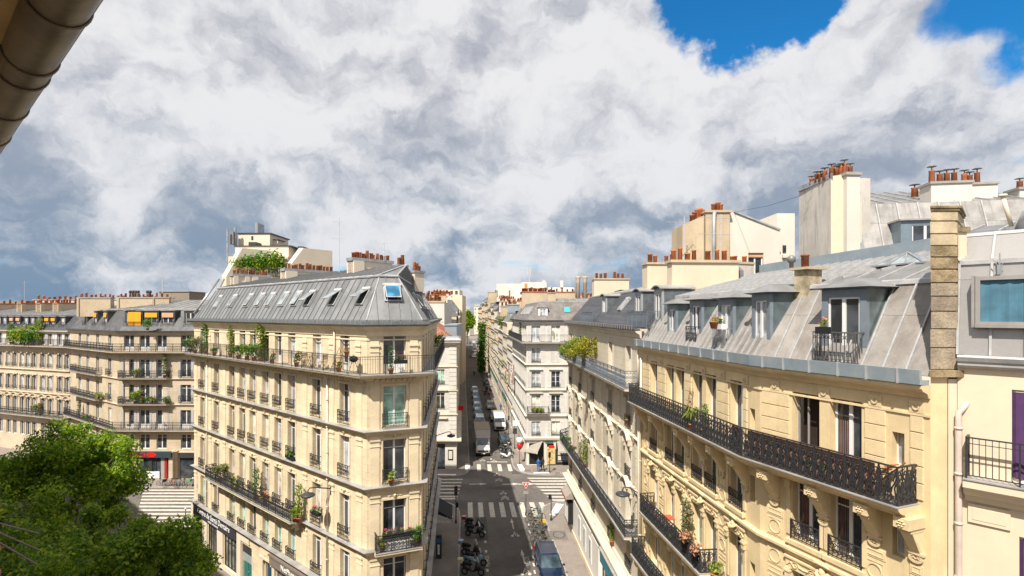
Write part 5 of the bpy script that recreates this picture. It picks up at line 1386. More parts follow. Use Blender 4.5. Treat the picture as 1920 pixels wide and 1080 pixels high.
for b in bh:
 for li,(z,h)in enumerate(HLV5):
  closed=(li,bh.index(b))in((1,1),)
  if closed:
   for x in(-.56,.0):put('shutter',shutter_mesh(.56,h,GREYL),HB,FH.M(b+x,.02,z))
   mb=MB();mb.box(-.57,.57,.05,.06,0,h);put('window',mb.data('window',WHITEP),HB,FH.M(b,0,z));continue
  window(HB,FH.M(b,-.15,z),1.14,h,'bars')
  for x in(-1.14,.60):put('shutter',shutter_mesh(.54,h,GREYL),HB,FH.M(b+x,.045,z))
  if li:put('guard_rail',guard_mesh(1.15,.55,IRON,.08),HB,FH.M(b,0,z-.02))
  if li in(2,3):mb=MB();mb.box(-.9,.9,-.22,-.001,h+.22,h+.34);mb.box(-.8,.8,-.12,-.001,h+.12,h+.22);put('window_hood',mb.data('window_hood',WHITET),HB,FH.M(b,0,z))
for b in hsb:
 for li,(z,h)in enumerate(HLV5):
  far_window(HB,FHs.M(b,-.15,z),.84,h)
  if li:put('guard_rail',guard_mesh(.84,.5,IRON,.06,False),HB,FHs.M(b,0,z))
  for x in(-.78,.44):put('shutter',shutter_mesh(.34,h,GREYL),HB,FHs.M(b+x,.045,z))
hp=[H1,H0,H2]
for z in(13.35,10.0,6.6):molding('string_course',HB,hp,[(.001,z-.3),(.06,z-.3),(.10,z-.12),(.22,z-.05),(.22,z),(.001,z+.03)],WHITET)
molding('string_course',HB,hp,[(.001,3.25),(.12,3.3),(.3,3.5),(.34,3.75),(.001,3.85)],WHITET)
molding('cornice',HB,hp,[(.001,HE-.4),(.08,HE-.4),(.14,HE-.2),(.32,HE-.08),(.32,HE),(.001,HE)],WHITET)
molding('gutter',HB,hp,[(.1,HE),(.42,HE+.02),(.46,HE+.20),(.38,HE+.20),(.1,HE+.12)],MATS['gutter_dark'])
balcony(HB,hp,16.28,.75,'bars',IRON,1.2,.95,.16,WHITET)
balcony(HB,spath(FH,0.02,2.9),7.0,.70,'bars',IRON,1.0,.9,.16,WHITET,prof=[(.001,6.62),(.3,6.62),(.6,6.8),(.7,6.98),(.001,6.98)])
HR=21.5
hp2=[H1,H0,H2]
hr,ht=mansard(HB,hp2,HE+.10,1.8,HR,SLATEW)
mansard(HB,[Vector(p)for p in ht],HR,3.0,HR+.6,ZINCU,name='upper_roof',pw=.9)
dormer(HB,FH,FH.s_at(1018,-.5),1.25,19.45,1.15,.8,0,1.6,'flat',mat('slate_cheek',(.13,.15,.165),.5,metal=.2,var=.2),gl=GLASSC,trim=WHITEP,o=-.5)
s=FH.s_at(1063,-1.2);c_=FH.w(s,-1.02,20.45)
mb=MB();mb.box(-.42,.42,-.06,.0,-.4,.55);mb.k=1;mb.box(-.36,.36,-.08,-.0601,-.34,.49)
put('skylight',mb.data('skylight',[BLUEP,mat('turquoise_pane',(.06,.42,.42),.2,var=.1)]),HB,T3(c_.x,c_.y,c_.z,FH.ang)@Matrix.Rotation(R(-37),4,'X'))
for s in(3,4.5,6.5,9,12):skylight(HB,FHs,FHs.L-s,.35,.6,1.1,.0,GLASSC,.0,1.8,HE+.10,HR)
chimney(HB,(5.4,78),(9.2,77.6),.8,20,23.2,BEIGEW,[.1,.3,.5,.7,.9],.14,capm=POTT);chimney(HB,(4.9,73.4),(6.0,73.4),.6,21.5,22.9,BEIGEW,[.15,.38,.62,.85],.12,kinds=(1,))
chimney(HB,(1.6,87),(5.8,87.4),.9,20,23.6,BEIGEW,[.04,.12,.2,.3,.38,.48,.56,.66,.75,.84,.93],.16,capm=POTT,kinds=(1,),sc=1.4)
def awning(parent_lab,s0,s1,z0,z1,out,rot=0.,label=''):
 w=s1-s0;mb=MB()
 mb.hexa([(0,-.02,z0-.04),(w,-.02,z0-.04),(w,-.02,z0),(0,-.02,z0)],[(0,-out,z1-.04),(w,-out,z1-.04),(w,-out,z1),(0,-out,z1)])
 a=thing('awning',label,'awning',tuple(FH.w(s0,.03,0)),FH.ang,data=mb.data('awning',AWN))
 n=9;mb=MB()
 for i in range(n):x0,x1=w*i/n,w*(i+1)/n;mb.face([(x0,-out-.002,z1),(x0,-out-.002,z1-.22),((x0+x1)/2,-out-.002,z1-.30),(x1,-out-.002,z1-.22),(x1,-out-.002,z1)])
 put('valance',mb.data('valance',mat('awning_valance',(.45,.42,.36),.85,var=.1)),a,MW[a.name])
 mb=MB()
 for x in(.08,w-.08):mb.tube([(x,-.02,z1+.1),(x,-out+.05,z1-.02)],.015,4)
 put('awning_arm',mb.data('awning_arm',IRON),a,MW[a.name])
awning(0,4.0,7.2,3.3,2.35,1.6,label='taupe scalloped awning over the newsagent display window, nearer the ochre facades')
FHc=Fr(H0+Vector((-.45,1.9)),H0+Vector((2.2,-.02)))
_FH=FH;FH=FHc
awning(0,.0,FHc.L,3.4,2.1,1.3,label='taupe awning sloping down at the very street corner beside the red cone sign')
FH=_FH
mb=MB();mb.box(.35,2.3,.2,.25,.15,3.0);mb.box(2.7,3.6,.2,.25,.15,2.9);put('shop_door',mb.data('shop_door',BLACKM),HB,FH.M(0,0,0))
mb=MB();mb.box(4.0,7.0,.12,.18,.5,3.0);sw_=put('shop_window',mb.data('shop_window',GLASS),HB,FH.M(0,0,0))
mb=MB();mb.box(3.9,7.1,-.06,-.001,.1,.5);mb.box(3.9,4.0,-.06,-.001,.5,3.0);mb.box(7.0,7.1,-.06,-.001,.5,3.0);put('shop_front',mb.data('shop_front',BLACKM),HB,FH.M(0,0,0))
cols=[CREAMP,SIGNW,mat('print_blue',(.10,.2,.42),.5,var=0),GREYP,mat('print_brown',(.3,.2,.12),.5,var=0)]
for i in range(14):
 x=4.15+(i%5)*.56;z=.7+(i//5)*.72;m_=cols[(i*7)%5];mb=MB();mb.box(0,.42,0,.03,0,.55);put('display_card',mb.data('display_card',m_),sw_,FH.M(x,-.08,z))
mb=MB();mb.box(2.62,3.75,-.32,-.25,.3,2.55);mb.k=1
for i in range(7):mb.box(2.8+.1*(i%3)*2.2,3.0+.1*(i%3)*2.2,-.335,-.321,.45+.28*i,.65+.28*i)
thing('advertising_panel','yellowish illustrated poster board standing between the two taupe awnings','poster board',(H0 .x,H0 .y,0),FH.ang,data=mb.data('advertising_panel',[mat('poster_yellow',(.60,.48,.22),.6,var=.15),mat('poster_orange',(.55,.2,.08),.6,var=.2)]))
mb=MB();mb.box(2.5,3.5,-.08,-.001,2.95,3.3);mb.k=1;mb.box(2.9,3.6,-.4,-.1,2.5,2.75);put('shop_sign',mb.data('shop_sign',[GREENP,SIGNR]),HB,FH.M(0,0,0))
hs=H0+HD*15;hn=Vector((-.996,-.0897))
HS=thing('hotel_sign','tall taupe vertical sign reading HOTEL projecting from a facade down the street','sign',(hs.x+hn.x*.2,hs.y+hn.y*.2,8.7))
mb=MB();mb.box(-.95,0,-.08,.08,0,3.15);put('sign_board',mb.data('sign_board',BROWNS),HS)
mb=MB();mb.box(-.0,.25,-.03,.03,.5,.56);mb.box(0,.25,-.03,.03,2.6,2.66);put('bracket',mb.data('bracket',IRON),HS)
for i,ch in enumerate('HOTEL'):put('lettering',text_mesh(ch,.78,SIGNW,.01),HS,MW[HS.name]@Matrix.Translation((-.475,-.095,2.52-i*.60))@RX90)
#  GENERIC STREET BUILDING
def simple_facade(bld,fr,H,levels,wallm,trimm,spacing=2.3,ww=.9,shut=None,guard=True,far=True,margin=1.2,shop=None,cornice=True,depth=.2,o=0.):
 n=max(1,int((fr.L-2*margin)/spacing)+1);sp=(fr.L-2*margin)/max(1,n-1)if n>1 else 0
 bs=[margin+sp*i for i in range(n)]if n>1 else[fr.L/2]
 ops=[(b-ww/2,b+ww/2,z,z+h)for b in bs for z,h in levels]
 if shop:ops+=[(x,min(x+2.6,fr.L-.4),.3,3.0)for x in[.5+3.2*i for i in range(int((fr.L-1)/3.2))]]
 wall('wall',bld,fr,0,fr.L,0,H,ops,wallm,depth)
 for b in bs:
  for z,h in levels:
   far_window(bld,fr.M(b,-depth+.06,z),ww,h)
   if guard:put('guard_rail',guard_mesh(ww,.5,IRON,.08,False),bld,fr.M(b,0,z))
   if shut:
    for x in(-ww/2-.42,ww/2+.02):put('shutter',shutter_mesh(.4,h,shut,8),bld,fr.M(b+x,.045,z))
 if shop:
  mb=MB();mb.box(.4,fr.L-.3,.14,.2,.2,3.05);put('shop_window',mb.data('shop_window',GLASS),bld,fr.M(0,0,0))
  mb=MB();mb.box(.2,fr.L-.2,-.2,-.001,3.05,3.6);put('shop_fascia',mb.data('shop_fascia',shop),bld,fr.M(0,0,0))
 if cornice:molding('cornice',bld,[fr.p0,fr.p1],[(.001,H-.35),(.1,H-.3),(.35,H-.06),(.35,H),(.001,H)],trimm)
 return bs
def lv(H,n,z0=3.9,h=1.9):
 st=(H-z0-.3)/n;return[(z0+st*i+.35,min(h,st-.75))for i in range(n)]
 # ---- right-hand row beyond the white corner
def rw(t,off=0.):p=H0+HD*t;return Vector((p.x-off*HD.y*-1,p.y))
row=[(20,31,16.2,WHITEW,5,'white'),(31,43,18.4,RENDER,5,'cream'),(43,58,16.4,STONE_LT,5,'pale'),(58,74,18.5,WHITEW,5,'long white'),(74,92,20.5,STONE_LT,6,'tall pale'),(92,112,21.5,RENDER2,6,'peach'),(112,140,23.5,STONE,7,'tall ochre sunlit'),(140,175,24,STONE_LT,7,'distant pale'),(175,230,23,STONE,7,'distant cream')]
labs=['white facade with brown shop blind beside the hotel sign','cream facade with orange flower boxes behind the hotel sign','pale narrow facade with terrace planting on its roof','white facade with dark strip windows above green cross shop','taller pale facade with blue grey attic down the right side of the street','peach rendered facade with climbing ivy column','tall sunlit ochre facade with bare beige end wall above the street','distant pale facade beyond the beige end wall on the right side','farthest cream facade at the end of the right side before the trees']
ROWB=[]
for(t0,t1,H,m,nf,nm),lab in zip(row,labs):
 q0=H0+HD*t0;q1=H0+HD*t1;fr=Fr(q1,q0)
 bl=thing('street_building',lab,'building',(q0 .x,q0 .y,0),group='buildings along the right side of the street')
 big=t0<60
 simple_facade(bl,fr,H,lv(H,nf),m,WHITET if m is WHITEW else STONE_LT2,2.1 if t0<90 else 3.2,1.0,shop=(AWN if t0 in(20,43)else GREENP)if t0<75 else None,guard=t0<120,margin=1.1,depth=.09)
 for z_,h_ in lv(H,nf):molding('string_course',bl,[q1,q0],[(.001,z_-.28),(.10,z_-.26),(.22,z_-.12),(.22,z_-.06),(.001,z_-.04)],ZLEDGE if t0%2 else STONE_B2)
 for k in range(int((t1-t0)/5)):zz_,_h=random.choice(lv(H,nf));mb=MB();mb.box(-.7,.7,-.5,-.001,-.15,.25)if random.random()<.5 else mb.hexa([(-.7,-.9,_h-.5),(.7,-.9,_h-.5),(.7,0,_h-.1),(-.7,0,_h-.1)],[(-.7,-.9,_h-.45),(.7,-.9,_h-.45),(.7,0,_h),(-.7,0,_h)]);put('window_box',mb.data('window_box',random.choice([LEAFG,ORANGE,SALMON,LEAFY,DARKG])),bl,fr.M(1+random.random()*(fr.L-2),0,zz_))
 dn=Vector((HD.y,-HD.x));mb=MB();L=t1-t0
 pl_=[q0+dn*.01,q0+dn*10,q1+dn*10,q1+dn*.01];og=q0
 mb.face([(q0 .x+.0-og.x,q0 .y-og.y,0),((q0+dn*10).x-og.x,(q0+dn*10).y-og.y,0),((q0+dn*10).x-og.x,(q0+dn*10).y-og.y,H+1.2),(q0 .x-og.x,q0 .y-og.y,H)])
 mb.face([(q1 .x-og.x,q1 .y-og.y,0),((q1+dn*10).x-og.x,(q1+dn*10).y-og.y,0),((q1+dn*10).x-og.x,(q1+dn*10).y-og.y,H+1.2),(q1 .x-og.x,q1 .y-og.y,H)])
 put('end_wall',mb.data('end_wall',BEIGEW if t0==112 else m),bl)
 path=[q1,q0]
 r_,t_=mansard(bl,path,H+.02,1.6,H+2.1,ZINC if t0%2 else SLATEM)
 mansard(bl,[Vector(p)for p in t_],H+2.1,6.0,H+2.9,ZINCU,name='upper_roof')
 for k in range(2 if L<40 else 3):
  c_=q0+HD*(L*(k+.35)/2.2)+dn*2.5;z_=H+3.6+random.uniform(-.2,.6)
  chimney(bl,c_,c_+dn*3.4,.8,H,z_,random.choice([RENDER,RENDER2,BEIGEW,WHITEW]),[.1,.25,.4,.55,.7,.85],.14,capm=POTT,kinds=(1,),sc=1.5)
 for k in range(max(1,int(L/4.5))):
  s=fr.L-2-4.0*k
  if s<1:break
  mb=MB();mb.box(-.65,.65,-.0,1.5,0,1.5);mb.box(-.75,.75,-.1,1.5,1.5,1.62);mb.k=1;mb.box(-.4,.4,-.02,-.001,.15,1.35);put('dormer',cached('fdor',lambda:mb.data('dormer',[ZLEDGE,GLASS])),bl,fr.M(s,-.5,H+.25))
 ROWB.append((bl,fr,H))
bl,fr,H=ROWB[6];q0=H0+HD*112;dn=Vector((HD.y,-HD.x))
mb=MB();mb.box(0,5.5,-.3,2,0,27.2);mb.box(-.1,5.6,-.4,2.1,27.2,27.4);put('end_wall',mb.data('end_wall',BEIGEW),bl,T3(q0 .x,q0 .y,0,math.atan2(dn.y,dn.x)))
# ---- left-hand side: shuttered corner block D and the row behind it
D0=Vector((-12.5,68.0));D1=Vector((-7.07,68.0));DD=Vector((-.0925,.9957))
DB=thing('shuttered_corner_building','cream corner block with red tiled roof and white quoins behind the left corner block','building',(D1 .x,D1 .y,0))
FD=Fr(D0,D1);FDs=Fr(D1,D1+DD*24)
DLV=[(13.95,1.75),(10.95,1.95),(7.85,2.05),(4.3,2.0)]
bd=[FD.s_at(825.5)]
wall('wall',DB,FD,0,FD.L,0,16.4,[(b-.55,b+.55,z,z+h)for b in bd for z,h in DLV]+[(FD.s_at(818.5),FD.s_at(834.5),.15,3.4)],WHITEW,.22)
for b in bd:
 for li,(z,h)in enumerate(DLV):
  if li in(0,3):
   for x in(-.55,.0):put('shutter',shutter_mesh(.54,h,GREYL),DB,FD.M(b+x,.02,z))
   mb=MB();mb.box(-.57,.57,.05,.06,0,h);put('window',mb.data('window',WHITEP),DB,FD.M(b,0,z))
  else:window(DB,FD.M(b,-.14,z),1.1,h,'tall',gl=GLASSG if li==1 else GLASS,m=CREAMP)
  if li in(1,2):put('shutter',shutter_mesh(.5,h,GREYL),DB,FD.M(b+.6,.045,z));put('guard_rail',guard_mesh(1.12,.5,IRON,.08),DB,FD.M(b,0,z))
  if li in(2,3):mb=MB();mb.box(-.8,.95,-.25,-.001,h+.30,h+.44);put('window_hood',mb.data('window_hood',STONE_LT2),DB,FD.M(b,0,z))
for z in range(20):
 mb=MB();mb.box(FD.L-.95,FD.L+.0,-.05,-.001,4.7+z*.56,4.7+z*.56+.50);put('quoin',mb.data('quoin',WHITET),DB,FD.M(0,0,0))
simple_facade(DB,FDs,16.4,DLV,STONE_LT,STONE_LT2,2.6,.95,guard=False)
dp=[D0,D1,D1+DD*24]
molding('cornice',DB,dp,[(.001,15.9),(.1,15.95),(.35,16.25),(.5,16.35),(.5,16.5),(.001,16.5)],STONE_LT2)
molding('roof_edge',DB,dp,[(.001,16.5),(.55,16.5),(.6,16.62),(.3,16.95),(.001,17.1)],ZINCL)
for z in(13.3,10.25,7.2):molding('string_course',DB,dp,[(.001,z-.15),(.15,z-.1),(.15,z),(.001,z)],STONE_LT2)
molding('shop_cornice',DB,dp,[(.001,3.6),(.5,3.7),(.6,3.85),(.6,4.0),(.001,4.05)],STONE_LT2)
mb=MB();og=D1
A_,B_,C_=Vector((-12.8,68.3)),Vector((-7.9,68.3)),Vector((-12.8,72.5))
mb.mesh([(-6,.3,17.05),(-.9,.3,17.05),(-5.6,5.0,20.4),(-.9,9.0,17.05),(-6,9,20.4)],[(0,1,2),(1,3,4,2),(0,2,4)])
put('roof',mb.data('roof',TERRAR),DB)
mb=MB();mb.box(-1.9,-.3,3.0,12,16.6,18.4);mb.box(-1.95,-.25,2.9,12.1,18.4,18.55);put('roof_box',mb.data('roof_box',ZINCBL),DB)
mb=MB();mb.box(FD.s_at(818.5),FD.s_at(834.5),.12,.18,.15,3.4);put('shop_window',mb.data('shop_window',GLASS),DB,FD.M(0,0,0))
mb=MB();mb.box(0,.65,-.05,-.001,1.35,2.65);mb.k=1;mb.box(.1,.55,-.06,-.051,1.5,2.5);put('menu_board',mb.data('menu_board',[BLACKM,CREAMP]),DB,FD.M(FD.s_at(840),0,0))
WB=thing('party_wall_building','white party wall crowned by crowded orange chimney pots behind the red tiled roof','building',(-15,82,0))
mb=MB();mb.box(-6,4.6,0,10,0,21.7);put('wall',mb.data('wall',WHITEW),WB)
mb=MB();mb.box(-6.1,4.7,-.1,1.2,21.7,21.95);mb.box(-6.0,4.62,-.03,-.001,18.7,18.78);cp_=put('wall_cap',mb.data('wall_cap',BEIGEW),WB)
random.seed(8)
for i in range(22):
 put('chimney_pot',pot_mesh(random.choice((1,0,3))),cp_,T3(-15-3.9+i*.37+random.uniform(-.05,.05),82.4+random.uniform(-.2,.4),21.95,0,(1.5,1.5,random.uniform(1.2,2.4))))
dn2=Vector((-DD.y,DD.x));lrow=[(26,44,19.5,STONE_LT),(44,66,20.5,RENDER),(66,92,21,STONE),(92,130,21.5,STONE_LT),(130,180,22.5,STONE),(180,250,22,STONE_B)]
ll=['pale block with planted roof terrace past the red tiled roof on the left side','cream block with dark shop signs on the shaded left side of the street','ochre block in the middle of the shaded left row','pale block farther down the shaded left row','cream block near the far end of the left row','farthest beige block of the left row before the trees']
for(t0,t1,H,m),lab in zip(lrow,ll):
 q0=D1+DD*t0;q1=D1+DD*t1;fr=Fr(q0,q1)
 bl=thing('street_building',lab,'building',(q0 .x,q0 .y,0),group='buildings along the left side of the street')
 simple_facade(bl,fr,H,lv(H,6),m,STONE_LT2,3.0,1.0,guard=False)
 a_=math.atan2(DD.y,DD.x);mb=MB();L=t1-t0
 mb.box(.05,L-.05,.3,12,0,H-.02);put('body',mb.data('body',m),bl,T3(q0 .x,q0 .y,0,a_))
 mansard(bl,[q0,q1],H+.02,1.8,H+2.4,ZINC)
 mb=MB();mb.box(.05,L-.05,1.8,12,H,H+2.42);put('upper_roof',mb.data('upper_roof',ZINCU),bl,T3(q0 .x,q0 .y,0,a_))
 for k in range(2):
  c_=q0+DD*(L*(k+.3)/2)+dn2*2.2;chimney(bl,c_,c_+dn2*3.5,.8,H,H+3.9,random.choice([RENDER,WHITEW,BEIGEW]),[.12,.3,.5,.7,.88],.14,capm=POTT,kinds=(1,),sc=1.6)
tb=thing('stepped_terrace_building','cream stepped roof terrace block peeking above the party wall pots','building',(-17,150,0))
mb=MB();mb.box(-6,3,0,12,0,25.2);mb.box(-5,2,2,12,25.2,26.8);put('wall',mb.data('wall',RENDER),tb)
mb=MB();
for i in range(5):mb.box(-4.6+i*1.35,-3.9+i*1.35,1.9,1.99,25.5,26.5)
put('window',mb.data('window',GLASS),tb)
for i,(x,y,w,d_,h,m,lab)in enumerate([(-52,480,14,10,24,STONE_LT,'tiny pale block closing the far end of the street'),(-37,520,12,10,27,RENDER2,'tiny pinkish block right of centre at the far end of the street'),(-70,560,22,10,29,STONE_B,'tiny beige block at the far left end of the street')]):
 b_=thing('distant_building',lab,'building',(x,y,0));fr=Fr((x,y),(x+w,y));simple_facade(b_,fr,h,lv(h,6),m,STONE_LT2,3,1.1,guard=False)
 mansard(b_,[Vector((x,y)),Vector((x+w,y))],h,2,h+2.5,ZINC)
 # ---- skyline behind the white corner block: the stepped white modernist block
MBK=thing('white_modern_building','white modernist block with stepped roof, ribbon windows and an antenna mast on the skyline','building',(4,165,0))
def vol(x0,x1,y0,y1,z0,z1,m=WHITEW,nm='volume',par=None):mb=MB();mb.box(x0,x1,y0,y1,z0,z1);return put(nm,mb.data(nm,m),par or MBK)
vol(-8,15,4,16,0,27.4);vol(-3,14,2,4,0,25.4);vol(-9,-1,6,14,27.4,29.6);vol(-1,7,5,14,27.4,30.0);vol(7,16,6,14,27.4,28.4);vol(-8.5,-5,3,4,20,28.6)
for i in range(9):
 mb=MB();mb.box(0,1.1,-.06,.05,0,.95);mb.k=1;mb.box(.08,.52,-.08,-.061,.08,.87);mb.box(.58,1.02,-.08,-.061,.08,.87)
 put('window',cached('mwin',lambda:mb.data('window',[WHITEP,GLASS])),MBK,T3(4-1.5+i*1.55,169-.0,26.0))
 put('window',_C['mwin'],MBK,T3(4-2.5+i*1.55,167-.0,23.6))
mb=MB();mb.box(0,.9,-.05,0,0,1.7);put('door',mb.data('door',ORF),MBK,T3(4-.0,170,27.9))
mb=MB();mb.tube([(1.6,7,30),(1.6,7,35)],.1,5);mb.tube([(1.2,7,32.5),(1.2,7,34.6)],.12,5);mb.tube([(2.0,7,32.5),(2.0,7,34.8)],.12,5);put('antenna_mast',mb.data('antenna_mast',GREYP),MBK)
for x in(5.8,11.5):mb=MB();mb.box(x,x+.9,6,7,28,30.6);put('chimney_stack',mb.data('chimney_stack',WHITEW),MBK)
for i,(x,y,w,h,m,lab)in enumerate([(-2.6,120,5.5,21.8,BEIGEW,'beige roofscape block with small red pots left of the white corner block'),(1.5,126,4,22.6,WHITEW,'small white roof block behind the roof of the white corner block'),(-3.2,134,3.6,23.2,RENDER2,'pinkish rooftop wall beneath the modernist block'),(2.0,98,3.4,21.4,RENDER,'cream chimney wall directly left of the grey slate corner roof'),(-.9,104,2.6,21.9,ZINCBL,'narrow blue grey zinc tower among the rooftops'),(12,118,9,23.6,RENDER,'cream roof wall far behind the slate roof, under the twin fluted chimneys'),(11,150,14,25.2,STONE_LT,'long low pale roof right of the modernist block')]):
 b_=thing('rooftop_block',lab,'building',(x,y,0));mb=MB();mb.box(0,w,0,5,0,h-.25);put('wall',mb.data('wall',m),b_);mb=MB();mb.box(-.1,w+.1,-.1,5.1,h-.25,h);cpx=put('wall_cap',mb.data('wall_cap',POTT if i%2 else CONC),b_)
 for k in range(int(w*1.1)):put('chimney_pot',pot_mesh(1),cpx,T3(x+.4+k*.85,y+.5,h,0,(1.7,1.7,random.uniform(1.2,2))))
tw=thing('twin_fluted_chimneys','two tall slender stone chimneys with crown tops behind the slate roof','chimney',(10.9,88,0))
for x in(0,1.15):
 mb=MB();mb.smooth=True;mb.lathe([(.34,18),(.30,25.0),(.38,25.1),(.30,25.5),(.45,25.9),(.50,26.1),(.3,26.1)],(x,0,0),10);put('chimney_shaft',mb.data('chimney_shaft',STONE_B2),tw)
 #  BOULEVARD BUILDINGS ON THE LEFT
random.seed(21)
W1=Vector((-61.3,74.0));W2=Vector((-47.3,64.2));W3=Vector((-33.0,64.0));W0=Vector((-90,84.6))
BB=thing('boulevard_corner_building','beige stone block with grey slate mansard, orange blinds and wrapping iron balconies on the boulevard','building',(W2 .x,W2 .y,0))
FA1=Fr(W1,W2);FA2=Fr(W2,W3)
BE=17.75
BLV=[(15.55,1.95),(12.35,2.15),(9.3,2.15),(6.2,2.2),(3.75,1.7)]
ba1=[FA1 .s_at(p)for p in(150,165,183,206)];ba2=[FA2 .s_at(p)for p in(241.7,271,303,348.6)]
wall('wall',BB,FA1,0,FA1 .L,0,BE,[(b-.55,b+.55,z,z+h)for b in ba1 for z,h in BLV],STONE_B,.22)
wall('wall',BB,FA2,0,FA2 .L,0,BE,[(b-.62,b+.62,z,z+h)for b in ba2 for z,h in BLV]+[(FA2 .s_at(262),FA2 .s_at(316),.15,2.7),(FA2 .s_at(336),FA2 .s_at(364),.15,2.7)],STONE_B,.22)
for fr,bs,ww in((FA1,ba1,1.1),(FA2,ba2,1.24)):
 for b in bs:
  for li,(z,h)in enumerate(BLV):
   window(BB,fr.M(b,-.15,z),ww,h,'door' if li in(0,3)else 'tall',gl=GLASS if fr is FA2 else None)
   if li in(1,2)and(b in(ba2[-1],ba1[-1])):put('guard_rail',guard_mesh(ww+.3,.85,IRON,.25),BB,fr.M(b,0,z))
   if fr is FA2 and li in(1,2,3):
    for x in(-ww/2-.26,ww/2+.02):put('shutter',shutter_mesh(.24,h,GREYP,8),BB,fr.M(b+x,.045,z))
bp=[W1,W2,W3]
balcony(BB,bp,15.45,.80,'ornate',IRON,1.0,.98,.16,STONE_B2)
balcony(BB,bp,6.12,.80,'ornate',IRON,1.0,.98,.16,STONE_B2)
for z in(12.3,9.2):
 balcony(BB,spath(FA1,FA1 .s_at(143),FA1 .s_at(192)),z,.75,'ornate',IRON,1.0,.9,.14,STONE_B2)
 balcony(BB,spath(FA2,FA2 .s_at(228),FA2 .s_at(319)),z,.75,'ornate',IRON,1.0,.9,.14,STONE_B2)
for z in(12.2,9.1,3.4):molding('string_course',BB,bp,[(.001,z-.2),(.1,z-.15),(.18,z-.05),(.18,z),(.001,z+.02)],STONE_B2)
molding('cornice',BB,bp,[(.001,BE-.4),(.1,BE-.35),(.35,BE-.06),(.35,BE),(.001,BE)],STONE_B2)
molding('gutter',BB,bp,[(.1,BE),(.42,BE+.02),(.46,BE+.2),(.38,BE+.2),(.1,BE+.12)],MATS['gutter_dark'])
BR=20.5
br_,bt=mansard(BB,bp,BE+.12,1.7,BR,SLATEM)
mansard(BB,[Vector(p)for p in bt],BR,7.5,BR+1.35,ZINCU,name='upper_roof',pw=1.0)
molding('ridge_flashing',BB,bt,[(.02,BR-.05),(.1,BR-.03),(.1,BR+.1),(-.1,BR+.12)],ZLEDGE)
DSL=mat('dormer_dark_slate',(.07,.072,.08),.5,var=.2)
def recess_dormer(bld,fr,s,z0,z1,inset,w,blind=None,gl=GLASS):
 h=z1-z0-.75
 d=dormer(bld,fr,s,w+.1,z0+.35,h,w-.35,0,inset+.2,'flat',DSL,gl=gl,trim=mat('dormer_dark_slate',(.07,.072,.08)),o=-.62,rail=guard_mesh(w,.8,IRON,.25,False))
 if blind:mb=MB();hh=h*.3;mb.box(-w/2+.1,w/2-.1,0,.03,h-hh,h);put('blind',mb.data('blind',blind),d,fr.M(s,-.5,z0+.35))
 return d
for px_,w_,bl_ in((168,1.1,None),(186,1.1,ORANGE),(205,1.1,ORANGE),(229,1.2,None)):
 fr=FA1 if px_<222 else FA2;recess_dormer(BB,fr,fr.s_at(px_,-1)if fr is FA1 else .9,BE+.15,BR,1.7,w_,bl_,GLASSC)
for px_,w_,bl_ in((257,1.75,'full'),(287,1.7,ORANGE),(318,1.6,SALMON),(360,1.5,None)):
 s=FA2 .s_at(px_,-.9);d=recess_dormer(BB,FA2,s,BE+.15,BR,1.7,w_,None if bl_=='full' else bl_)
 if bl_=='full':mb=MB();mb.box(-w_/2+.1,w_/2-.1,0,.03,.35,2.3);put('blind',mb.data('blind',ORANGE),d,FA2 .M(s,-.45,BE+.15))
for(x0,x1,y,n,m)in((-58.4,-54.4,72.0,7,BEIGEW),(-52.3,-48.0,71,8,BEIGEW),(-47.3,-45.6,70.5,3,BEIGEW)):
 chimney(BB,(x0,y),(x1,y+.6),.9,19.6,22.2,m,[(i+.5)/n for i in range(n)],.16,kinds=(1,0),sc=.95,ribs=[(0,.06,.12)])
bt_=thing('rooftop_plant_room','plain taupe rooftop box behind the orange chimney pots on the boulevard block','rooftop box',(-50.6,76.5,20));mb=MB();mb.box(0,4.3,0,4,0,3.1);mb.box(-.1,4.4,-.1,4.1,3.1,3.2);mb.box(-2.0,-.001,1,4,0,2.3);put('housing',mb.data('housing',mat('taupe_render',(.27,.22,.17),.85,var=.1)),bt_)
for i,(x,y,w)in enumerate([(-55.8,78,3),(-53.3,78,2)]):
 b_=thing('metal_flue_cluster',['cluster of four dark metal flues above the orange pots','pair of dark cowled flues left of the taupe rooftop box'][i],'flue',(x,y,20.4))
 for k in range(4 if i==0 else 2):mb=MB();mb.smooth=True;mb.lathe([(.13,0),(.13,2.6),(.21,2.65),(.21,2.9),(.1,3.0)],(k*.38,0,0),8);put('flue',mb.data('flue',DARKG),b_)
fs0,fs1=FA2 .s_at(238),FA2 .s_at(323)
mb=MB();mb.box(0,fs1-fs0,-.25,-.001,2.72,3.45);fb=put('shop_fascia',mb.data('shop_fascia',mat('petrol_fascia',(.03,.055,.07),.5,var=.05)),BB,FA2 .M(fs0,0,0))
put('lettering',text_mesh('MARCHE',.78,SIGNR,.02),fb,FA2 .M(FA2 .s_at(263),.27,2.80)@RX90)
mb=MB();mb.face([(-.55,-.27,.35),(-.2,-.27,.62),(.25,-.27,.60),(.62,-.27,.34),(.25,-.27,.08),(-.2,-.27,.06)]);put('logo',mb.data('logo',SIGNR),fb,FA2 .M(FA2 .s_at(287),0,2.75))
mb=MB();mb.box(FA2 .s_at(262),FA2 .s_at(316),.14,.19,.15,2.7);sw_=put('shop_window',mb.data('shop_window',GLASS),BB,FA2 .M(0,0,0))
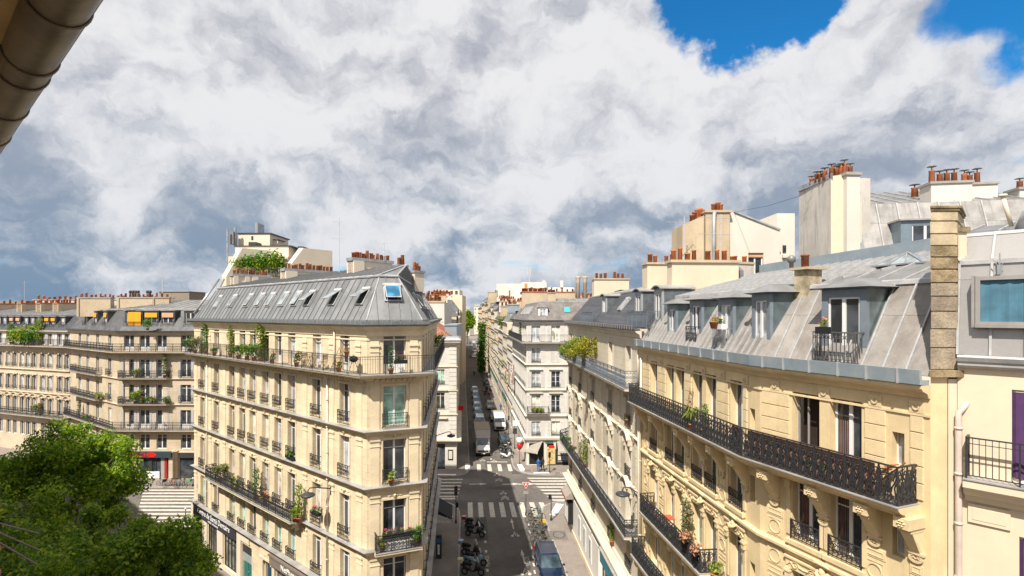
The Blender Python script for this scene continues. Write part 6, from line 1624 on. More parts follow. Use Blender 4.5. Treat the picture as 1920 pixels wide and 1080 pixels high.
for px_,w_,m_ in((268,.06,GREENP),(281,.4,DARKG),(292,.08,DARKG),(304.5,.45,CONC),(309.5,.34,mat('door_red',(.40,.02,.02),.5,var=.05))):mb=MB();mb.box(-w_/2,w_/2,.06,.13,.1,2.6 if m_ is not SIGNR else 1.9);put('shop_panel',mb.data('shop_panel',m_),sw_,FA2 .M(FA2 .s_at(px_),0,0))
for px_ in(281,290):mb=MB();mb.box(-.55,.55,-.02,.04,.2,1.0);put('shop_poster',mb.data('shop_poster',SIGNW),sw_,FA2 .M(FA2 .s_at(px_),-.05,0))
mb=MB();mb.box(FA2 .s_at(336),FA2 .s_at(364),.14,.19,.15,2.7);put('shop_window',mb.data('shop_window',GLASS),BB,FA2 .M(0,0,0))
mb=MB();mb.box(FA2 .s_at(335),FA2 .s_at(366),-.12,-.001,2.7,3.3);put('shop_fascia',mb.data('shop_fascia',DARKG),BB,FA2 .M(0,0,0))
for px_ in(328,332.5):mb=MB();mb.smooth=True;mb.lathe([(.16,0),(.16,3.3),(.24,3.35),(.24,3.5)],(0,-.15,.1),8);put('column',mb.data('column',STONE_B2),BB,FA2 .M(FA2 .s_at(px_),0,0))
for s in(1.0,5.6,9.3,12.2):
 for z in(6.7,9.6,12.6):pilaster(FA2,s,.5,z,z+2.0,.05,STONE_B2,BB)
BC=thing('boulevard_long_building','long beige stone block with dark dormers and vines on its balcony, far left','building',(W1 .x,W1 .y,0))
FC_=Fr(W0,W1);CE=17.55
CLV=[(15.55,1.8),(12.25,2.05),(8.95,2.15),(5.6,2.3),(2.4,2.0)]
pxs=[-26,-12,1,16,28,42,53,64,80.5,94,112,126]
bc=[FC_.s_at(p)for p in pxs]
wall('wall',BC,FC_,0,FC_.L,0,CE,[(b-.5,b+.5,z,z+h)for b in bc for z,h in CLV],STONE_B,.22)
for b in bc:
 for li,(z,h)in enumerate(CLV):
  far_window(BC,FC_.M(b,-.14,z),1.0,h)
  if li in(1,2):put('guard_rail',guard_mesh(1.1,.6,IRON,.10,False),BC,FC_.M(b,0,z))
  if li==0:
   for x in(-1.05,.52):put('shutter',shutter_mesh(.5,h,GREYL,8),BC,FC_.M(b+x,.045,z))
  if li in(1,2,3):
   def fh():
    mb=MB();mb.box(-.75,.75,-.16,-.001,.12,.22);mb.box(-.14,.14,-.2,-.001,-.02,.12);mb.box(-.66,-.54,-.06,-.001,-1.9,.12);mb.box(.54,.66,-.06,-.001,-1.9,.12);return mb.data('window_hood',STONE_B2)
   put('window_hood',cached('hC',fh),BC,FC_.M(b,0,z+h))
  if li==3:
   q=MB();ribbon(q,arc(0,0,.75,.1*PI,.9*PI,6),.05,.12);put('arched_pediment',cached('archC',lambda:q.data('arched_pediment',STONE_B2)),BC,FC_.M(b,.1,z+h-.15))
balcony(BC,[W0,W1],15.45,.85,'bars',IRON,1.1,.98,.16,STONE_B2);balcony(BC,[W0,W1],5.5,.85,'ornate',IRON,1.0,.98,.16,STONE_B2)
for z in(12.0,8.7):molding('string_course',BC,[W0,W1],[(.001,z-.2),(.1,z-.15),(.2,z-.05),(.2,z),(.001,z+.02)],STONE_B2)
molding('cornice',BC,[W0,W1],[(.001,CE-.4),(.1,CE-.35),(.4,CE-.06),(.4,CE),(.001,CE)],STONE_B2)
cr,ct=mansard(BC,[W0,W1],CE+.05,1.7,19.8,SLATE)
mansard(BC,[Vector(p)for p in ct],19.8,6,20.9,ZINCU,name='upper_roof',pw=1.2)
for i,px_ in enumerate((7,18,31,43,58,70,82,97,109,127)):
 recess_dormer(BC,FC_,FC_.s_at(px_,-1.2),CE+.1,19.75,1.7,1.05,[None,None,SALMON,SALMON,None,None,None,ORANGE,ORANGE,None][i],GLASSC)
for px_,px2 in((36,66),(72,100),(104,152),(-20,10)):
 q=FC_.w(FC_.s_at(px_,-4.2),-4.2,0).xy;Lc=9.5;iv=-FC_.n
 chimney(BC,q,q+iv*Lc*.75,1.0,19.0,21.7,BEIGEW,[(k+.5)/9 for k in range(9)],.2,capm=POTT,kinds=(1,2),sc=1.0,ribs=[(0,.08,.16),(.42,.46,.12)])
b_=thing('grey_party_wall','grey rendered party wall with a row of brown pots at the far left skyline','building',(-88,98,0))
mb=MB();mb.box(0,26,0,8,0,22.5);put('wall',mb.data('wall',STAINED),b_);mb=MB();mb.box(-16,-.1,-1,6,0,22.3);put('wall',mb.data('wall',mat('taupe_render',(.27,.22,.17),.85,var=.1)),b_)
mb=MB();mb.box(-.1,26.1,-.1,1,22.5,22.6);cc=put('wall_cap',mb.data('wall_cap',BEIGEW),b_)
for k in range(26):put('chimney_pot',pot_mesh(1),cc,T3(-87.4+k*.98,98.5,22.6,0,(1.5,1.5,random.uniform(1.,1.9))))
#  TERRACED MODERN BLOCK BEHIND THE LEFT CORNER
TBX=thing('terraced_modern_building','cream terraced modern block with raking side walls and green roof terrace behind the zinc roof','building',(-33.0,66,0))
TM=RENDER2
y0=66.0
def X(px,y):return(px-960)/1000*y
def bxp(pxa,pxb,ya,yb,z0,z1,nm,m=TM):mb=MB();xa,xb=X(pxa,ya),X(pxb,ya);mb.box(xa+33,xb+33,ya-y0,yb-y0,z0,z1);return put(nm,mb.data(nm,m),TBX)
bxp(419,530,67,78,0,24.6,'lower_floor');bxp(428,540,69,78,24.6,27.4,'terrace_floor');
bxp(441,541,71.5,80,27.4,29.0,'upper_floor')
bxp(447,506,73,79,29.0,30.9,'lift_house');bxp(445,508,72.9,79.2,30.9,31.05,'roof_edge',DARKG)
bxp(440,545,71.4,80,29.0,29.12,'roof_edge',DARKG)
bxp(511,521,74,76,29.1,30.2,'vent_house');bxp(510,523,73.9,76.1,30.2,30.3,'roof_edge',DARKG)
bxp(478,483,74,76,31,32.6,'flue',ZINCL)
bxp(471,474.5,72.95,73.2,30.1,30.6,'window',GLASS)
bxp(466,480,71.5,73,29.1,29.6,'roof_vent',DARKG);bxp(527,545,73,75,29.1,29.35,'roof_vent',DARKG);bxp(558,568,73,75,28.4,29.2,'roof_vent',DARKG)
for pxa,pxb in((416,421),(533,541)):
 mb=MB();xa=X(pxa,66)+33;w_=.55
 pr=[(0,0),(0,25.7 if pxa>500 else 24.6),(1.45,28.3),(4.5,28.3),(4.5,0)]
 dx=.863
 vs=[(xa+y*dx*1.0,y,z)for y,z in pr]+[(xa+w_+y*dx,y,z)for y,z in pr];n=5
 mb.mesh(vs,[tuple(range(n))[::-1],tuple(range(n,2*n))]+[(i,(i+1)%n,n+(i+1)%n,n+i)for i in range(n)]);put('side_wall',mb.data('side_wall',TM),TBX)
bxp(556,576,71,80,0,28.0,'side_volume',mat('render_shade_tone',(.40,.33,.26),.85,var=.1))  # shade of the side wall put into the colour as a darker taupe
bxp(573,601,70,73,22,27.2,'plant_house',WHITEW);bxp(575,583,69.9,69.99,23.5,26.2,'dark_opening',BLACKM)
for k in range(6):bxp(586.5,595.5,69.9,69.99,23.6+k*.45,23.9+k*.45,'louvre',DARKG)
bxp(434,448,66.93,67,23.3,24.1,'window',GLASS);bxp(499,513,66.93,67,23.0,24.3,'window',GREYP);bxp(517,534,68.9,68.99,25.2,26.6,'window',GLASS)
for pa,pb,yy,z in((430,538,67.1,25.0),(419,436,66.9,21.9)):
 a_,b_2=X(pa,yy),X(pb,yy);rail_path(TBX,[(a_,yy),(b_2,yy)],z-.25,1.05,'bars',WHITEP,1.1)
mb=MB();mb.smooth=True
for dxx in(0,1.0):mb=MB();mb.smooth=True;mb.tube([(X(419,66)+33+dxx*.6,-1,24.2),(X(400,66)+33+dxx*1.4,-4,20)],.13,8);put('steel_pipe',mb.data('steel_pipe',ZINCL),TBX)
mb=MB();mb.tube([(X(441,72)+33,6,29),(X(441,72)+33,6,31.6)],.18,6);put('steel_pipe',mb.data('steel_pipe',ZINCL),TBX);mb=MB();mb.tube([(X(434,72)+33,5,27),(X(434,72)+33,5,31.2)],.14,6);put('steel_pipe',mb.data('steel_pipe',ZINCL),TBX);mb=MB();mb.box(X(436,72)+32.9,X(441,72)+33,5.5,6.5,29.3,31.0);put('pipe_bracket',mb.data('pipe_bracket',ZINC),TBX)
#  BUILDINGS RISING BEHIND THE OCHRE BLOCK
KB=thing('white_gabled_building','white rendered block with sloping gable, beige flue wall and one brown shuttered window','building',(15,38,0))
Yk=38.0
def kx(px):return(px-960)/1000*Yk-15
mb=MB();pts=[(kx(1364),0),(kx(1462),0)]
zl,zr=zat(398,Yk),zat(432,Yk)
wx0,wx1,wz0,wz1=kx(1403),kx(1431.5),zat(521,Yk),zat(474,Yk)
og=KB
mb=MB();x0,x1=kx(1366),kx(1462)
zt=lambda x:zl+(zr-zl)*max(0,(x-kx(1376)))/(x1-kx(1376))
mb.face([(x0,0,0),(wx0,0,0),(wx0,0,zt(wx0)),(kx(1376),0,zl),(x0,0,zl)]);mb.face([(wx1,0,0),(x1,0,0),(x1,0,zr),(wx1,0,zt(wx1))]);mb.face([(wx0,0,0),(wx1,0,0),(wx1,0,wz0),(wx0,0,wz0)]);mb.face([(wx0,0,wz1),(wx1,0,wz1),(wx1,0,zt(wx1)),(wx0,0,zt(wx0))])
for a,b,c,d in((wx0,wx1,wz0,wz1),):D=.3;mb.face([(a,0,c),(a,0,d),(a,D,d),(a,D,c)]);mb.face([(b,0,c),(b,D,c),(b,D,d),(b,0,d)]);mb.face([(a,0,d),(b,0,d),(b,D,d),(a,D,d)]);mb.face([(a,0,c),(a,D,c),(b,D,c),(b,0,c)])
mb.face([(x0,0,zl),(kx(1376),0,zl),(kx(1376),6,zl),(x0,6,zl)]);mb.face([(kx(1376),0,zl),(x1,0,zr),(x1,6,zr),(kx(1376),6,zl)]);mb.face([(x1,0,0),(x1,6,0),(x1,6,zr),(x1,0,zr)])
WRW=mat('warm_white_render',(.62,.585,.52),.9,var=.06,nscale=.5,streak=.08,fine=.02)
put('wall',mb.data('wall',WRW),KB)
f=far_window(KB,T3(15+(wx0+wx1)/2,Yk+.2,wz0),wx1-wx0,wz1-wz0-.28,gl=GLASS);mb=MB();mb.box(wx0,wx1,.1,.2,wz1-.28,wz1);put('roller_blind',mb.data('roller_blind',SALMON),KB)
mb=MB();mb.box(wx0-.1,wx1+.15,-.2,-.001,wz0-.16,wz0-.02);put('window_sill',mb.data('window_sill',STONE_LT2),KB)
mb=MB();mb.tube([(kx(1376),-.05,zl+.05),(x1+.05,-.05,zr+.05)],.07,4);put('gable_edge',mb.data('gable_edge',ZINCB),KB)
mb=MB();mb.box(kx(1320),kx(1364.5),-.35,3,0,zat(400,Yk));mb.box(kx(1318),kx(1368),-.45,3.1,zat(400,Yk)-.0,zat(396,Yk));fw1=put('flue_wall',mb.data('flue_wall',BEIGEW),KB)
mb=MB();mb.hexa([(kx(1283),.4,0),(kx(1318),-.2,0),(kx(1318),3,0),(kx(1283),3,0)],[(kx(1283),.4,zat(420,Yk)),(kx(1318),-.2,zat(405,Yk)),(kx(1318),3,zat(405,Yk)),(kx(1283),3,zat(420,Yk))]);fw2=put('flue_wall',mb.data('flue_wall',BEIGEW),KB)
for px_,py_,s_ in((1301,413,.9),(1306,411,1.1),(1311,409,1.3),(1316,407,1.3),(1321,405,1.0),(1342,397,1.2),(1350,396,1.3),(1355,396,1.1)):put('chimney_pot',pot_mesh(1),fw1 if px_>1320 else fw2,T3((px_-960)/1000*Yk,Yk+.4,zat(py_+2,Yk),0,(1.3,1.3,s_*1.3)))
mb=MB();mb.smooth=True;mb.tube([(kx(1333),-.55,17),(kx(1333),-.55,zat(408,Yk)),(kx(1336),-.4,zat(400,Yk)),(kx(1342),.2,zat(397,Yk))],.14,10);put('steel_flue',mb.data('steel_flue',ZINCL),KB)
mb=MB();mb.box(kx(1462),kx(1471),1.5,5,0,zat(432,39.5));mb.box(kx(1470),kx(1499)+.2,1.0,7,0,zat(400,39));put('wall',mb.data('wall',WRW),KB)
mb=MB();mb.box(kx(1480.5),kx(1487),.95,1.0,zat(474,39),zat(460,39));mb.k=1;mb.box(kx(1479),kx(1489),.8,1.0,zat(481,39)-.1,zat(477,39)-.05);put('small_window',mb.data('small_window',[GLASS,STONE_LT2]),KB)
st=chimney(KB,(X(1369,31),31),(X(1408,31),31.4),1.0,19,zat(492,31),STAINED,[.12,.25,.8],.12,capm=BEIGEW,over=.05,kinds=(1,))
mb=MB();mb.smooth=True;mb.tube([(X(1360,30),30,zat(503,30)),(X(1382,30),30,zat(502,30)),(X(1390,30),30.1,zat(508,30)),(X(1391,30),30.2,20)],.17,10);d_=thing('steel_elbow_duct','shiny bent steel duct beside the low white stack','duct',data=mb.data('duct',ZINCL))
JB=thing('stained_wall_building','tall block with streak stained white flue wall and pale zinc mansard on the right skyline','building',(16,27,0))
JZ=zat(365,28.5)
j0=Vector((X(1498,30),30.0));j1=Vector((X(1558,27.0),27.0));j2=Vector((X(1590,26.6),26.6));j3=Vector((X(1616,26.8),26.8))
def quadwall(nm,a,b,za,zb,m,back=2.0):
 mb=MB();d=(b-a).normalized();n=Vector((-d.y,d.x));c_,e_=b+n*back,a+n*back
 mb.hexa([(a.x-16,a.y-27,10),(b.x-16,b.y-27,10),(c_.x-16,c_.y-27,10),(e_.x-16,e_.y-27,10)],[(a.x-16,a.y-27,za),(b.x-16,b.y-27,zb),(c_.x-16,c_.y-27,zb),(e_.x-16,e_.y-27,za)])
 return put(nm,mb.data(nm,m),JB)
w1=quadwall('flue_wall',j0,j1,zat(360,30),zat(334,27.0),STAINED);quadwall('flue_wall',j1,j2,zat(330,27),zat(327,26.6),RENDER);quadwall('flue_wall',j2,j3,zat(379,26.6),zat(379,26.8),RENDER2)
mb=MB();mb.hexa([(j0 .x-16.1,j0 .y-27.1,zat(360,30)),(j1 .x-16,j1 .y-27.15,zat(334,27)),(j1 .x-15.2,j1 .y-26,zat(334,27)),(j0 .x-15.2,j0 .y-26,zat(360,30))],[(j0 .x-16.1,j0 .y-27.1,zat(360,30)+.25),(j1 .x-16,j1 .y-27.15,zat(334,27)+.25),(j1 .x-15.2,j1 .y-26,zat(334,27)+.25),(j0 .x-15.2,j0 .y-26,zat(360,30)+.25)]);put('wall_cap',mb.data('wall_cap',ZINCL),JB)
st=chimney(JB,(X(1588,26.4),26.9),(X(1614,26.4),26.95),.9,18,zat(322,26.4),WRW,[],.14,capm=CONC)
for px_,py_,s_,k in((1528,343,1.,3),(1538,338,1.2,3),(1545,336,1.1,3),(1553,333,1.3,3),(1566,328,1.4,3),(1575,326,1.1,3),(1582,324,1.2,3),(1590,322,1.5,3),(1601,322,1.1,3)):
 Yp=30-(px_-1498)/60*3 if px_<1558 else 26.8;put('chimney_pot',pot_mesh(k),st,T3((px_-960)/1000*Yp,Yp+.3,zat(py_+2,Yp),random.uniform(0,3),(.85,.85,s_*.8)))
m0=Vector((X(1612,26.5),26.5));m1=Vector((X(1850,25.0),25.0))
zb,zt_=zat(497,26.3),zat(380,27.0)
q0=Vector((X(1625,26.5),26.5));q1=Vector((X(1960,25.2),25.2));t0=Vector((X(1603,27.6),27.6));t1=Vector((X(1960,26.2),26.2))
mb=MB();mb.face([(q0 .x-16,q0 .y-27,zb),(q1 .x-16,q1 .y-27,zb),(t1 .x-16,t1 .y-27,zt_),(t0 .x-16,t0 .y-27,zt_)]);jr=put('roof',mb.data('roof',ZP),JB)
ZPS=mat('zinc_streaked',(.38,.365,.35),.5,metal=.2,var=.25,nscale=1.2,streak=.7,fine=.08,rnd=.08)
slope_panels(jr,(*q0,zb),(*q1,zb),(*t0,zt_),(*t1,zt_),.95,ZPS,ZINCB,batten=.06,split=[(0,2.3),(2.3,4.5)])
mb=MB();mb.hexa([(q0 .x-16.25,q0 .y-27.1,zb),(q0 .x-16,q0 .y-27.1,zb),(q0 .x-16,q0 .y-26.9,zb),(q0 .x-16.25,q0 .y-26.9,zb)],[(t0 .x-16.25,t0 .y-27.1,zt_+.1),(t0 .x-16,t0 .y-27.1,zt_+.1),(t0 .x-16,t0 .y-26.9,zt_+.1),(t0 .x-16.25,t0 .y-26.9,zt_+.1)]);put('edge_flashing',mb.data('edge_flashing',ZINCL),JB)
u0=t0+Vector((.6,5));u1=t1+Vector((.6,5));mb=MB();mb.face([(t0 .x-16,t0 .y-27,zt_),(t1 .x-16,t1 .y-27,zt_),(u1 .x-16,u1 .y-27,zt_+1.6),(u0 .x-16,u0 .y-27,zt_+1.6)]);ju=put('upper_roof',mb.data('upper_roof',ZINCU),JB)
slope_panels(ju,(*t0,zt_),(*t1,zt_),(*u0,zt_+1.6),(*u1,zt_+1.6),.8,ZINCU,ZINCB,batten=.06)
mb=MB();mb.box(q0 .x-16,q1 .x-16,q0 .y-27.4,q0 .y-26.9,16,zb-.02);put('wall',mb.data('wall',RENDER2),JB)
JF=Fr(q0,q1)
dormer(JB,JF,JF.s_at(1732,.2),2.15,zb-.05,1.95,1.15,0,1.6,'flat',mat('dormer_side',(.20,.26,.31),.45,metal=.2,var=.15),gl=GLASS,trim=mat('dormer_side',(.20,.26,.31)),o=.35,rail=guard_mesh(1.2,.5,IRON,.05,False))
for pa,pb,pt,ya,pots,nm in((1735,1801,345,27.5,[(1747,348),(1762,345),(1775,343),(1789,341)],0),(1801,1849,347,28.2,[(1808,345),(1818,343),(1832,341)],0),(1898,1960,355,27.5,[(1912,352),(1935,350)],0)):
 st=chimney(JB,(X(pa,ya),ya),(X(pb,ya),ya-.3),1.0,zt_-.6,zat(pt,ya),WRW,[],.12,capm=CONC)
 for px_,py_ in pots:put('chimney_pot',pot_mesh(3),st,T3((px_-960)/1000*ya,ya,zat(pt,ya),random.uniform(0,3),(.95,.95,random.uniform(.9,1.5))))
st=chimney(JB,(X(1708,29),29),(X(1722,29),29),.4,25.5,zat(371,29),ZINCL,[.5],.05,kinds=(3,))
#  OWN EAVES AT THE CAMERA
NV=Vector((.653,.757));ang_u=math.atan2(-UV.y,-UV.x)
def own(u,nd,z):p=UV*u+NV*nd;return(p.x,p.y,z)
OWN=thing('near_apartment_building','shaded facade and brown round gutter of the near building, top left corner','building',own(0,-.45,0))
FO=Fr(own(-7,-.45,0)[:2],own(95,-.45,0)[:2]);FO=Fr(FO.p1,FO.p0)if FO.n.dot(NV)<0 else FO
mb=MB();mb.prism([own(-7,-.45,0)[:2],own(95,-.45,0)[:2],own(95,-12,0)[:2],own(-7,-12,0)[:2]],0,21.55)
mb.v=[(x-MW[OWN.name].translation.x,y-MW[OWN.name].translation.y,z)for x,y,z in mb.v];put('wall',mb.data('wall',STONE),OWN)
def opart(nm,fn,m):mb=MB();fn(mb);t=MW[OWN.name].translation;mb.v=[(x-t.x,y-t.y,z-t.z)for x,y,z in mb.v];return put(nm,mb.data(nm,m),OWN)
opart('soffit',lambda mb:mb.hexa([own(-7,-.45,21.56),own(95,-.45,21.56),own(95,.46,21.56),own(-7,.46,21.56)],[own(-7,-.45,21.62),own(95,-.45,21.62),own(95,.46,21.62),own(-7,.46,21.62)]),SOFFIT)
def gut(mb):
 mb.smooth=True;N=14;L=[]
 for u in(-7,0,2,4,8,95):
  L+=[own(u,.515+.125*math.cos(PI+PI*i/N),21.50+.125*math.sin(PI+PI*i/N))for i in range(N+1)]
 mb.mesh(L,[(q*(N+1)+i,(q+1)*(N+1)+i,(q+1)*(N+1)+i+1,q*(N+1)+i+1)for q in range(5)for i in range(N)])
 mb.smooth=False
gt=opart('gutter',gut,COPPER)
gt.data.materials[0]=COPPER
opart('gutter_lip',lambda mb:mb.tube([own(-7,.648,21.505),own(95,.648,21.505)],.009,6),COPPER)
def rings(u):
 def f(mb):
  mb.smooth=True;mb.tube([own(u,.515+.130*math.cos(PI+PI*i/14),21.50+.130*math.sin(PI+PI*i/14))for i in range(15)],.007,5)
  mb.smooth=False;mb.tube([own(u+.01,.640,21.50),own(u+.01,.655,21.53)],.009,5)
 return f
us=[.95,1.35,1.98,2.55,2.75,3.3,4.1,4.4,5.2,6.1,7.0,8.1,9.3,10.6,12,13.5,15.2,17,19,21.5]
for u in us:opart('gutter_ring',rings(u),COPPER)
mb=MB();mb.hexa([(-1.42,1.47,19.36),(-1.10,1.15,19.36),(-1.45,.8,19.36),(-1.9,1.2,19.36)],[(-1.42,1.47,19.4),(-1.12,1.17,19.4),(-1.45,.8,19.4),(-1.9,1.2,19.4)])
thing('window_ledge','grey metal window ledge of the near building in the bottom left corner','ledge',data=mb.data('window_ledge',ZINC))
#  FOLIAGE
def leaf_cloud(n,centres,spread,size,seed,droop=.3):
 """centres: list of (x,y,z,r); returns verts, faces"""
 rd=random.Random(seed);V=[];F=[];tot=sum(c[3]**2 for c in centres);g=rd.gauss
 for c in centres:
  k=max(1,int(n*c[3]**2/tot))
  for _ in range(k):
   dx,dy,dz=g(0,1),g(0,1),g(0,1);l=math.sqrt(dx*dx+dy*dy+dz*dz)+1e-6;r=c[3]*(rd.random()**.45)
   x,y,z=c[0]+dx/l*r,c[1]+dy/l*r,c[2]+dz/l*r*.85
   s=size*rd.uniform(.6,1.3);a=rd.uniform(0,6.283);t=g(0,.55)-droop
   ux,uy,uz=math.cos(a)*math.cos(t),math.sin(a)*math.cos(t),math.sin(t)
   b=g(0,.6);wx,wy,wz=-math.sin(a)*math.cos(b),math.cos(a)*math.cos(b),math.sin(b)
   i=len(V);w=s*.33
   V+=[(x,y,z),(x+ux*s*.5+wx*w,y+uy*s*.5+wy*w,z+uz*s*.5+wz*w),(x+ux*s,y+uy*s,z+uz*s-s*.1),(x+ux*s*.5-wx*w,y+uy*s*.5-wy*w,z+uz*s*.5-wz*w)]
   F.append((i,i+1,i+2,i+3))
 return V,F
def leaf_data(name,V,F,m):
 me=bpy.data.meshes.new(name);me.from_pydata(V,[],F);me.materials.append(m);return me
def tree(label,x,y,top,rad,n,seed,size=.26,trunk=True,squash=.8,gaps=1.,z0=.12,m=None,nc=60):
 rd=random.Random(seed);t=thing('plane_tree',label,'tree',(x,y,z0));cz=top-rad*squash
 mb=MB();mb.smooth=True;pts=[(0,0,0),(.1,.05,2),(-.05,.1,4.2),(.1,0,max(4.6,cz-rad*.3))]
 mb.tube(pts,[.28,.23,.19,.14],8);put('trunk',mb.data('trunk',BARK),t)
 cs=[]
 for i in range(nc):
  a=rd.uniform(0,6.283);e=math.asin(rd.uniform(-.75,1));q=rd.uniform(.45,1.0)
  cs.append((math.cos(a)*math.cos(e)*rad*q*.9,math.sin(a)*math.cos(e)*rad*q*.9,cz+math.sin(e)*rad*squash*q*.9,rad*rd.uniform(.11,.29)))
 for k in range(9):
  c=cs[k*3];mb=MB();mb.smooth=True;s=(0,0,3.6+.3*k)
  mb.tube([s,(c[0]*.4,c[1]*.4,s[2]*.5+c[2]*.5-.3),(c[0],c[1],c[2])],[.10,.06,.025],6);put('limb',mb.data('limb',BARK),t)
 V,F=leaf_cloud(n,cs,0,size,seed);put('crown',leaf_data('crown',V,F,m or LEAF),t)['kind']='stuff'
 return t
tree('biggest leafy street tree on the boulevard, its crown reaching up to the curved balconies',-32.8,38.8,12.2,5.1,34000,1,.25,nc=80)
tree('street tree right below the largest crown, mostly in shade at the left edge',-27.2,28.5,10.4,4.8,26000,2,.21)
tree('nearest sunlit street tree at the bottom, before the dental centre',-14.3,21.3,11.7,2.85,20000,3,.17,nc=48)
tree('darkest shaded street tree at the bottom left corner under the brown gutter',-17.4,19.6,11.5,3.5,24000,4,.18,nc=60)
tree('street tree of middle height filling the gap between the largest crown and the nearest one',-20.9,26.6,10.2,3.1,16000,6,.19,nc=45)
def ftree(label,x,y,top,rad,seed):return tree(label,x,y,top,rad,3500,seed,1.1,squash=1.2,nc=26)
ftree('tall tree closing the street, left of the far cars',-31.2,372,22.5,5.5,11);ftree('second tall tree closing the far street, slightly lower and nearer',-29.0,345,18,4.8,12);ftree('third far tree at the end of the street, on the left',-34.5,395,23,5.0,13)
b_=thing('climbing_ivy','tall column of green ivy climbing the facades far down the right side','ivy',(-9.4,172,0));V,F=leaf_cloud(2500,[(-.4,k*.2,2+k*1.2,1.5)for k in range(13)],0,.7,5);put('foliage',leaf_data('foliage',V,F,LEAFG),b_)['kind']='stuff'
def cloud(key,n,cs,size,m,seed=1):
 def fn():V,F=leaf_cloud(n,cs,0,size,seed);return leaf_data('foliage',V,F,m)
 return cached(('cl',key,m.name),fn)
def shape(kind,m):
 if kind=='bush':return cloud('bush',420,[(0,0,.55,.42),(.15,.1,.8,.3),(-.2,0,.7,.28)],.13,m)
 if kind=='low':return cloud('low',260,[(0,0,.3,.28),(.25,0,.25,.2),(-.25,0,.28,.2)],.11,m)
 if kind=='climb':return cloud('climb',800,[(0,.1,.4+k*.32,.34+.1*math.sin(k*2))for k in range(7)],.14,m)
 if kind=='big':return cloud('big',2600,[(-.8,0,.9,.7),(0,0,.8,.75),(.8,.1,.95,.72),(-.3,.1,1.4,.5),(.5,.1,1.45,.5),(-1.5,0,.6,.5)],.16,m)
 if kind=='small':return cloud('small',110,[(0,0,.25,.17),(.08,0,.38,.1)],.09,m)
 if kind=='tall':return cloud('tall',500,[(0,0,.4+k*.26,.22)for k in range(6)],.11,m)
 if kind=='spike':
  def fn():
   mb=MB();rd=random.Random(4)
   for i in range(46):
    a=rd.uniform(0,6.28);r=rd.uniform(.35,.62);h=rd.uniform(.25,.6)
    mb.face([(.02*math.cos(a+1.5),.02*math.sin(a+1.5),.25),(r*.5*math.cos(a)+.03*math.cos(a+1.5),r*.5*math.sin(a)+.03*math.sin(a+1.5),.3+h),(r*math.cos(a),r*math.sin(a),.2+h*.6),(r*.5*math.cos(a)-.03*math.cos(a+1.5),r*.5*math.sin(a)-.03*math.sin(a+1.5),.3+h)])
   return mb.data('foliage',m)
  return cached(('spk',m.name),fn)
def potm(w,box=False,m=None):
 def fn():
  mb=MB()
  if box:mb.box(-w/2,w/2,-.1,.1,0,.2)
  else:mb.smooth=True;mb.lathe([(.11,0),(.16,.24),(.17,.24),(.17,.28),(.14,.28)],n=10)
  return mb.data('pot',m or POTT)
 return cached(('ptm',w,box,(m or POTT).name),fn)
def plant(label,loc,kind,m=None,sc=1.,fl=None,box=0,pm=None,name='potted_plant',cat='potted plant',rz=0.,hang=False,zs=1.):
 t=thing(name,label,cat,loc,rz);M=MW[t.name]
 put('planter' if box else 'pot',potm(box or 1,bool(box),pm),t,M)
 n=max(1,round(box/.42))if box else 1
 for k in range(n):
  x=(-box/2+box*(k+.5)/n)if box else 0
  f=put('foliage',shape(kind,m or LEAFG),t,M@Matrix.Translation((x,0,.12))@Matrix.Rotation(k*1.3,4,'Z')@Matrix.Diagonal((sc,sc,sc*zs,1)))
  if fl:put('flowers',cloud('fl',60,[(0,0,.42,.26)],.075,fl,9),t,M@Matrix.Translation((x,0,.12))@Matrix.Rotation(k*1.1,4,'Z')@Matrix.Diagonal((sc*.8,sc*.8,sc*.9,1)))
 return t
def onf(fr,px,o,z):p=fr.w(fr.s_at(px,o),o,z);return(p.x,p.y,p.z)
a5=Z5+.02;r_=FL.ang
for px_,o_,kd,m_,sc,zs_,fl,bx,lab in[(386,.15,'climb',LEAFG,1.0,1.,None,0,'green climber on the zinc-roofed corner block, the leftmost against its top floor wall'),(432,.15,'climb',LEAFY,.9,.95,None,0,'thin yellow green climber rising between two white doors of the top balcony'),(489,.25,'climb',LEAFY,1.25,.85,None,0,'largest bushy climber on the top balcony, beside the flush white door'),(366,.5,'bush',LEAFO,1.2,1.1,None,0,'olive toned shrub at the far left end of the top balcony'),(402,.5,'bush',LEAFG,.7,.8,None,0,'small rounded shrub third from the left end of the top balcony'),(447,.5,'bush',LEAFG,1.0,1.,None,0,'leafy shrub behind the bars just right of the thin climber'),(463,.5,'bush',LEAF,1.1,1.,None,0,'dense dark shrub left of the largest climber'),(476,.5,'bush',LEAFG,1.1,1.,None,0,'fresh green shrub at the foot of the largest climber'),(510,.5,'small',LEAFG,1.3,1.,FLP,0,'potted red pink geranium standing alone right of the largest climber'),(556,.55,'small',LEAFG,1.5,1.3,FLR,0,'tall potted red geranium left of the folding table'),(635,.45,'small',LEAFG,1.1,1.,FLY,0,'yellow flowering pot on the floor by the leaning deck chair'),(650,.1,'small',LEAFG,.8,1.,FLR,0,'small red flowers hanging by the door behind the barbecue')]:
 plant(lab,onf(FL,px_,o_,a5 if px_!=650 else a5+.9),kd,m_,sc,fl,bx,zs=zs_)
p=FC.w(FC.s_at(733,.5),.5,a5);plant('slim plant in a clay pot before the corner balcony door',tuple(p),'tall',LEAFG,.75)
p=FC.w(FC.s_at(751,.55),.6,a5+.55);plant('black window box with red flowers hung inside the corner railing',tuple(p),'small',LEAFG,.8,FLR,.7,BLACKM,'flower_box','flower box',FC.ang)
p=FS.w(16.5,.3,a5);plant('round shrub at the far end of the street side balcony',tuple(p),'bush',LEAF,1.4);
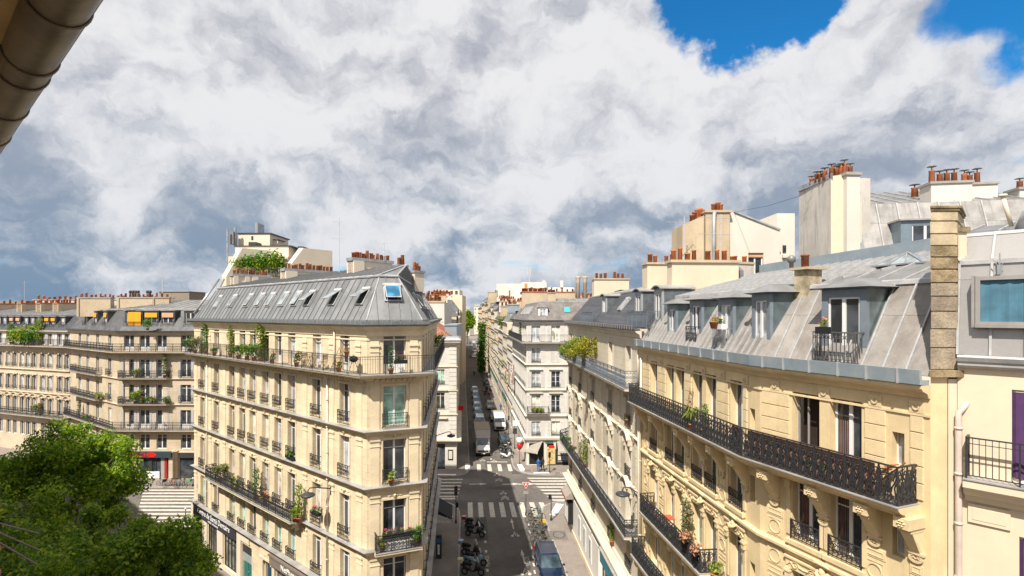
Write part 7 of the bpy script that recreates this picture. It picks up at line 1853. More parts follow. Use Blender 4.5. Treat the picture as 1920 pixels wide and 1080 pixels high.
t=thing('garden_table','small wooden slatted folding table on the top balcony','table',onf(FL,583,.45,a5),r_)
mb=MB();[mb.box(-.35,.35,-.3+k*.12,-.2+k*.12,.70,.72)for k in range(5)];put('table_top',mb.data('table_top',WOOD),t,MW[t.name])
for sg in(-1,1):
 mb=MB();mb.tube([(-.3,sg*.24,0),(.3,sg*.24,.7)],.014,4);mb.tube([(.3,sg*.24,0),(-.3,sg*.24,.7)],.014,4);put('leg',mb.data('leg',WOOD),t,MW[t.name])
def gchair(lab,px_,rot):
 t=thing('garden_chair',lab,'chair',onf(FL,px_,.4,a5),rot);M=MW[t.name]
 mb=MB();[mb.box(-.2,.2,-.2+k*.1,-.12+k*.1,.44,.46)for k in range(4)];put('seat',mb.data('seat',WOOD),t,M)
 mb=MB();[mb.box(-.2,.2,.2,.22,.6+k*.1,.67+k*.1)for k in range(3)];put('backrest',mb.data('backrest',WOOD),t,M)
 for x in(-.19,.19):mb=MB();mb.tube([(x,-.2,0),(x,.2,.46),(x,.22,.9)],.013,4);mb.tube([(x,.2,0),(x,-.2,.46)],.013,4);put('leg',mb.data('leg',WOOD),t,M)
gchair('wooden folding chair left of the slatted table',575,r_+1.7);gchair('wooden folding chair right of the slatted table by the white door',604,r_-1.2)
t=thing('deck_chair','folded pale wooden deck chair leaning against the wall near the barbecue','deck chair',onf(FL,634,.3,a5),r_)
for x in(-.28,.28):mb=MB();mb.tube([(x,-.35,0),(x,.25,1.35)],.022,4);put('frame_rail',mb.data('frame_rail',WOOD),t,MW[t.name])
for k in range(5):mb=MB();q=.2+k*.18;mb.box(-.28,.28,-.35+.6*q,-.33+.6*q,1.35*q-.03,1.35*q+.03);put('slat',mb.data('slat',WOOD),t,MW[t.name])
t=thing('barbecue','black round kettle barbecue on three legs near the balcony corner','barbecue',onf(FL,663,.5,a5),r_)
mb=MB();mb.smooth=True;mb.lathe([(0,.62),(.17,.68),(.25,.80),(.25,.84),(.17,.95),(0,1.0)],n=14);mb.tube([(-.08,0,.99),(0,0,1.06),(.08,0,.99)],.012,5);put('kettle',mb.data('kettle',BLACKM),t,MW[t.name])
for k in range(3):a=k*2.094+.5;mb=MB();mb.tube([(.1*math.cos(a),.1*math.sin(a),.66),(.34*math.cos(a),.34*math.sin(a),0)],.014,5);put('leg',mb.data('leg',BLACKM),t,MW[t.name])
for px_,o_,z_,kd,m_,sc,fl,bx,lab in[(412,.5,Z2,'bush',LEAFO,1.3,None,0,'straggly olive shrub at the left end of the long second floor balcony'),(436,.5,Z2,'spike',LEAFY,.9,None,0,'small palm on the long second floor balcony'),(444,.6,Z2,'spike',LEAFY,.7,None,0,'second smaller palm leaning over the long balcony rail'),(480,.45,Z2,'tall',LEAFG,1.1,None,0,'climbing plant on a hoop in the middle of the long balcony'),(497,.55,Z2,'small',LEAFO,1.6,FLO,0,'salmon flowering pot on the long balcony'),(560,.5,Z2,'tall',LEAFY,1.2,None,0,'tall bamboo at the right end of the long balcony'),(553,.62,Z2,'bush',LEAF,.8,None,0,'low shrub box beside the bamboo'),(592,.28,Z2+.78,'small',LEAFG,1.0,FLP,.8,'window box crammed with pink flowers under the wall lantern arm'),(541,.12,Z3+.1,'small',LEAFY,.9,None,.6,'yellowish plant box behind a third floor window rail, second of the right hand group'),(547,.12,Z3+.05,'small',LEAFG,1.2,None,.6,'green plant box behind the rightmost rail of the third floor triple windows')]:
 plant(lab,onf(FL,px_,o_,z_+.02),kd,m_,sc,fl,bx,BLACKM if bx else None,'flower_box' if bx else 'potted_plant','flower box' if bx else 'potted plant',r_)
p=FC.w(FC.L/2-.25,.25,Z3+.1);plant('leafy plant behind the third floor corner window rail',tuple(p),'small',LEAFY,1.5)
for s_,sc,fl,lab in((.75,1.,None,'yellow green shrub at the left of the corner flower balcony'),(2.55,1.4,None,'tall feathery shrub at the right of the corner flower balcony')):plant(lab,tuple(FC.w(s_,.5,Z2+.02)),'bush',LEAFY if s_<1 else LEAFG,sc*.7,None)
plant('long trough of pink and red flowers along the corner flower balcony rail',tuple(FC.w(1.6,.58,Z2+.72)),'small',LEAFG,.8,FLP,1.7,BLACKM,'flower_box','flower box',FC.ang)
p=FC.w(1.55,.55,Z2+.05);mb=MB();mb.box(-.7,.7,-.01,.01,0,.65);thing('balcony_screen','white cloth screen tied inside the corner flower balcony rail','screen',tuple(p),FC.ang,data=mb.data('balcony_screen',SIGNW))
for fr,px_,o_,z_,kd,m_,sc,fl,lab in[(FA2,308,.5,12.35,'tall',LEAFO,1.5,None,'bushy olive tree on the fourth floor boulevard balcony'),(FA2,256,.5,12.35,'bush',LEAFY,1.0,None,'yellow plant in the middle of the fourth floor boulevard balcony'),(FA2,254,.5,9.25,'bush',LEAFY,1.5,None,'light green bush left end of the third floor boulevard balcony'),(FA2,267,.6,9.3,'low',LEAFG,1.4,FLR,'red geraniums on the third floor boulevard balcony'),(FA2,285,.6,9.3,'low',LEAF,1.5,FLP,'dark trailing flowers in the middle of the third floor boulevard balcony'),(FA2,311,.6,9.3,'low',LEAFG,1.3,None,'small shrub at the right end of the third floor boulevard balcony'),(FA1,185,.5,9.3,'low',LEAFY,1.5,None,'bright green pot at the end of the black boulevard balcony'),(FA1,164,.6,6.2,'low',LEAFG,1.4,FLO,'orange flowers on the long second floor boulevard balcony'),(FA1,148,.5,6.2,'tall',LEAFO,1.1,None,'thin olive plant at the left end of the second floor boulevard balcony'),(FA2,355,.5,15.5,'bush',LEAFG,1.6,None,'green shrub near the right end of the upper boulevard balcony'),(FA2,277,1.0,18.0,'bush',LEAFG,1.3,None,'plant in the dormer next to the fully orange blind'),(FC_,20,.3,15.5,'climb',LEAFG,1.2,None,'slender climbing vine, leftmost on the far left block'),(FC_,30,.7,15.4,'bush',LEAFY,2.6,None,'wide light green vine spilling over the far left balcony'),(FC_,45,.7,15.2,'bush',LEAFY,3.0,None,'largest yellow green vine hanging over the far left balcony'),(FC_,57,.7,15.4,'bush',LEAFG,2.2,None,'smaller green vine right of the largest hanging one'),(FC_,72,.3,15.5,'climb',LEAFY,1.5,None,'tall bright vine against the shutters of the far left block'),(FC_,68,.5,5.6,'bush',LEAFO,1.6,None,'olive bush on the lower balcony of the far left block')]:
 plant(lab,onf(fr,px_,o_,z_+.02),kd,m_,sc,fl)
for i,(px_,sc,lab)in enumerate([(449,2.6,'leftmost green bush on the cream roof terrace'),(470,3.0,'second green bush trailing over the cream roof terrace wall'),(489,2.5,'dark green bush at the middle of the cream roof terrace'),(502,3.4,'tallest round bush on the cream roof terrace'),(513,2.8,'low spreading bush right of the tallest one on the cream terrace'),(531,1.8,'small bush at the right end of the cream terrace')]):
 plant(lab,((px_-960)/1000*67.3,67.3+(.3 if i%2 else 0),24.6),'bush',LEAFG if i%2 else LEAFY,sc)
mat_gold=leafmat('golden_leaf',(.20,.20,.02),(.42,.34,.04))
rE=FE.ang
for fr,px_,o_,z_,kd,m_,sc,fl,bx,lab in[(FE,1088,.45,16.3,'big',LEAFY,.95,None,0,'mass of yellow green shrubs filling the end of the blue grey balcony'),(FE,1108,.4,16.3,'big',mat_gold,1.0,None,0,'great golden bush on the blue grey balcony, right of the thinner green one'),(FE,1068,.6,15.6,'bush',LEAFO,2.0,None,0,'olive plant hanging over the far end of the blue grey balcony'),(FE,1061,.5,7.7,'low',LEAFG,1.3,None,0,'green pot at the far end of the lowest long balcony'),(FE,1073,.6,7.9,'low',LEAFG,1.0,FLR,0,'red flowering pot on the lowest long balcony'),(FE,1096,.3,7.7,'tall',LEAFY,1.1,None,0,'yellow green climber on the lowest long balcony'),(FE,1088,.35,7.7,'tall',LEAFO,.8,None,0,'sparse thin climber left of the yellow green one on the lowest long balcony'),(FE,1147,.15,4.9,'tall',LEAFY,.7,FLY,0,'yellow flowering plant at a dark window under the long balcony'),(FE,1177,.1,13.5,'small',LEAFG,1.0,FLP,0,'pink flowers in a fourth floor window of the slate roofed block'),(F1,1298,.65,15.27,'spike',LEAFY,1.0,None,0,'spiky light green yucca behind the long black balcony'),(F1,1322,.6,15.27,'tall',LEAFG,.6,None,0,'wispy plant right of the spiky yucca'),(F1,1287,.5,9.98,'tall',LEAFO,1.1,None,0,'grey green olive shrub on the third floor balcony'),(F1,1268,.5,9.98,'low',LEAFY,.7,None,0,'light green herbs on the third floor balcony'),(F1,1340,.5,9.98,'small',LEAFY,1.4,None,0,'yellow green plant at the right end of the third floor balcony'),(F1,1338,.2,19.4,'small',LEAFY,.8,FLP,0,'pink flowers left of the white dormer railing')]:
 plant(lab,onf(fr,px_,o_,z_+.02),kd,m_,sc,fl)
for px_,z_,lab in((1283,10.5,'hanging basket of dried brown flowers, left one'),(1303,10.4,'hanging basket of dried brown flowers, right one')):plant(lab,onf(F1,px_,.86,z_),'small',mat('dried_petals',(.42,.20,.11),.8,var=.2),1.3,pm=BLACKM)
plant('white trough with big leafed plant and red croton at the open dark door',onf(F2,1545,.48,15.27),'spike',LEAFG,.62,FLO,.8,WHITEP,'flower_box','flower box',F2 .ang);plant('grey green round shrub beside the big leafed plant',onf(F2,1527,.45,15.3),'bush',LEAFO,.55)
plant('yellow and rust flower box on the big dormer railing',onf(F2,1543,.38,19.42),'small',LEAFY,.7,FLO,.35,BLACKM,'flower_box','flower box',F2 .ang)
plant('white trough with yellow flowers on the white dormer railing',onf(F1,1350,-.02,19.4),'small',LEAFG,.7,FLY,.6,WHITEP,'flower_box','flower box',F1 .ang)
for px_,z_,lab,fl in((1004,7.0,'orange and yellow flower trough on the shutter block corner balcony',FLO),(1012,7.0,'green bush at the right end of the shutter block corner balcony',None)):plant(lab,onf(FH,px_,.5,z_),'low',LEAFY,1.5,fl)
plant('tall grasses on the dark railed terrace of the white corner block',(1.2,76,16.3),'tall',LEAFO,1.3)
for t_,sc,lab in((45,3,'olive shrub on the planted roof terrace of the pale narrow facade'),(49,3,'orange toned bush on the planted roof terrace'),(53,2.4,'smaller bush at the far side of the planted roof terrace')):q=H0+HD*t_;plant(lab,(q.x+.5,q.y,16.5),'bush',LEAFY if t_==49 else LEAFO,sc)
p=onf(F2,1618,.36,15.28);t=thing('sun_lounger','reddish wooden steamer lounger at the right end of the long balcony','lounger',p,F2 .ang);M=MW[t.name]
LW=mat('lounger_teak',(.42,.16,.06),.6,var=.2)
for k in range(9):mb=MB();mb.box(-.75+k*.11,-.68+k*.11,-.24,.24,.30,.325);put('slat',cached('lsl',lambda:mb.data('slat',LW)),t,M@Matrix.Translation((0,0,0)))if k==0 else put('slat',_C['lsl'],t,M@Matrix.Translation((k*.11,0,0)))
for k in range(7):put('slat',_C['lsl'],t,M@Matrix.Translation((.95+k*.085,0,.07*(k+.5)*1.2)))
for y_ in(-.25,.25):mb=MB();mb.tube([(-.78,y_,.31),(.3,y_,.31),(.92,y_,.95)],.022,5);mb.tube([(-.5,y_,0),(-.5,y_,.31)],.02,5);mb.tube([(.3,y_,0),(.3,y_,.31)],.02,5);put('frame_rail',mb.data('frame_rail',LW),t,M)
t=thing('ladder','small pale wooden ladder standing behind the spiky yucca','ladder',onf(F1,1288,.25,15.27),F1 .ang);M=MW[t.name]
for x in(-.18,.18):mb=MB();mb.tube([(x,0,0),(x*.8,.2,1.55)],.018,4);put('rail',mb.data('rail',WOOD),t,M)
for k in range(5):mb=MB();mb.box(-.16,.16,.04*k,.04*k+.03,.25+.28*k,.28+.28*k);put('rung',mb.data('rung',WOOD),t,M)
t=thing('balcony_table','small red topped table on the third floor balcony','table',onf(F1,1253,.45,9.98),F1 .ang)
mb=MB();mb.box(-.3,.3,-.22,.22,.70,.73);put('table_top',mb.data('table_top',mat('red_enamel',(.55,.09,.05),.4,var=.05)),t,MW[t.name])
for x in(-.25,.25):
 for y_ in(-.18,.18):mb=MB();mb.tube([(x,y_,0),(x,y_,.7)],.014,4);put('leg',mb.data('leg',IRON),t,MW[t.name])
 #  STREET LANTERNS, SIGNALS, SIGNS
def lantern(lab,base,ang,L,drop=.0):
 t=thing('wall_lantern',lab,'street lamp',tuple(base),ang);M=MW[t.name]
 mb=MB();mb.smooth=True;mb.tube([(0,0,-.15),(0,-.12,.0),(0,-L+.25,.30),(0,-L,.32),(0,-L-.1,.2),(0,-L-.1,.08)],.035,6);mb.smooth=False;mb.box(-.06,.06,-.06,0,-.4,.1);put('arm',mb.data('arm',DARKG),t,M)
 mb=MB();mb.smooth=True;mb.lathe([(.06,.12),(.12,.06),(.36,.0),(.40,-.05),(.38,-.10),(.30,-.12)],(0,-L-.1,0),16);put('lamp_head',mb.data('lamp_head',DARKG),t,M)
 mb=MB();mb.smooth=True;mb.lathe([(.28,-.121),(.20,-.19),(0,-.21)],(0,-L-.1,0),14);put('lamp_glass',mb.data('lamp_glass',GLASSW),t,M)
lantern('round headed lantern on the left corner block beside its downpipe',FL.w(FL.s_at(621),0,9.75),FL.ang,1.35)
lantern('round headed lantern at the joint between slate roofed and ochre blocks',FE.w(FE.L-.35,0,10.15),FE.ang,.85)
lantern('lantern arm at the far end of the shaded street wall',FS.w(18.5,0,8.9),FS.ang,1.3)
def pole_thing(nm,lab,cat,x,y,h,m=DARKG,r=.055,z=.125):
 t=thing(nm,lab,cat,(x,y,z));mb=MB();mb.smooth=True;mb.lathe([(r*1.9,0),(r*1.7,.25),(r,.32),(r,h),(0,h)],n=8);put('pole',mb.data('pole',m),t);return t
def sigbox(t,z,dx=0,h=.8):
 mb=MB();mb.box(dx-.14,dx+.14,-.2,.1,z,z+h);mb.smooth=True
 for k in range(3):mb.lathe([(.09,0),(.11,.03)],(dx,-.2,z+.15),8)if False else None
 b=put('signal_head',mb.data('signal_head',BLACKM),t)
 for k,mm in enumerate((mat('lens_green',(.02,.12,.05),.3,var=0),mat('lens_amber',(.3,.15,.02),.3,var=0),mat('lens_red',(.25,.02,.02),.3,var=0))):
  mb=MB();mb.wheel((dx,-.215,z+.13+k*.25),.085,.03,'y',10);put('lens',mb.data('lens',mm),b,MW[t.name])
x,y=ground(855,983);t=pole_thing('traffic_light','dark traffic light pole in the shade on the left kerb of the near crossing','traffic light',x,y,3.0);sigbox(t,2.7);mb=MB();mb.box(-.02,.22,-.12,.06,1.5,1.95);put('pedestrian_signal',mb.data('pedestrian_signal',BLACKM),t)
x,y=ground(1033.5,978);t=pole_thing('traffic_light','sunlit grey signal post on the right pavement of the near crossing','traffic light',x,y,2.3,GREYP if False else DARKG,.06);mb=MB();mb.box(-.26,.02,-.1,.14,2.05,2.45);put('signal_head',mb.data('signal_head',BLACKM),t)
x,y=ground(1030.5,888);t=pole_thing('traffic_light','signal post in front of the taupe awnings beyond the crossing','traffic light',x,y,2.6);mb=MB();mb.box(-.14,.14,-.15,.12,1.9,2.55);put('signal_head',mb.data('signal_head',BLACKM),t)
x,y=ground(953.5,816);t=pole_thing('traffic_light','slim dark post right of the white van','traffic light',x,y,3.0);mb=MB();mb.box(-.12,.12,-.12,.12,2.4,3.05);put('signal_head',mb.data('signal_head',BLACKM),t)
x,y=ground(965,843);t=pole_thing('street_sign','tall post with white board and signal box beside the scooters','sign',x,y,4.0);mb=MB();mb.box(-.25,1.0,-.06,-.01,3.4,4.15);put('sign_board',mb.data('sign_board',SIGNW),t);mb=MB();mb.box(-.25,.35,-.15,.1,2.2,3.0);put('signal_head',mb.data('signal_head',DARKG),t)
x,y=ground(986,966);t=pole_thing('yield_sign','red and white inverted triangle give way sign by the parked bicycles','sign',1.37,52.6,2.9,r=.045)
mb=MB();tri=lambda s_,cy:[(-s_,cy+s_*.58),(0,cy-s_*1.15),(s_,cy+s_*.58)]
mb.face([(a,-.08,b+0.)for a,b in tri(.37,3.05)][::1]);mb.face([(a,-.05,b)for a,b in tri(.37,3.05)][::-1]);mb.k=1;mb.face([(a,-.085,b)for a,b in tri(.32,3.05)]);mb.k=0;mb.face([(a,-.09,b)for a,b in tri(.14,3.06)])
put('sign_plate',mb.data('sign_plate',[SIGNW,SIGNR]),t);mb=MB();mb.wheel((0,-.07,2.25),.22,.03,'y',14);q_=mb;q_.v=[(a*1.25,b,2.25+(c-2.25)*.7)for a,b,c in q_.v];put('lower_plate',q_.data('lower_plate',CONC),t)
x,y=ground(977,868);t=pole_thing('cone_sign','red and white round shop sign at the corner by the left awning','sign',1.0,70.6,2.2,IRON,.03);mb=MB();mb.smooth=True;mb.lathe([(0,2.0),(.3,2.15),(.38,2.5),(.25,2.8)],n=10);put('shade',mb.data('shade',SIGNR),t);mb=MB();mb.smooth=True;mb.lathe([(.25,2.8),(.4,2.9),(.4,3.4),(0,3.5)],n=10);put('globe',mb.data('globe',SIGNW),t)
t=thing('parking_meter','dark ticket machine with blue top panel on the shaded left pavement','parking meter',(-5.95,43.4,.125));mb=MB();mb.box(-.22,.22,-.16,.16,0,1.75);mb.box(-.19,.19,-.13,.13,1.75,1.85);put('housing',mb.data('housing',DARKG),t)
mb=MB();mb.box(-.16,.16,-.175,-.161,1.3,1.65);put('blue_panel',mb.data('blue_panel',mat('panel_blue',(.03,.16,.32),.4,var=0)),t);mb=MB();mb.box(-.08,.08,-.175,-.161,.35,1.15);put('info_strip',mb.data('info_strip',SIGNW),t)
t=thing('canopy','black sloping shop canopy with small white letters on the shaded street wall','awning',tuple(FS.w(14.6,0.02,0)),FS.ang);mb=MB();mb.hexa([(0,0,3.3),(3.2,0,3.3),(3.2,0,3.7),(0,0,3.7)],[(0,-1.5,2.7),(3.2,-1.5,2.7),(3.2,-1.5,2.75),(0,-1.5,2.75)]);mb.box(0,3.2,-1.52,-1.50,2.4,2.75);put('cover',mb.data('cover',mat('black_canvas',(.012,.014,.02),.8,var=.1)),t,MW[t.name])
put('lettering',text_mesh('MERVEILLES',.24,SIGNW,.004),t,T3(*FS.w(14.58,.75,2.46),0)@RX90)
t=thing('red_banner_sign','small red rectangular sign hanging over the shaded left pavement','sign',(-7.9,81,5.3));mb=MB();mb.box(-.35,.55,-.05,.05,0,.7);put('sign_board',mb.data('sign_board',SIGNR),t)
for px_,py_,h,lab in((275,906,1.1,'grey bollard left of the boulevard bicycle rack'),(348,978,1.1,'dark bollard at the corner pavement, foot of the dental centre'),(294.5,897,.9,'small bollard before the red lettered shop'),(362,914,.9,'dark leaning bollard at the right end of the bicycle rack')):
 x,y=ground(px_,py_);t=pole_thing('bollard',lab,'bollard',x,y,h,r=.05);mb=MB();mb.smooth=True;mb.lathe([(.0,0),(.09,.04),(.09,.12),(0,.16)],(0,0,h-.02),8);put('cap',mb.data('cap',SIGNW if px_>340 else DARKG),t)
 # ---- antennas
def antenna(lab,x,y,z0,z1,kind=0,rz=0.,two=False):
 t=thing('antenna',lab,'antenna',(x,y,z0),rz);h=z1-z0;M=MW[t.name];mb=MB();mb.tube([(0,0,0),(0,0,h)],.03,5);put('mast',mb.data('mast',GREYP),t,M)
 for zz in([h*.93]+([h*.62]if two else[])):
  mb=MB();L=1.4 if kind else .45;mb.tube([(-L,0,zz),(L*.4,0,zz+.05)],.014,4)
  for k in range(12 if kind else 4):xx=-L+L*1.4*k/(11 if kind else 3);mb.tube([(xx,-.22,zz),(xx,.22,zz)],.008,3)
  put('boom',mb.data('boom',GREYP),t,M)
q=lp(636,3.6);antenna('very tall thin mast antenna standing on the zinc corner roof',q.x,q.y,22.9,zat(409,q.y),two=True)
antenna('white television antenna above the left corner chimney pots',-8.95,37.3,23.7,25.0);antenna('antenna mast above the orange pots of the boulevard block',-48.5,74,20.8,25.4);antenna('smaller antenna left of the taupe rooftop box',-49.2,75,20.8,24.6)
antenna('short antenna on the far left skyline',-96,105,21,26.5);antenna('thin antenna above the far left party wall pots',-76.5,98,21.5,26)
antenna('long yagi antenna left of the beige flue wall',(1283-960)/1000*37,37,20.5,zat(406,37),1,.25);antenna('double yagi antenna before the white gable',(1352-960)/1000*30,30,22.6,zat(402,30),1,.2,True);antenna('yagi antenna on top of the stained wall pots',(1556-960)/1000*28,28.3,27,zat(318,28),1,.3)
antenna('thin antenna on the roofs right of the modernist block',9.8,112,23,28);antenna('pair of small antennas above the distant pots',-15.5,100,22,26)
#  VEHICLES
RUB=mat('tyre_rubber',(.018,.018,.018),.8,var=0);RIM=mat('alloy_rim',(.35,.36,.37),.35,metal=.7,var=0)
HL=mat('headlight_lens',(.75,.76,.72),.15,var=0);PLT=mat('number_plate',(.7,.7,.66),.5,var=0)
def paint(nm,c):return mat(nm,c,.28,metal=.1,var=.04,coat=.6)
def wheel_to(t,M,x,y,r=.33,w=.22):
 def fn():mb=MB();mb.wheel((0,0,0),r,w,'x',18);return mb.data('wheel',RUB)
 def fr_():mb=MB();mb.wheel((0,0,0),r*.62,w+.02,'x',12);return mb.data('rim',RIM)
 Mw=M@Matrix.Translation((x,y,r));q=put('wheel',cached(('wh',r,w),fn),t,Mw);put('rim',cached(('ri',r,w),fr_),q,Mw)
def loft(st,m,name='body',bev=.12):
 """st: (y, halfwidth, z_low, z_mid, z_top, halfwidth_top)"""
 mb=MB();mb.smooth=True;K=10;vs=[]
 for y,w,z0,z1,z2,wt in st:
  vs+=[(-w*.90,y,z0),(-w,y,z0+.1),(-w,y,z1),(-wt-.03,y,z2-.04),(-wt*.8,y,z2),(wt*.8,y,z2),(wt+.03,y,z2-.04),(w,y,z1),(w,y,z0+.1),(w*.90,y,z0)]
 fs=[(i*K+k,i*K+(k+1)%K,(i+1)*K+(k+1)%K,(i+1)*K+k)for i in range(len(st)-1)for k in range(K)]
 fs+=[tuple(range(K))[::-1],tuple((len(st)-1)*K+k for k in range(K))]
 mb.mesh(vs,fs);return mb.data(name,m)
def car(lab,x,y,rz,m,L=4.3,W=1.78,H=1.5,kind='hatch',grp=None,cat='car',rack=False):
 """front looks along local -y"""
 t=thing('parked_car' if grp is None else 'queued_car',lab,cat,(x,y,.0),rz,grp);M=MW[t.name];w=W/2
 van=kind=='van';hb=.92 if not van else 1.0
 st=[(-L/2,w*.72,.28,.5,.62,w*.62),(-L/2+.12,w*.94,.2,.62,.78,w*.8),(-L/2+.5,w,.2,.72,hb-.06,w*.86),(-L/2+1.05,w,.2,.8,hb+.04,w*.9),(0,w,.2,.84,hb+.06,w*.92),(L/2-.7,w,.2,.86,hb+.08,w*.92),(L/2-.15,w*.96,.22,.84,hb+.04,w*.86),(L/2,w*.8,.3,.7,.85,w*.7)]
 put('body',cached(('cb',L,W,kind,m.name),lambda:loft(st,m)),t,M)
 a,b,c_,d=(-L/2+.95,-L/2+1.75,L/2-(.25 if kind!='sedan' else 1.15),L/2-.1 if kind!='sedan' else L/2-.45)
 if van:a,b,c_,d=-L/2+.75,-L/2+1.45,L/2-.12,L/2-.05
 z0,z1=hb+.02,H;g=.06
 def cab():
  mb=MB();wl,wt=w*.90,w*.74
  mb.hexa([(-wl,a,z0),(wl,a,z0),(wl,d,z0),(-wl,d,z0)],[(-wt,b,z1-.05),(wt,b,z1-.05),(wt,c_,z1-.05),(-wt,c_,z1-.05)]);return mb.data('windows',GLASSV)
 put('windows',cached(('cw',L,W,H,kind),cab),t,M)
 def roof():
  mb=MB();wt=w*.75;mb.hexa([(-wt,b-.02,z1-.06),(wt,b-.02,z1-.06),(wt,c_+.02,z1-.06),(-wt,c_+.02,z1-.06)],[(-wt*.93,b+.15,z1),(wt*.93,b+.15,z1),(wt*.93,c_-.1,z1),(-wt*.93,c_-.1,z1)])
  for sg in(-1,1):
   mb.tube([(sg*w*.89,a,z0),(sg*w*.745,b,z1-.05)],.035,4);mb.tube([(sg*w*.89,d,z0),(sg*w*.745,c_,z1-.05)],.05,4);mb.tube([(sg*w*.9,(a+d)/2+.1,z0),(sg*w*.76,(b+c_)/2,z1-.05)],.04,4)
  return mb.data('roof',m)
 put('roof',cached(('cr',L,W,H,kind,m.name),roof),t,M)
 for sg in(-1,1):
  for yy in(-L/2+.8,L/2-.75):wheel_to(t,M,sg*(w-.10),yy)
  def hl():mb=MB();mb.smooth=True;mb.lathe([(0,-.07),(.12,-.05),(.14,.0),(.12,.05),(0,.07)],n=8);return mb.data('headlight',HL)
  put('headlight',cached('hl',hl),t,M@Matrix.Translation((sg*w*.68,-L/2+.13,.66)));
  def mr():mb=MB();mb.box(-.09,.09,-.05,.05,-.05,.07);return mb.data('wing_mirror',m)
  put('wing_mirror',cached(('mr',m.name),mr),t,M@Matrix.Translation((sg*(w+.10),a+.35,z0+.05)))
 def gr():mb=MB();mb.box(-w*.5,w*.5,-L/2-.03,-L/2+.1,.32,.5);return mb.data('grille',BLACKM)
 put('grille',cached(('gr',L,W),gr),t,M);mb=MB();mb.box(-.26,.26,-L/2-.045,-L/2-.031,.36,.47);put('number_plate',cached(('np',L),lambda:mb.data('number_plate',PLT)),t,M)
 if rack:mb=MB();[mb.box(-w*.62+k*.2,-w*.58+k*.2,b+.3,c_-.3,z1+.03,z1+.06)for k in range(6)];mb.box(-w*.7,w*.7,b+.4,b+.45,z1,z1+.03);mb.box(-w*.7,w*.7,c_-.45,c_-.4,z1,z1+.03);put('roof_rack',mb.data('roof_rack',BLACKM),t,M)
 return t
NAVY=paint('navy_car_paint',(.006,.018,.05));SIL=paint('silver_car_paint',(.36,.38,.40));WHC=paint('white_car_paint',(.74,.74,.73));BLC=paint('black_car_paint',(.02,.021,.023));GRC=paint('grey_car_paint',(.10,.105,.11));BGC=paint('beige_car_paint',(.40,.36,.30));BLU=paint('blue_car_paint',(.07,.13,.24))
TL=R(5.2)
car('dark navy car facing up at the kerb between the bicycles and the next dark car',2.85,41.2,TL,NAVY,4.4,1.8,1.62,rack=False)
car('dark roof with rack at the very bottom, behind the navy car',3.15,35.2,TL,GRC,4.5,1.8,1.60,rack=True)
car('black car parked nose out between the white van and the scooters',-1.25,81.9,TL,BLC,4.4,1.8,1.5)
car('grey car half hidden right behind the white van',-3.3,100.6,TL,GRC,4.6,1.8,1.5);car('beige silver car parked behind the motorcycles row',-4.5,112.5,TL,BGC,4.7,1.82,1.5)
qg='cars queueing behind the box truck'
car('silver white minivan waiting directly behind the box truck',-5.7,94.5,TL,WHC,4.8,1.85,1.9,'van',qg)
for i,(yy,m_,lab)in enumerate([(103.5,BLU,'blue car second in the queue behind the minivan'),(110.5,SIL,'silver car third in the queue, with blue windscreen'),(118,BLU,'bluish car fourth in the queue'),(126,NAVY,'dark blue car with yellow plates fifth in the queue'),(134.5,SIL,'last pale car at the tail of the queue')]):car(lab,-5.75-(yy-94.5)*.090,yy,TL,m_,4.5,1.8,1.5,'hatch',qg)
for x,y,m_,k,lab in[(-20.0,282,WHC,'van','white van waiting at the distant crossing'),(-17.9,264,WHC,'hatch','white car behind the parked motorbikes before the distant crossing'),(-17.2,243,WHC,'hatch','nearer white car at the end of the sunlit kerb'),(-27.6,352,SIL,'hatch','silver car beneath the far tree, left'),(-26.0,365,WHC,'hatch','white car beneath the far tree, right'),(-22.8,322,SIL,'hatch','pale parked car beyond the distant crossing'),(-23.8,340,GRC,'hatch','dark car just below the far white ones')]:
 car(lab,x,y,TL,m_,5.,1.9,1.6 if k=='hatch' else 2.3,k)
t=thing('white_van','tall white delivery van parked beside the box truck','van',(-2.25,93.2,0),TL);M=MW[t.name];w=1.02
put('body',loft([(-2.95,w*.75,.35,.7,.95,w*.7),(-2.75,w*.96,.3,.9,1.15,w*.86),(-2.0,w,.3,1.0,1.45,w*.88),(-1.35,w,.3,1.4,2.35,w*.84),(-.9,w,.3,1.6,2.6,w*.86),(2.7,w,.3,1.7,2.62,w*.88),(2.95,w*.95,.35,1.6,2.5,w*.84)],WHC),t,M)
mb=MB();mb.hexa([(-.86,-2.06,1.42),(.86,-2.06,1.42),(.86,-1.9,1.42),(-.86,-1.9,1.42)],[(-.76,-1.42,2.24),(.76,-1.42,2.24),(.76,-1.2,2.24),(-.76,-1.2,2.24)]);put('windscreen',mb.data('windscreen',GLASSV),t,M)
mb=MB();mb.box(-.7,.7,-3.0,-2.8,.45,.85);put('grille',mb.data('grille',BLACKM),t,M)
for sg in(-1,1):
 for yy in(-2.0,1.9):wheel_to(t,M,sg*.92,yy,.36,.24)
 mb=MB();mb.box(sg*.8-.14,sg*.8+.14,-2.93,-2.7,.85,1.05);put('headlight',mb.data('headlight',HL),t,M);mb=MB();mb.box(sg*1.16-.08,sg*1.16+.08,-1.95,-1.85,1.4,1.75);put('wing_mirror',mb.data('wing_mirror',BLACKM),t,M)
t=thing('box_truck','white cab box truck with grey deflector heading the queue at the crossing','truck',(-4.35,78.0,0),TL);M=MW[t.name]
GBX=mat('truck_grey',(.33,.30,.28),.5,var=.1);w=1.0
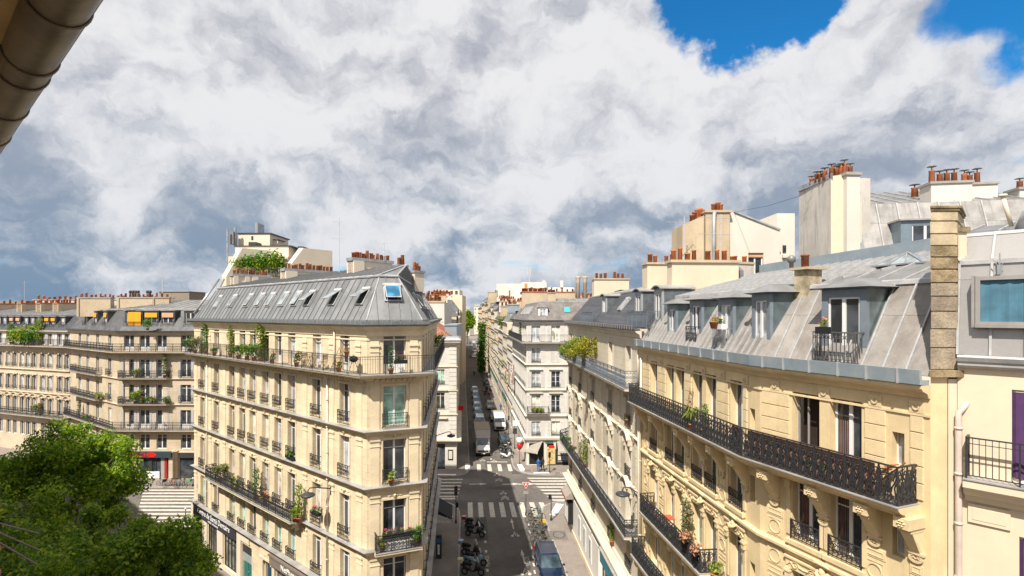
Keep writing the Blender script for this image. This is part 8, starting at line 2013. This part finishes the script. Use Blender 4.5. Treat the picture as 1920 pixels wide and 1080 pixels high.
mb=MB();mb.box(-1.12,1.12,-1.3,4.2,.95,3.3);put('cargo_box',mb.data('cargo_box',GBX),t,M);mb=MB();mb.box(-1.14,1.14,-1.32,4.22,3.3,3.34);put('box_edge',mb.data('box_edge',mat('truck_roof',(.42,.33,.25),.6,var=.1)),t,M)
mb=MB();mb.hexa([(-.98,-2.1,2.28),(.98,-2.1,2.28),(1.08,-1.31,2.28),(-1.08,-1.31,2.28)],[(-.9,-1.9,2.45),(.9,-1.9,2.45),(1.08,-1.31,3.28),(-1.08,-1.31,3.28)]);put('wind_deflector',mb.data('wind_deflector',mat('deflector_grey',(.50,.46,.44),.4,var=.05)),t,M)
put('cab',loft([(-3.55,w*.8,.4,.75,1.0,w*.75),(-3.35,w*.98,.35,.95,1.18,w*.86),(-2.75,w,.35,1.05,1.45,w*.86),(-2.0,w,.35,1.5,2.22,w*.84),(-1.35,w,.35,1.6,2.28,w*.88)],WHC),t,M)
mb=MB();mb.hexa([(-.86,-2.80,1.42),(.86,-2.80,1.42),(.86,-2.6,1.42),(-.86,-2.6,1.42)],[(-.76,-2.1,2.14),(.76,-2.1,2.14),(.76,-1.9,2.14),(-.76,-1.9,2.14)]);put('windscreen',mb.data('windscreen',GLASSV),t,M)
mb=MB();mb.box(-.72,.72,-3.62,-3.45,.72,.90);mb.box(-.96,.96,-3.63,-3.4,.36,.56);put('grille',mb.data('grille',BLACKM),t,M);mb=MB();mb.box(-.28,.28,-3.65,-3.631,.42,.53);put('number_plate',mb.data('number_plate',PLT),t,M)
for sg in(-1,1):
 wheel_to(t,M,sg*.9,-2.75,.37,.24);wheel_to(t,M,sg*.95,2.3,.4,.34)
 mb=MB();mb.box(sg*.8-.14,sg*.8+.14,-3.52,-3.3,.95,1.12);put('headlight',mb.data('headlight',HL),t,M);mb=MB();mb.box(sg*1.24-.1,sg*1.24+.1,-2.7,-2.6,1.4,1.85);put('wing_mirror',mb.data('wing_mirror',BLACKM),t,M)
 # ---- two-wheelers
def scooter(lab,x,y,rz,m=BLC,box=None,screen=True,nm='motor_scooter',cat='scooter',grp=None,big=1.):
 t=thing(nm,lab,cat,(x,y,0),rz,grp);M=MW[t.name]@Matrix.Scale(big,4)
 for yy in(-.68,.62):
  def wf():mb=MB();mb.wheel((0,0,0),.27,.12,'x',16);return mb.data('wheel',RUB)
  q=put('wheel',cached('sw',wf),t,M@Matrix.Translation((0,yy,.27)));put('rim',cached('sr',lambda:(lambda b:(b.wheel((0,0,0),.16,.13,'x',10),b.data('rim',RIM))[-1])(MB())),q,M@Matrix.Translation((0,yy,.27)))
 def bd():
  mb=MB();mb.smooth=True
  K=8;st=[(-.62,.05,.62,.78),(-.45,.17,.35,1.0),(-.28,.16,.28,.92),(-.12,.14,.25,.42),(.08,.15,.25,.46),(.18,.17,.28,.74),(.55,.17,.40,.82),(.88,.06,.62,.78)]
  vs=[((w_*math.cos(2*PI*k/K)),y_,(a+b)/2+(b-a)/2*math.sin(2*PI*k/K))for y_,w_,a,b in st for k in range(K)]
  mb.mesh(vs,[(i*K+k,i*K+(k+1)%K,(i+1)*K+(k+1)%K,(i+1)*K+k)for i in range(len(st)-1)for k in range(K)]+[tuple(range(K))[::-1],tuple((len(st)-1)*K+k for k in range(K))])
  mb.tube([(0,-.68,.27),(0,-.5,.7)],.05,6);return mb.data('body',m)
 put('body',cached(('sb',m.name),bd),t,M)
 put('seat',cached('sseat',lambda:(lambda b:(setattr(b,'smooth',True),b.tube([(0,.05,.80),(0,.3,.86),(0,.6,.88),(0,.8,.9)],[.09,.15,.15,.08],8),b.data('seat',BLACKM))[-1])(MB())),t,M)
 put('handlebar',cached('shb',lambda:(lambda b:(b.tube([(-.34,-.30,1.05),(0,-.42,1.0),(.34,-.30,1.05)],.022,5),b.tube([(-.3,-.35,1.05),(-.34,-.4,1.22)],.012,4),b.tube([(.3,-.35,1.05),(.34,-.4,1.22)],.012,4),b.data('handlebar',BLACKM))[-1])(MB())),t,M)
 if screen:put('windshield',cached('sws',lambda:(lambda b:(b.hexa([(-.18,-.50,.98),(.18,-.50,.98),(.18,-.48,.98),(-.18,-.48,.98)],[(-.13,-.36,1.38),(.13,-.36,1.38),(.13,-.34,1.38),(-.13,-.34,1.38)]),b.data('windshield',GLASSBL if False else GLASSC))[-1])(MB())),t,M)
 if box:put('top_case',cached(('stc',box.name),lambda:(lambda b:(b.hexa([(-.19,.78,.92),(.19,.78,.92),(.19,1.14,.92),(-.19,1.14,.92)],[(-.21,.76,1.2),(.21,.76,1.2),(.21,1.16,1.2),(-.21,1.16,1.2)]),b.data('top_case',box))[-1])(MB())),t,M)
 return t
REDP=paint('red_scooter_paint',(.35,.02,.02));SBL=paint('pale_blue_paint',(.25,.38,.48))
for px_,py_,rz_,m_,bx,lab in[(889,992,1.5,BLC,REDP,'black motorbike with red top case, first at the left kerb after the crossing'),(890,1006,1.35,BLC,None,'large black scooter right below the red cased one'),(884,1042,1.3,BLC,SBL,'dark scooter with a pale blue top case on the shaded left side'),(891,1060,1.45,SBL,None,'scooter with pale blue front, below the blue cased one'),(886,1078,1.4,BLC,GREYL if False else STONE_LT2,'dark scooter with pinkish seat case at the bottom of the shaded row'),(950,860,1.45,WHC,None,'white and black scooter parked first beside the far crossing'),(952,853,1.4,BLC,BLC,'black scooter second in the row beside the far crossing'),(947,846,1.5,GRC,None,'dark scooter third in the row against the black car'),(913,741,1.2,REDP,BLC,'red scooter among the parked two wheelers down the street'),(916,734,1.3,BLC,None,'black motorbike nearest the beige silver car'),(911,724,1.2,BLU,None,'blue covered motorbike in the two wheeler row'),(917,727,1.4,SIL,BLC,'silver scooter in the middle of the two wheeler row'),(909,716,1.3,SBL,None,'pale blue scooter at the far end of the two wheeler row'),(898,646,1.2,BLC,None,'dark motorbike by the distant white car')]:
 x,y=ground(px_,py_);scooter(lab,x,y,rz_,m_,bx,grp=None)
def bike(lab,x,y,rz,m,basket=False,z=0.,lean=.12,grp=None):
 t=thing('bicycle',lab,'bicycle',(x,y,z),rz,grp);M=MW[t.name]@Matrix.Rotation(lean,4,'Y')
 def wf():
  mb=MB();mb.tube([(0,.34*math.cos(2*PI*k/18),.34*math.sin(2*PI*k/18))for k in range(18)],.02,4,closed=True)
  for k in range(6):a=PI*k/6;mb.tube([(0,.33*math.cos(a),.33*math.sin(a)),(0,-.33*math.cos(a),-.33*math.sin(a))],.004,3)
  return mb.data('wheel',RUB)
 for yy in(-.52,.52):put('wheel',cached('bw',wf),t,M@Matrix.Translation((0,yy,.34)))
 def ff():mb=MB();[mb.tube(p,.018,5)for p in([(0,.52,.34),(0,.1,.32),(0,.22,.82),(0,.52,.34)],[(0,.1,.32),(0,-.35,.78),(0,.2,.75)],[(0,-.38,.95),(0,-.35,.7),(0,-.52,.34)])];return mb.data('frame',m)
 put('frame',cached(('bf',m.name),ff),t,M)
 put('saddle',cached('bs',lambda:(lambda b:(setattr(b,'smooth',True),b.tube([(0,.08,.92),(0,.22,.93),(0,.34,.93)],[.03,.06,.08],6),b.tube([(0,.22,.8),(0,.24,.92)],.013,4),b.data('saddle',BLACKM))[-1])(MB())),t,M)
 put('handlebar',cached('bh',lambda:(lambda b:(b.tube([(-.28,-.22,1.02),(-.2,-.36,1.02),(.2,-.36,1.02),(.28,-.22,1.02)],.013,4),b.tube([(0,-.38,.9),(0,-.36,1.02)],.013,4),b.data('handlebar',BLACKM))[-1])(MB())),t,M)
 if basket:put('basket',cached(('bb',basket.name),lambda:(lambda b:(b.box(-.17,.17,-.68,-.42,.72,.98),b.data('basket',basket))[-1])(MB())),t,M)
YB=paint('yellow_bike_paint',(.65,.42,.02));GB=paint('green_bike_paint',(.05,.35,.12));SGB=paint('sage_bike_paint',(.15,.25,.2))
rk='bicycles in the rack right of the road'
for i,(px_,py_,m_,bk,lab)in enumerate([(1001,970,BLC,SGB,'black bicycle with sage green basket, farthest in the right hand rack'),(1006,976,BLC,None,'black bicycle second from the far end of the right hand rack'),(1001,983,GRC,SGB,'grey bicycle right behind the yellow one'),(1006,990,YB,None,'bright yellow framed bicycle in the right hand rack'),(1009,995,BLC,YB,'bicycle with yellow basket beside the bright yellow frame'),(1004,1003,BLU,None,'blue framed bicycle just below the yellow pair'),(1010,1009,BLC,None,'black bicycle in the tangle above the navy car'),(1006,1016,GRC,BLC,'grey bicycle with dark basket above the navy car'),(1012,1022,BLC,None,'nearest black bicycle of the rack touching the navy car')]):
 x,y=ground(px_,py_);bike(lab,x,y,1.45+.25*math.sin(i*2.1),m_,bk,grp=rk)
x,y=ground(999,1040);bike('bicycle with red child seat leaning left of the navy car',x,y,.2,BLC,REDP)
for i,(px_,m_,bk,lab)in enumerate([(297,SGB,BLC,'sage bicycle with black pannier at the left end of the boulevard rack'),(311,BLC,None,'black bicycle second from left in the boulevard rack'),(319,REDP,None,'dark red bicycle in the middle of the boulevard rack'),(327,SIL,None,'silver bicycle in the boulevard rack'),(336,BLC,None,'black bicycle left of the green basket one'),(344,GRC,GB,'bicycle with bright green basket at the right of the boulevard rack')]):
 x,y=ground(px_,916);bike(lab,x,y+.4,1.1+.3*math.sin(i*1.7),m_,bk,grp='bicycles in the boulevard rack')
 #  PEOPLE
SKIN=mat('skin',(.50,.30,.20),.6,var=0);HAIR=mat('dark_hair',(.03,.02,.015),.7,var=0);SHOEW=mat('white_shoe',(.7,.7,.7),.6,var=0)
def cloth(n,c):return mat('cloth_'+n,c,.85,var=.08)
def body_mesh(pose):
 """one continuous skinned figure 1.76 m tall facing local -y"""
 s={'walk':1.,'stand':.12,'sit':0.}[pose]
 J=[(0,0,.95),(0,0,1.12),(0,.01,1.30),(0,.0,1.44),(0,-.01,1.52),(0,-.03,1.60),(0,-.03,1.70)]
 Rr=[.15,.125,.155,.10,.055,.085,.075]
 E=[(i,i+1)for i in range(6)]
 for sg in(-1,1):
  f=sg*s;b=len(J)
  if pose=='sit':J+=[(sg*.10,-.05,.92),(sg*.14,-.42,.80),(sg*.14,-.38,.42),(sg*.14,-.52,.38)]
  else:J+=[(sg*.10,0,.88),(sg*.10,-.16*f,.50),(sg*.10,-.26*f+.10*max(0,-f),.09),(sg*.11,-.26*f-.12+.1*max(0,-f),.05)]
  Rr+=[.10,.065,.045,.04];E+=[(0,b),(b,b+1),(b+1,b+2),(b+2,b+3)]
  b=len(J)
  if pose=='sit':J+=[(sg*.19,0,1.40),(sg*.26,-.20,1.2),(sg*.28,-.48,1.12),(sg*.28,-.56,1.12)]
  else:J+=[(sg*.18,0,1.40),(sg*.24,.10*f,1.14),(sg*.25,.14*f-.10,.90),(sg*.25,.15*f-.13,.82)]
  Rr+=[.065,.045,.033,.034];E+=[(2,b),(b,b+1),(b+1,b+2),(b+2,b+3)]
 me=bpy.data.meshes.new('body');me.from_pydata(J,E,[]);me.update()
 o=bpy.data.objects.new('tmp',me);COL.objects.link(o);md=o.modifiers.new('s','SKIN');o.modifiers.new('u','SUBSURF').levels=1
 if not me.skin_vertices:me.attributes.new('x','FLOAT','POINT')
 for i,v in enumerate(me.skin_vertices[0].data):v.radius=(Rr[i],Rr[i]);v.use_root=(i==0)
 dg=bpy.context.evaluated_depsgraph_get();dg.update();m2=bpy.data.meshes.new_from_object(o.evaluated_get(dg));bpy.data.objects.remove(o)
 return m2
def add_skin_layer(me):pass
PB={}
def person(lab,x,y,rz,top,legs,pose='walk',z=.0,hair=HAIR,shoes=BLACKM,bag=None,grp=None,helmet=None):
 t=thing('person',lab,'person',(x,y,z),rz,grp);M=MW[t.name]
 if pose not in PB:PB[pose]=body_mesh(pose)
 me=PB[pose].copy();me.materials.clear()
 for m_ in(top,legs,SKIN,shoes):me.materials.append(m_)
 for p in me.polygons:
  c=p.center;hand=abs(c.x)>.21 and(c.z<.93 if pose!='sit' else c.y<-.45)
  p.material_index=2 if(c.z>1.50 or hand)else(3 if c.z<.10 or(pose=='sit' and c.z<.4)else(0 if c.z>.92 and not(pose=='sit' and c.y<-.2 and abs(c.x)<.2)else 1));p.use_smooth=True
 put('body',me,t,M)
 put('hair' if not helmet else 'helmet',cached(('hr',(helmet or hair).name),lambda:(lambda b:(setattr(b,'smooth',True),b.lathe([(.092,-.06),(.105,0),(.10,.06),(.06,.11),(0,.125)],(0,0,1.665),12),b.data('hair',helmet or hair))[-1])(MB())),t,M)
 if bag:mb=MB();mb.box(.22,.34,-.1,.16,.55,.9);put('bag',mb.data('bag',bag),t,M)
CB1=cloth('blue',(.015,.11,.32));CBK=cloth('black',(.02,.02,.022));CWH=cloth('white',(.65,.64,.62));CGR=cloth('grey',(.15,.15,.16));CRD=cloth('purple',(.12,.03,.08));CTN=cloth('tan',(.4,.28,.18))
x,y=ground(1009.5,886.5);person('person in a bright blue jacket and trousers with white shoes before the newsagent',x,y,2.9,CB1,CB1,'stand',.125,shoes=SHOEW);person('person in black carrying a bag beside the one dressed in blue',x+.55,y+.3,3.3,CBK,CBK,'walk',.125,shoes=SHOEW,bag=CBK)
for px_,py_,rz_,a_,b_,lab,z_ in[(939,772,0,CB1,CGR,'pedestrian in blue on the sunlit pavement near the beige car',.12),(948,772,3,CTN,CTN,'pedestrian in tan clothes next to the one in blue',.12),(889,706,3,CBK,CBK,'pedestrian in black walking in the middle of the shaded road',0),(905.5,682,0,CRD,CBK,'pedestrian in dark purple on the sunlit pavement',.12),(917.5,698,.2,CB1,CWH,'pedestrian with blue top near the facade door',.12),(919.5,712,3,CBK,CBK,'pedestrian in long black coat by the wall',.12),(916,709,3,CWH,CGR,'pedestrian in a white shirt beside the black coat',.12),(866.5,703,3,CWH,CBK,'pedestrian with a white top on the shaded left pavement',.12),(866,712,0,CBK,CBK,'dark figure walking on the shaded left pavement',.12),(863.5,690,0,CGR,CBK,'grey dressed figure far down the shaded left pavement',.12),(864,668,0,CBK,CBK,'farthest dark figure on the left pavement',.12),(901,644,0,CRD,CBK,'tiny reddish figure near the green cross shop',.12)]:
 x,y=ground(px_,py_,z_);person(lab,x,y,rz_,a_,b_,'walk',z_)
x,y=ground(881.5,672);scooter('motorcycle ridden up the middle of the road',x,y,3.2,BLC,None,nm='motorcycle',cat='motorcycle');person('helmeted rider on the moving motorcycle',x,y+.15,3.2,CBK,CBK,'sit',0,helmet=SIGNW)
t=thing('green_cross_sign','green lit shop cross on the right side far down the street','sign',(-10.6,178,5));mb=MB();mb.box(-.9,.9,-.1,.1,.6,1.2);mb.box(-.3,.3,-.11,.11,0,1.8);put('cross',mb.data('cross',mat('cross_green',(.03,.45,.18),.5,var=0)),t)
t=thing('geranium','blurred red geranium on the near window ledge at the left edge','flower pot',(-1.445,1.49,19.27));V,F=leaf_cloud(90,[(-.02,0,.085,.02)],0,.011,3);put('flowers',leaf_data('flowers',V,F,FLR),t)
V,F=leaf_cloud(60,[(-.04,.02,.04,.03)],0,.02,4);put('foliage',leaf_data('foliage',V,F,LEAFG),t);mb=MB();mb.smooth=True;mb.lathe([(.04,-.1),(.05,0),(0,0)],(-.05,0,0));put('pot',mb.data('pot',POTT),t)
t=thing('balcony_shrub','pale green leaves above the red geranium at the left edge','potted plant',(-1.62,1.62,19.25));V,F=leaf_cloud(160,[(0,0,.15,.06)],0,.02,6);put('foliage',leaf_data('foliage',V,F,LEAFY),t);mb=MB();mb.smooth=True;mb.lathe([(.04,-.1),(.05,.03),(0,.03)]);put('pot',mb.data('pot',POTT),t)
for i,(a_,b_,lab)in enumerate([((0,982),(72,1000),'upper thin rod of the spikes under the near window'),((0,995),(75,1032),'middle thin rod of the spikes under the near window'),((12,1016),(68,1058),'lower thin rod of the spikes under the near window')]):
 mb=MB();y0_,y1_=1.6,2.2;mb.tube([((a_[0]-30-960)/1000*y0_,y0_,zat(a_[1]-8,y0_)),((b_[0]-960)/1000*y1_,y1_,zat(b_[1],y1_))],.0035,4);thing('bird_spike',lab,'spike',data=mb.data('bird_spike',DARKG))
KB2=thing('roof_wire','thin cable strung from the gable to the stained wall against the clouds','cable');mb=MB();mb.tube([((1376-960)/1000*38,38,zat(398,38)),((1440-960)/1000*34,34,zat(386,34)),((1498-960)/1000*30,30,zat(368,30))],.012,4);put('cable',mb.data('cable',IRON),KB2)
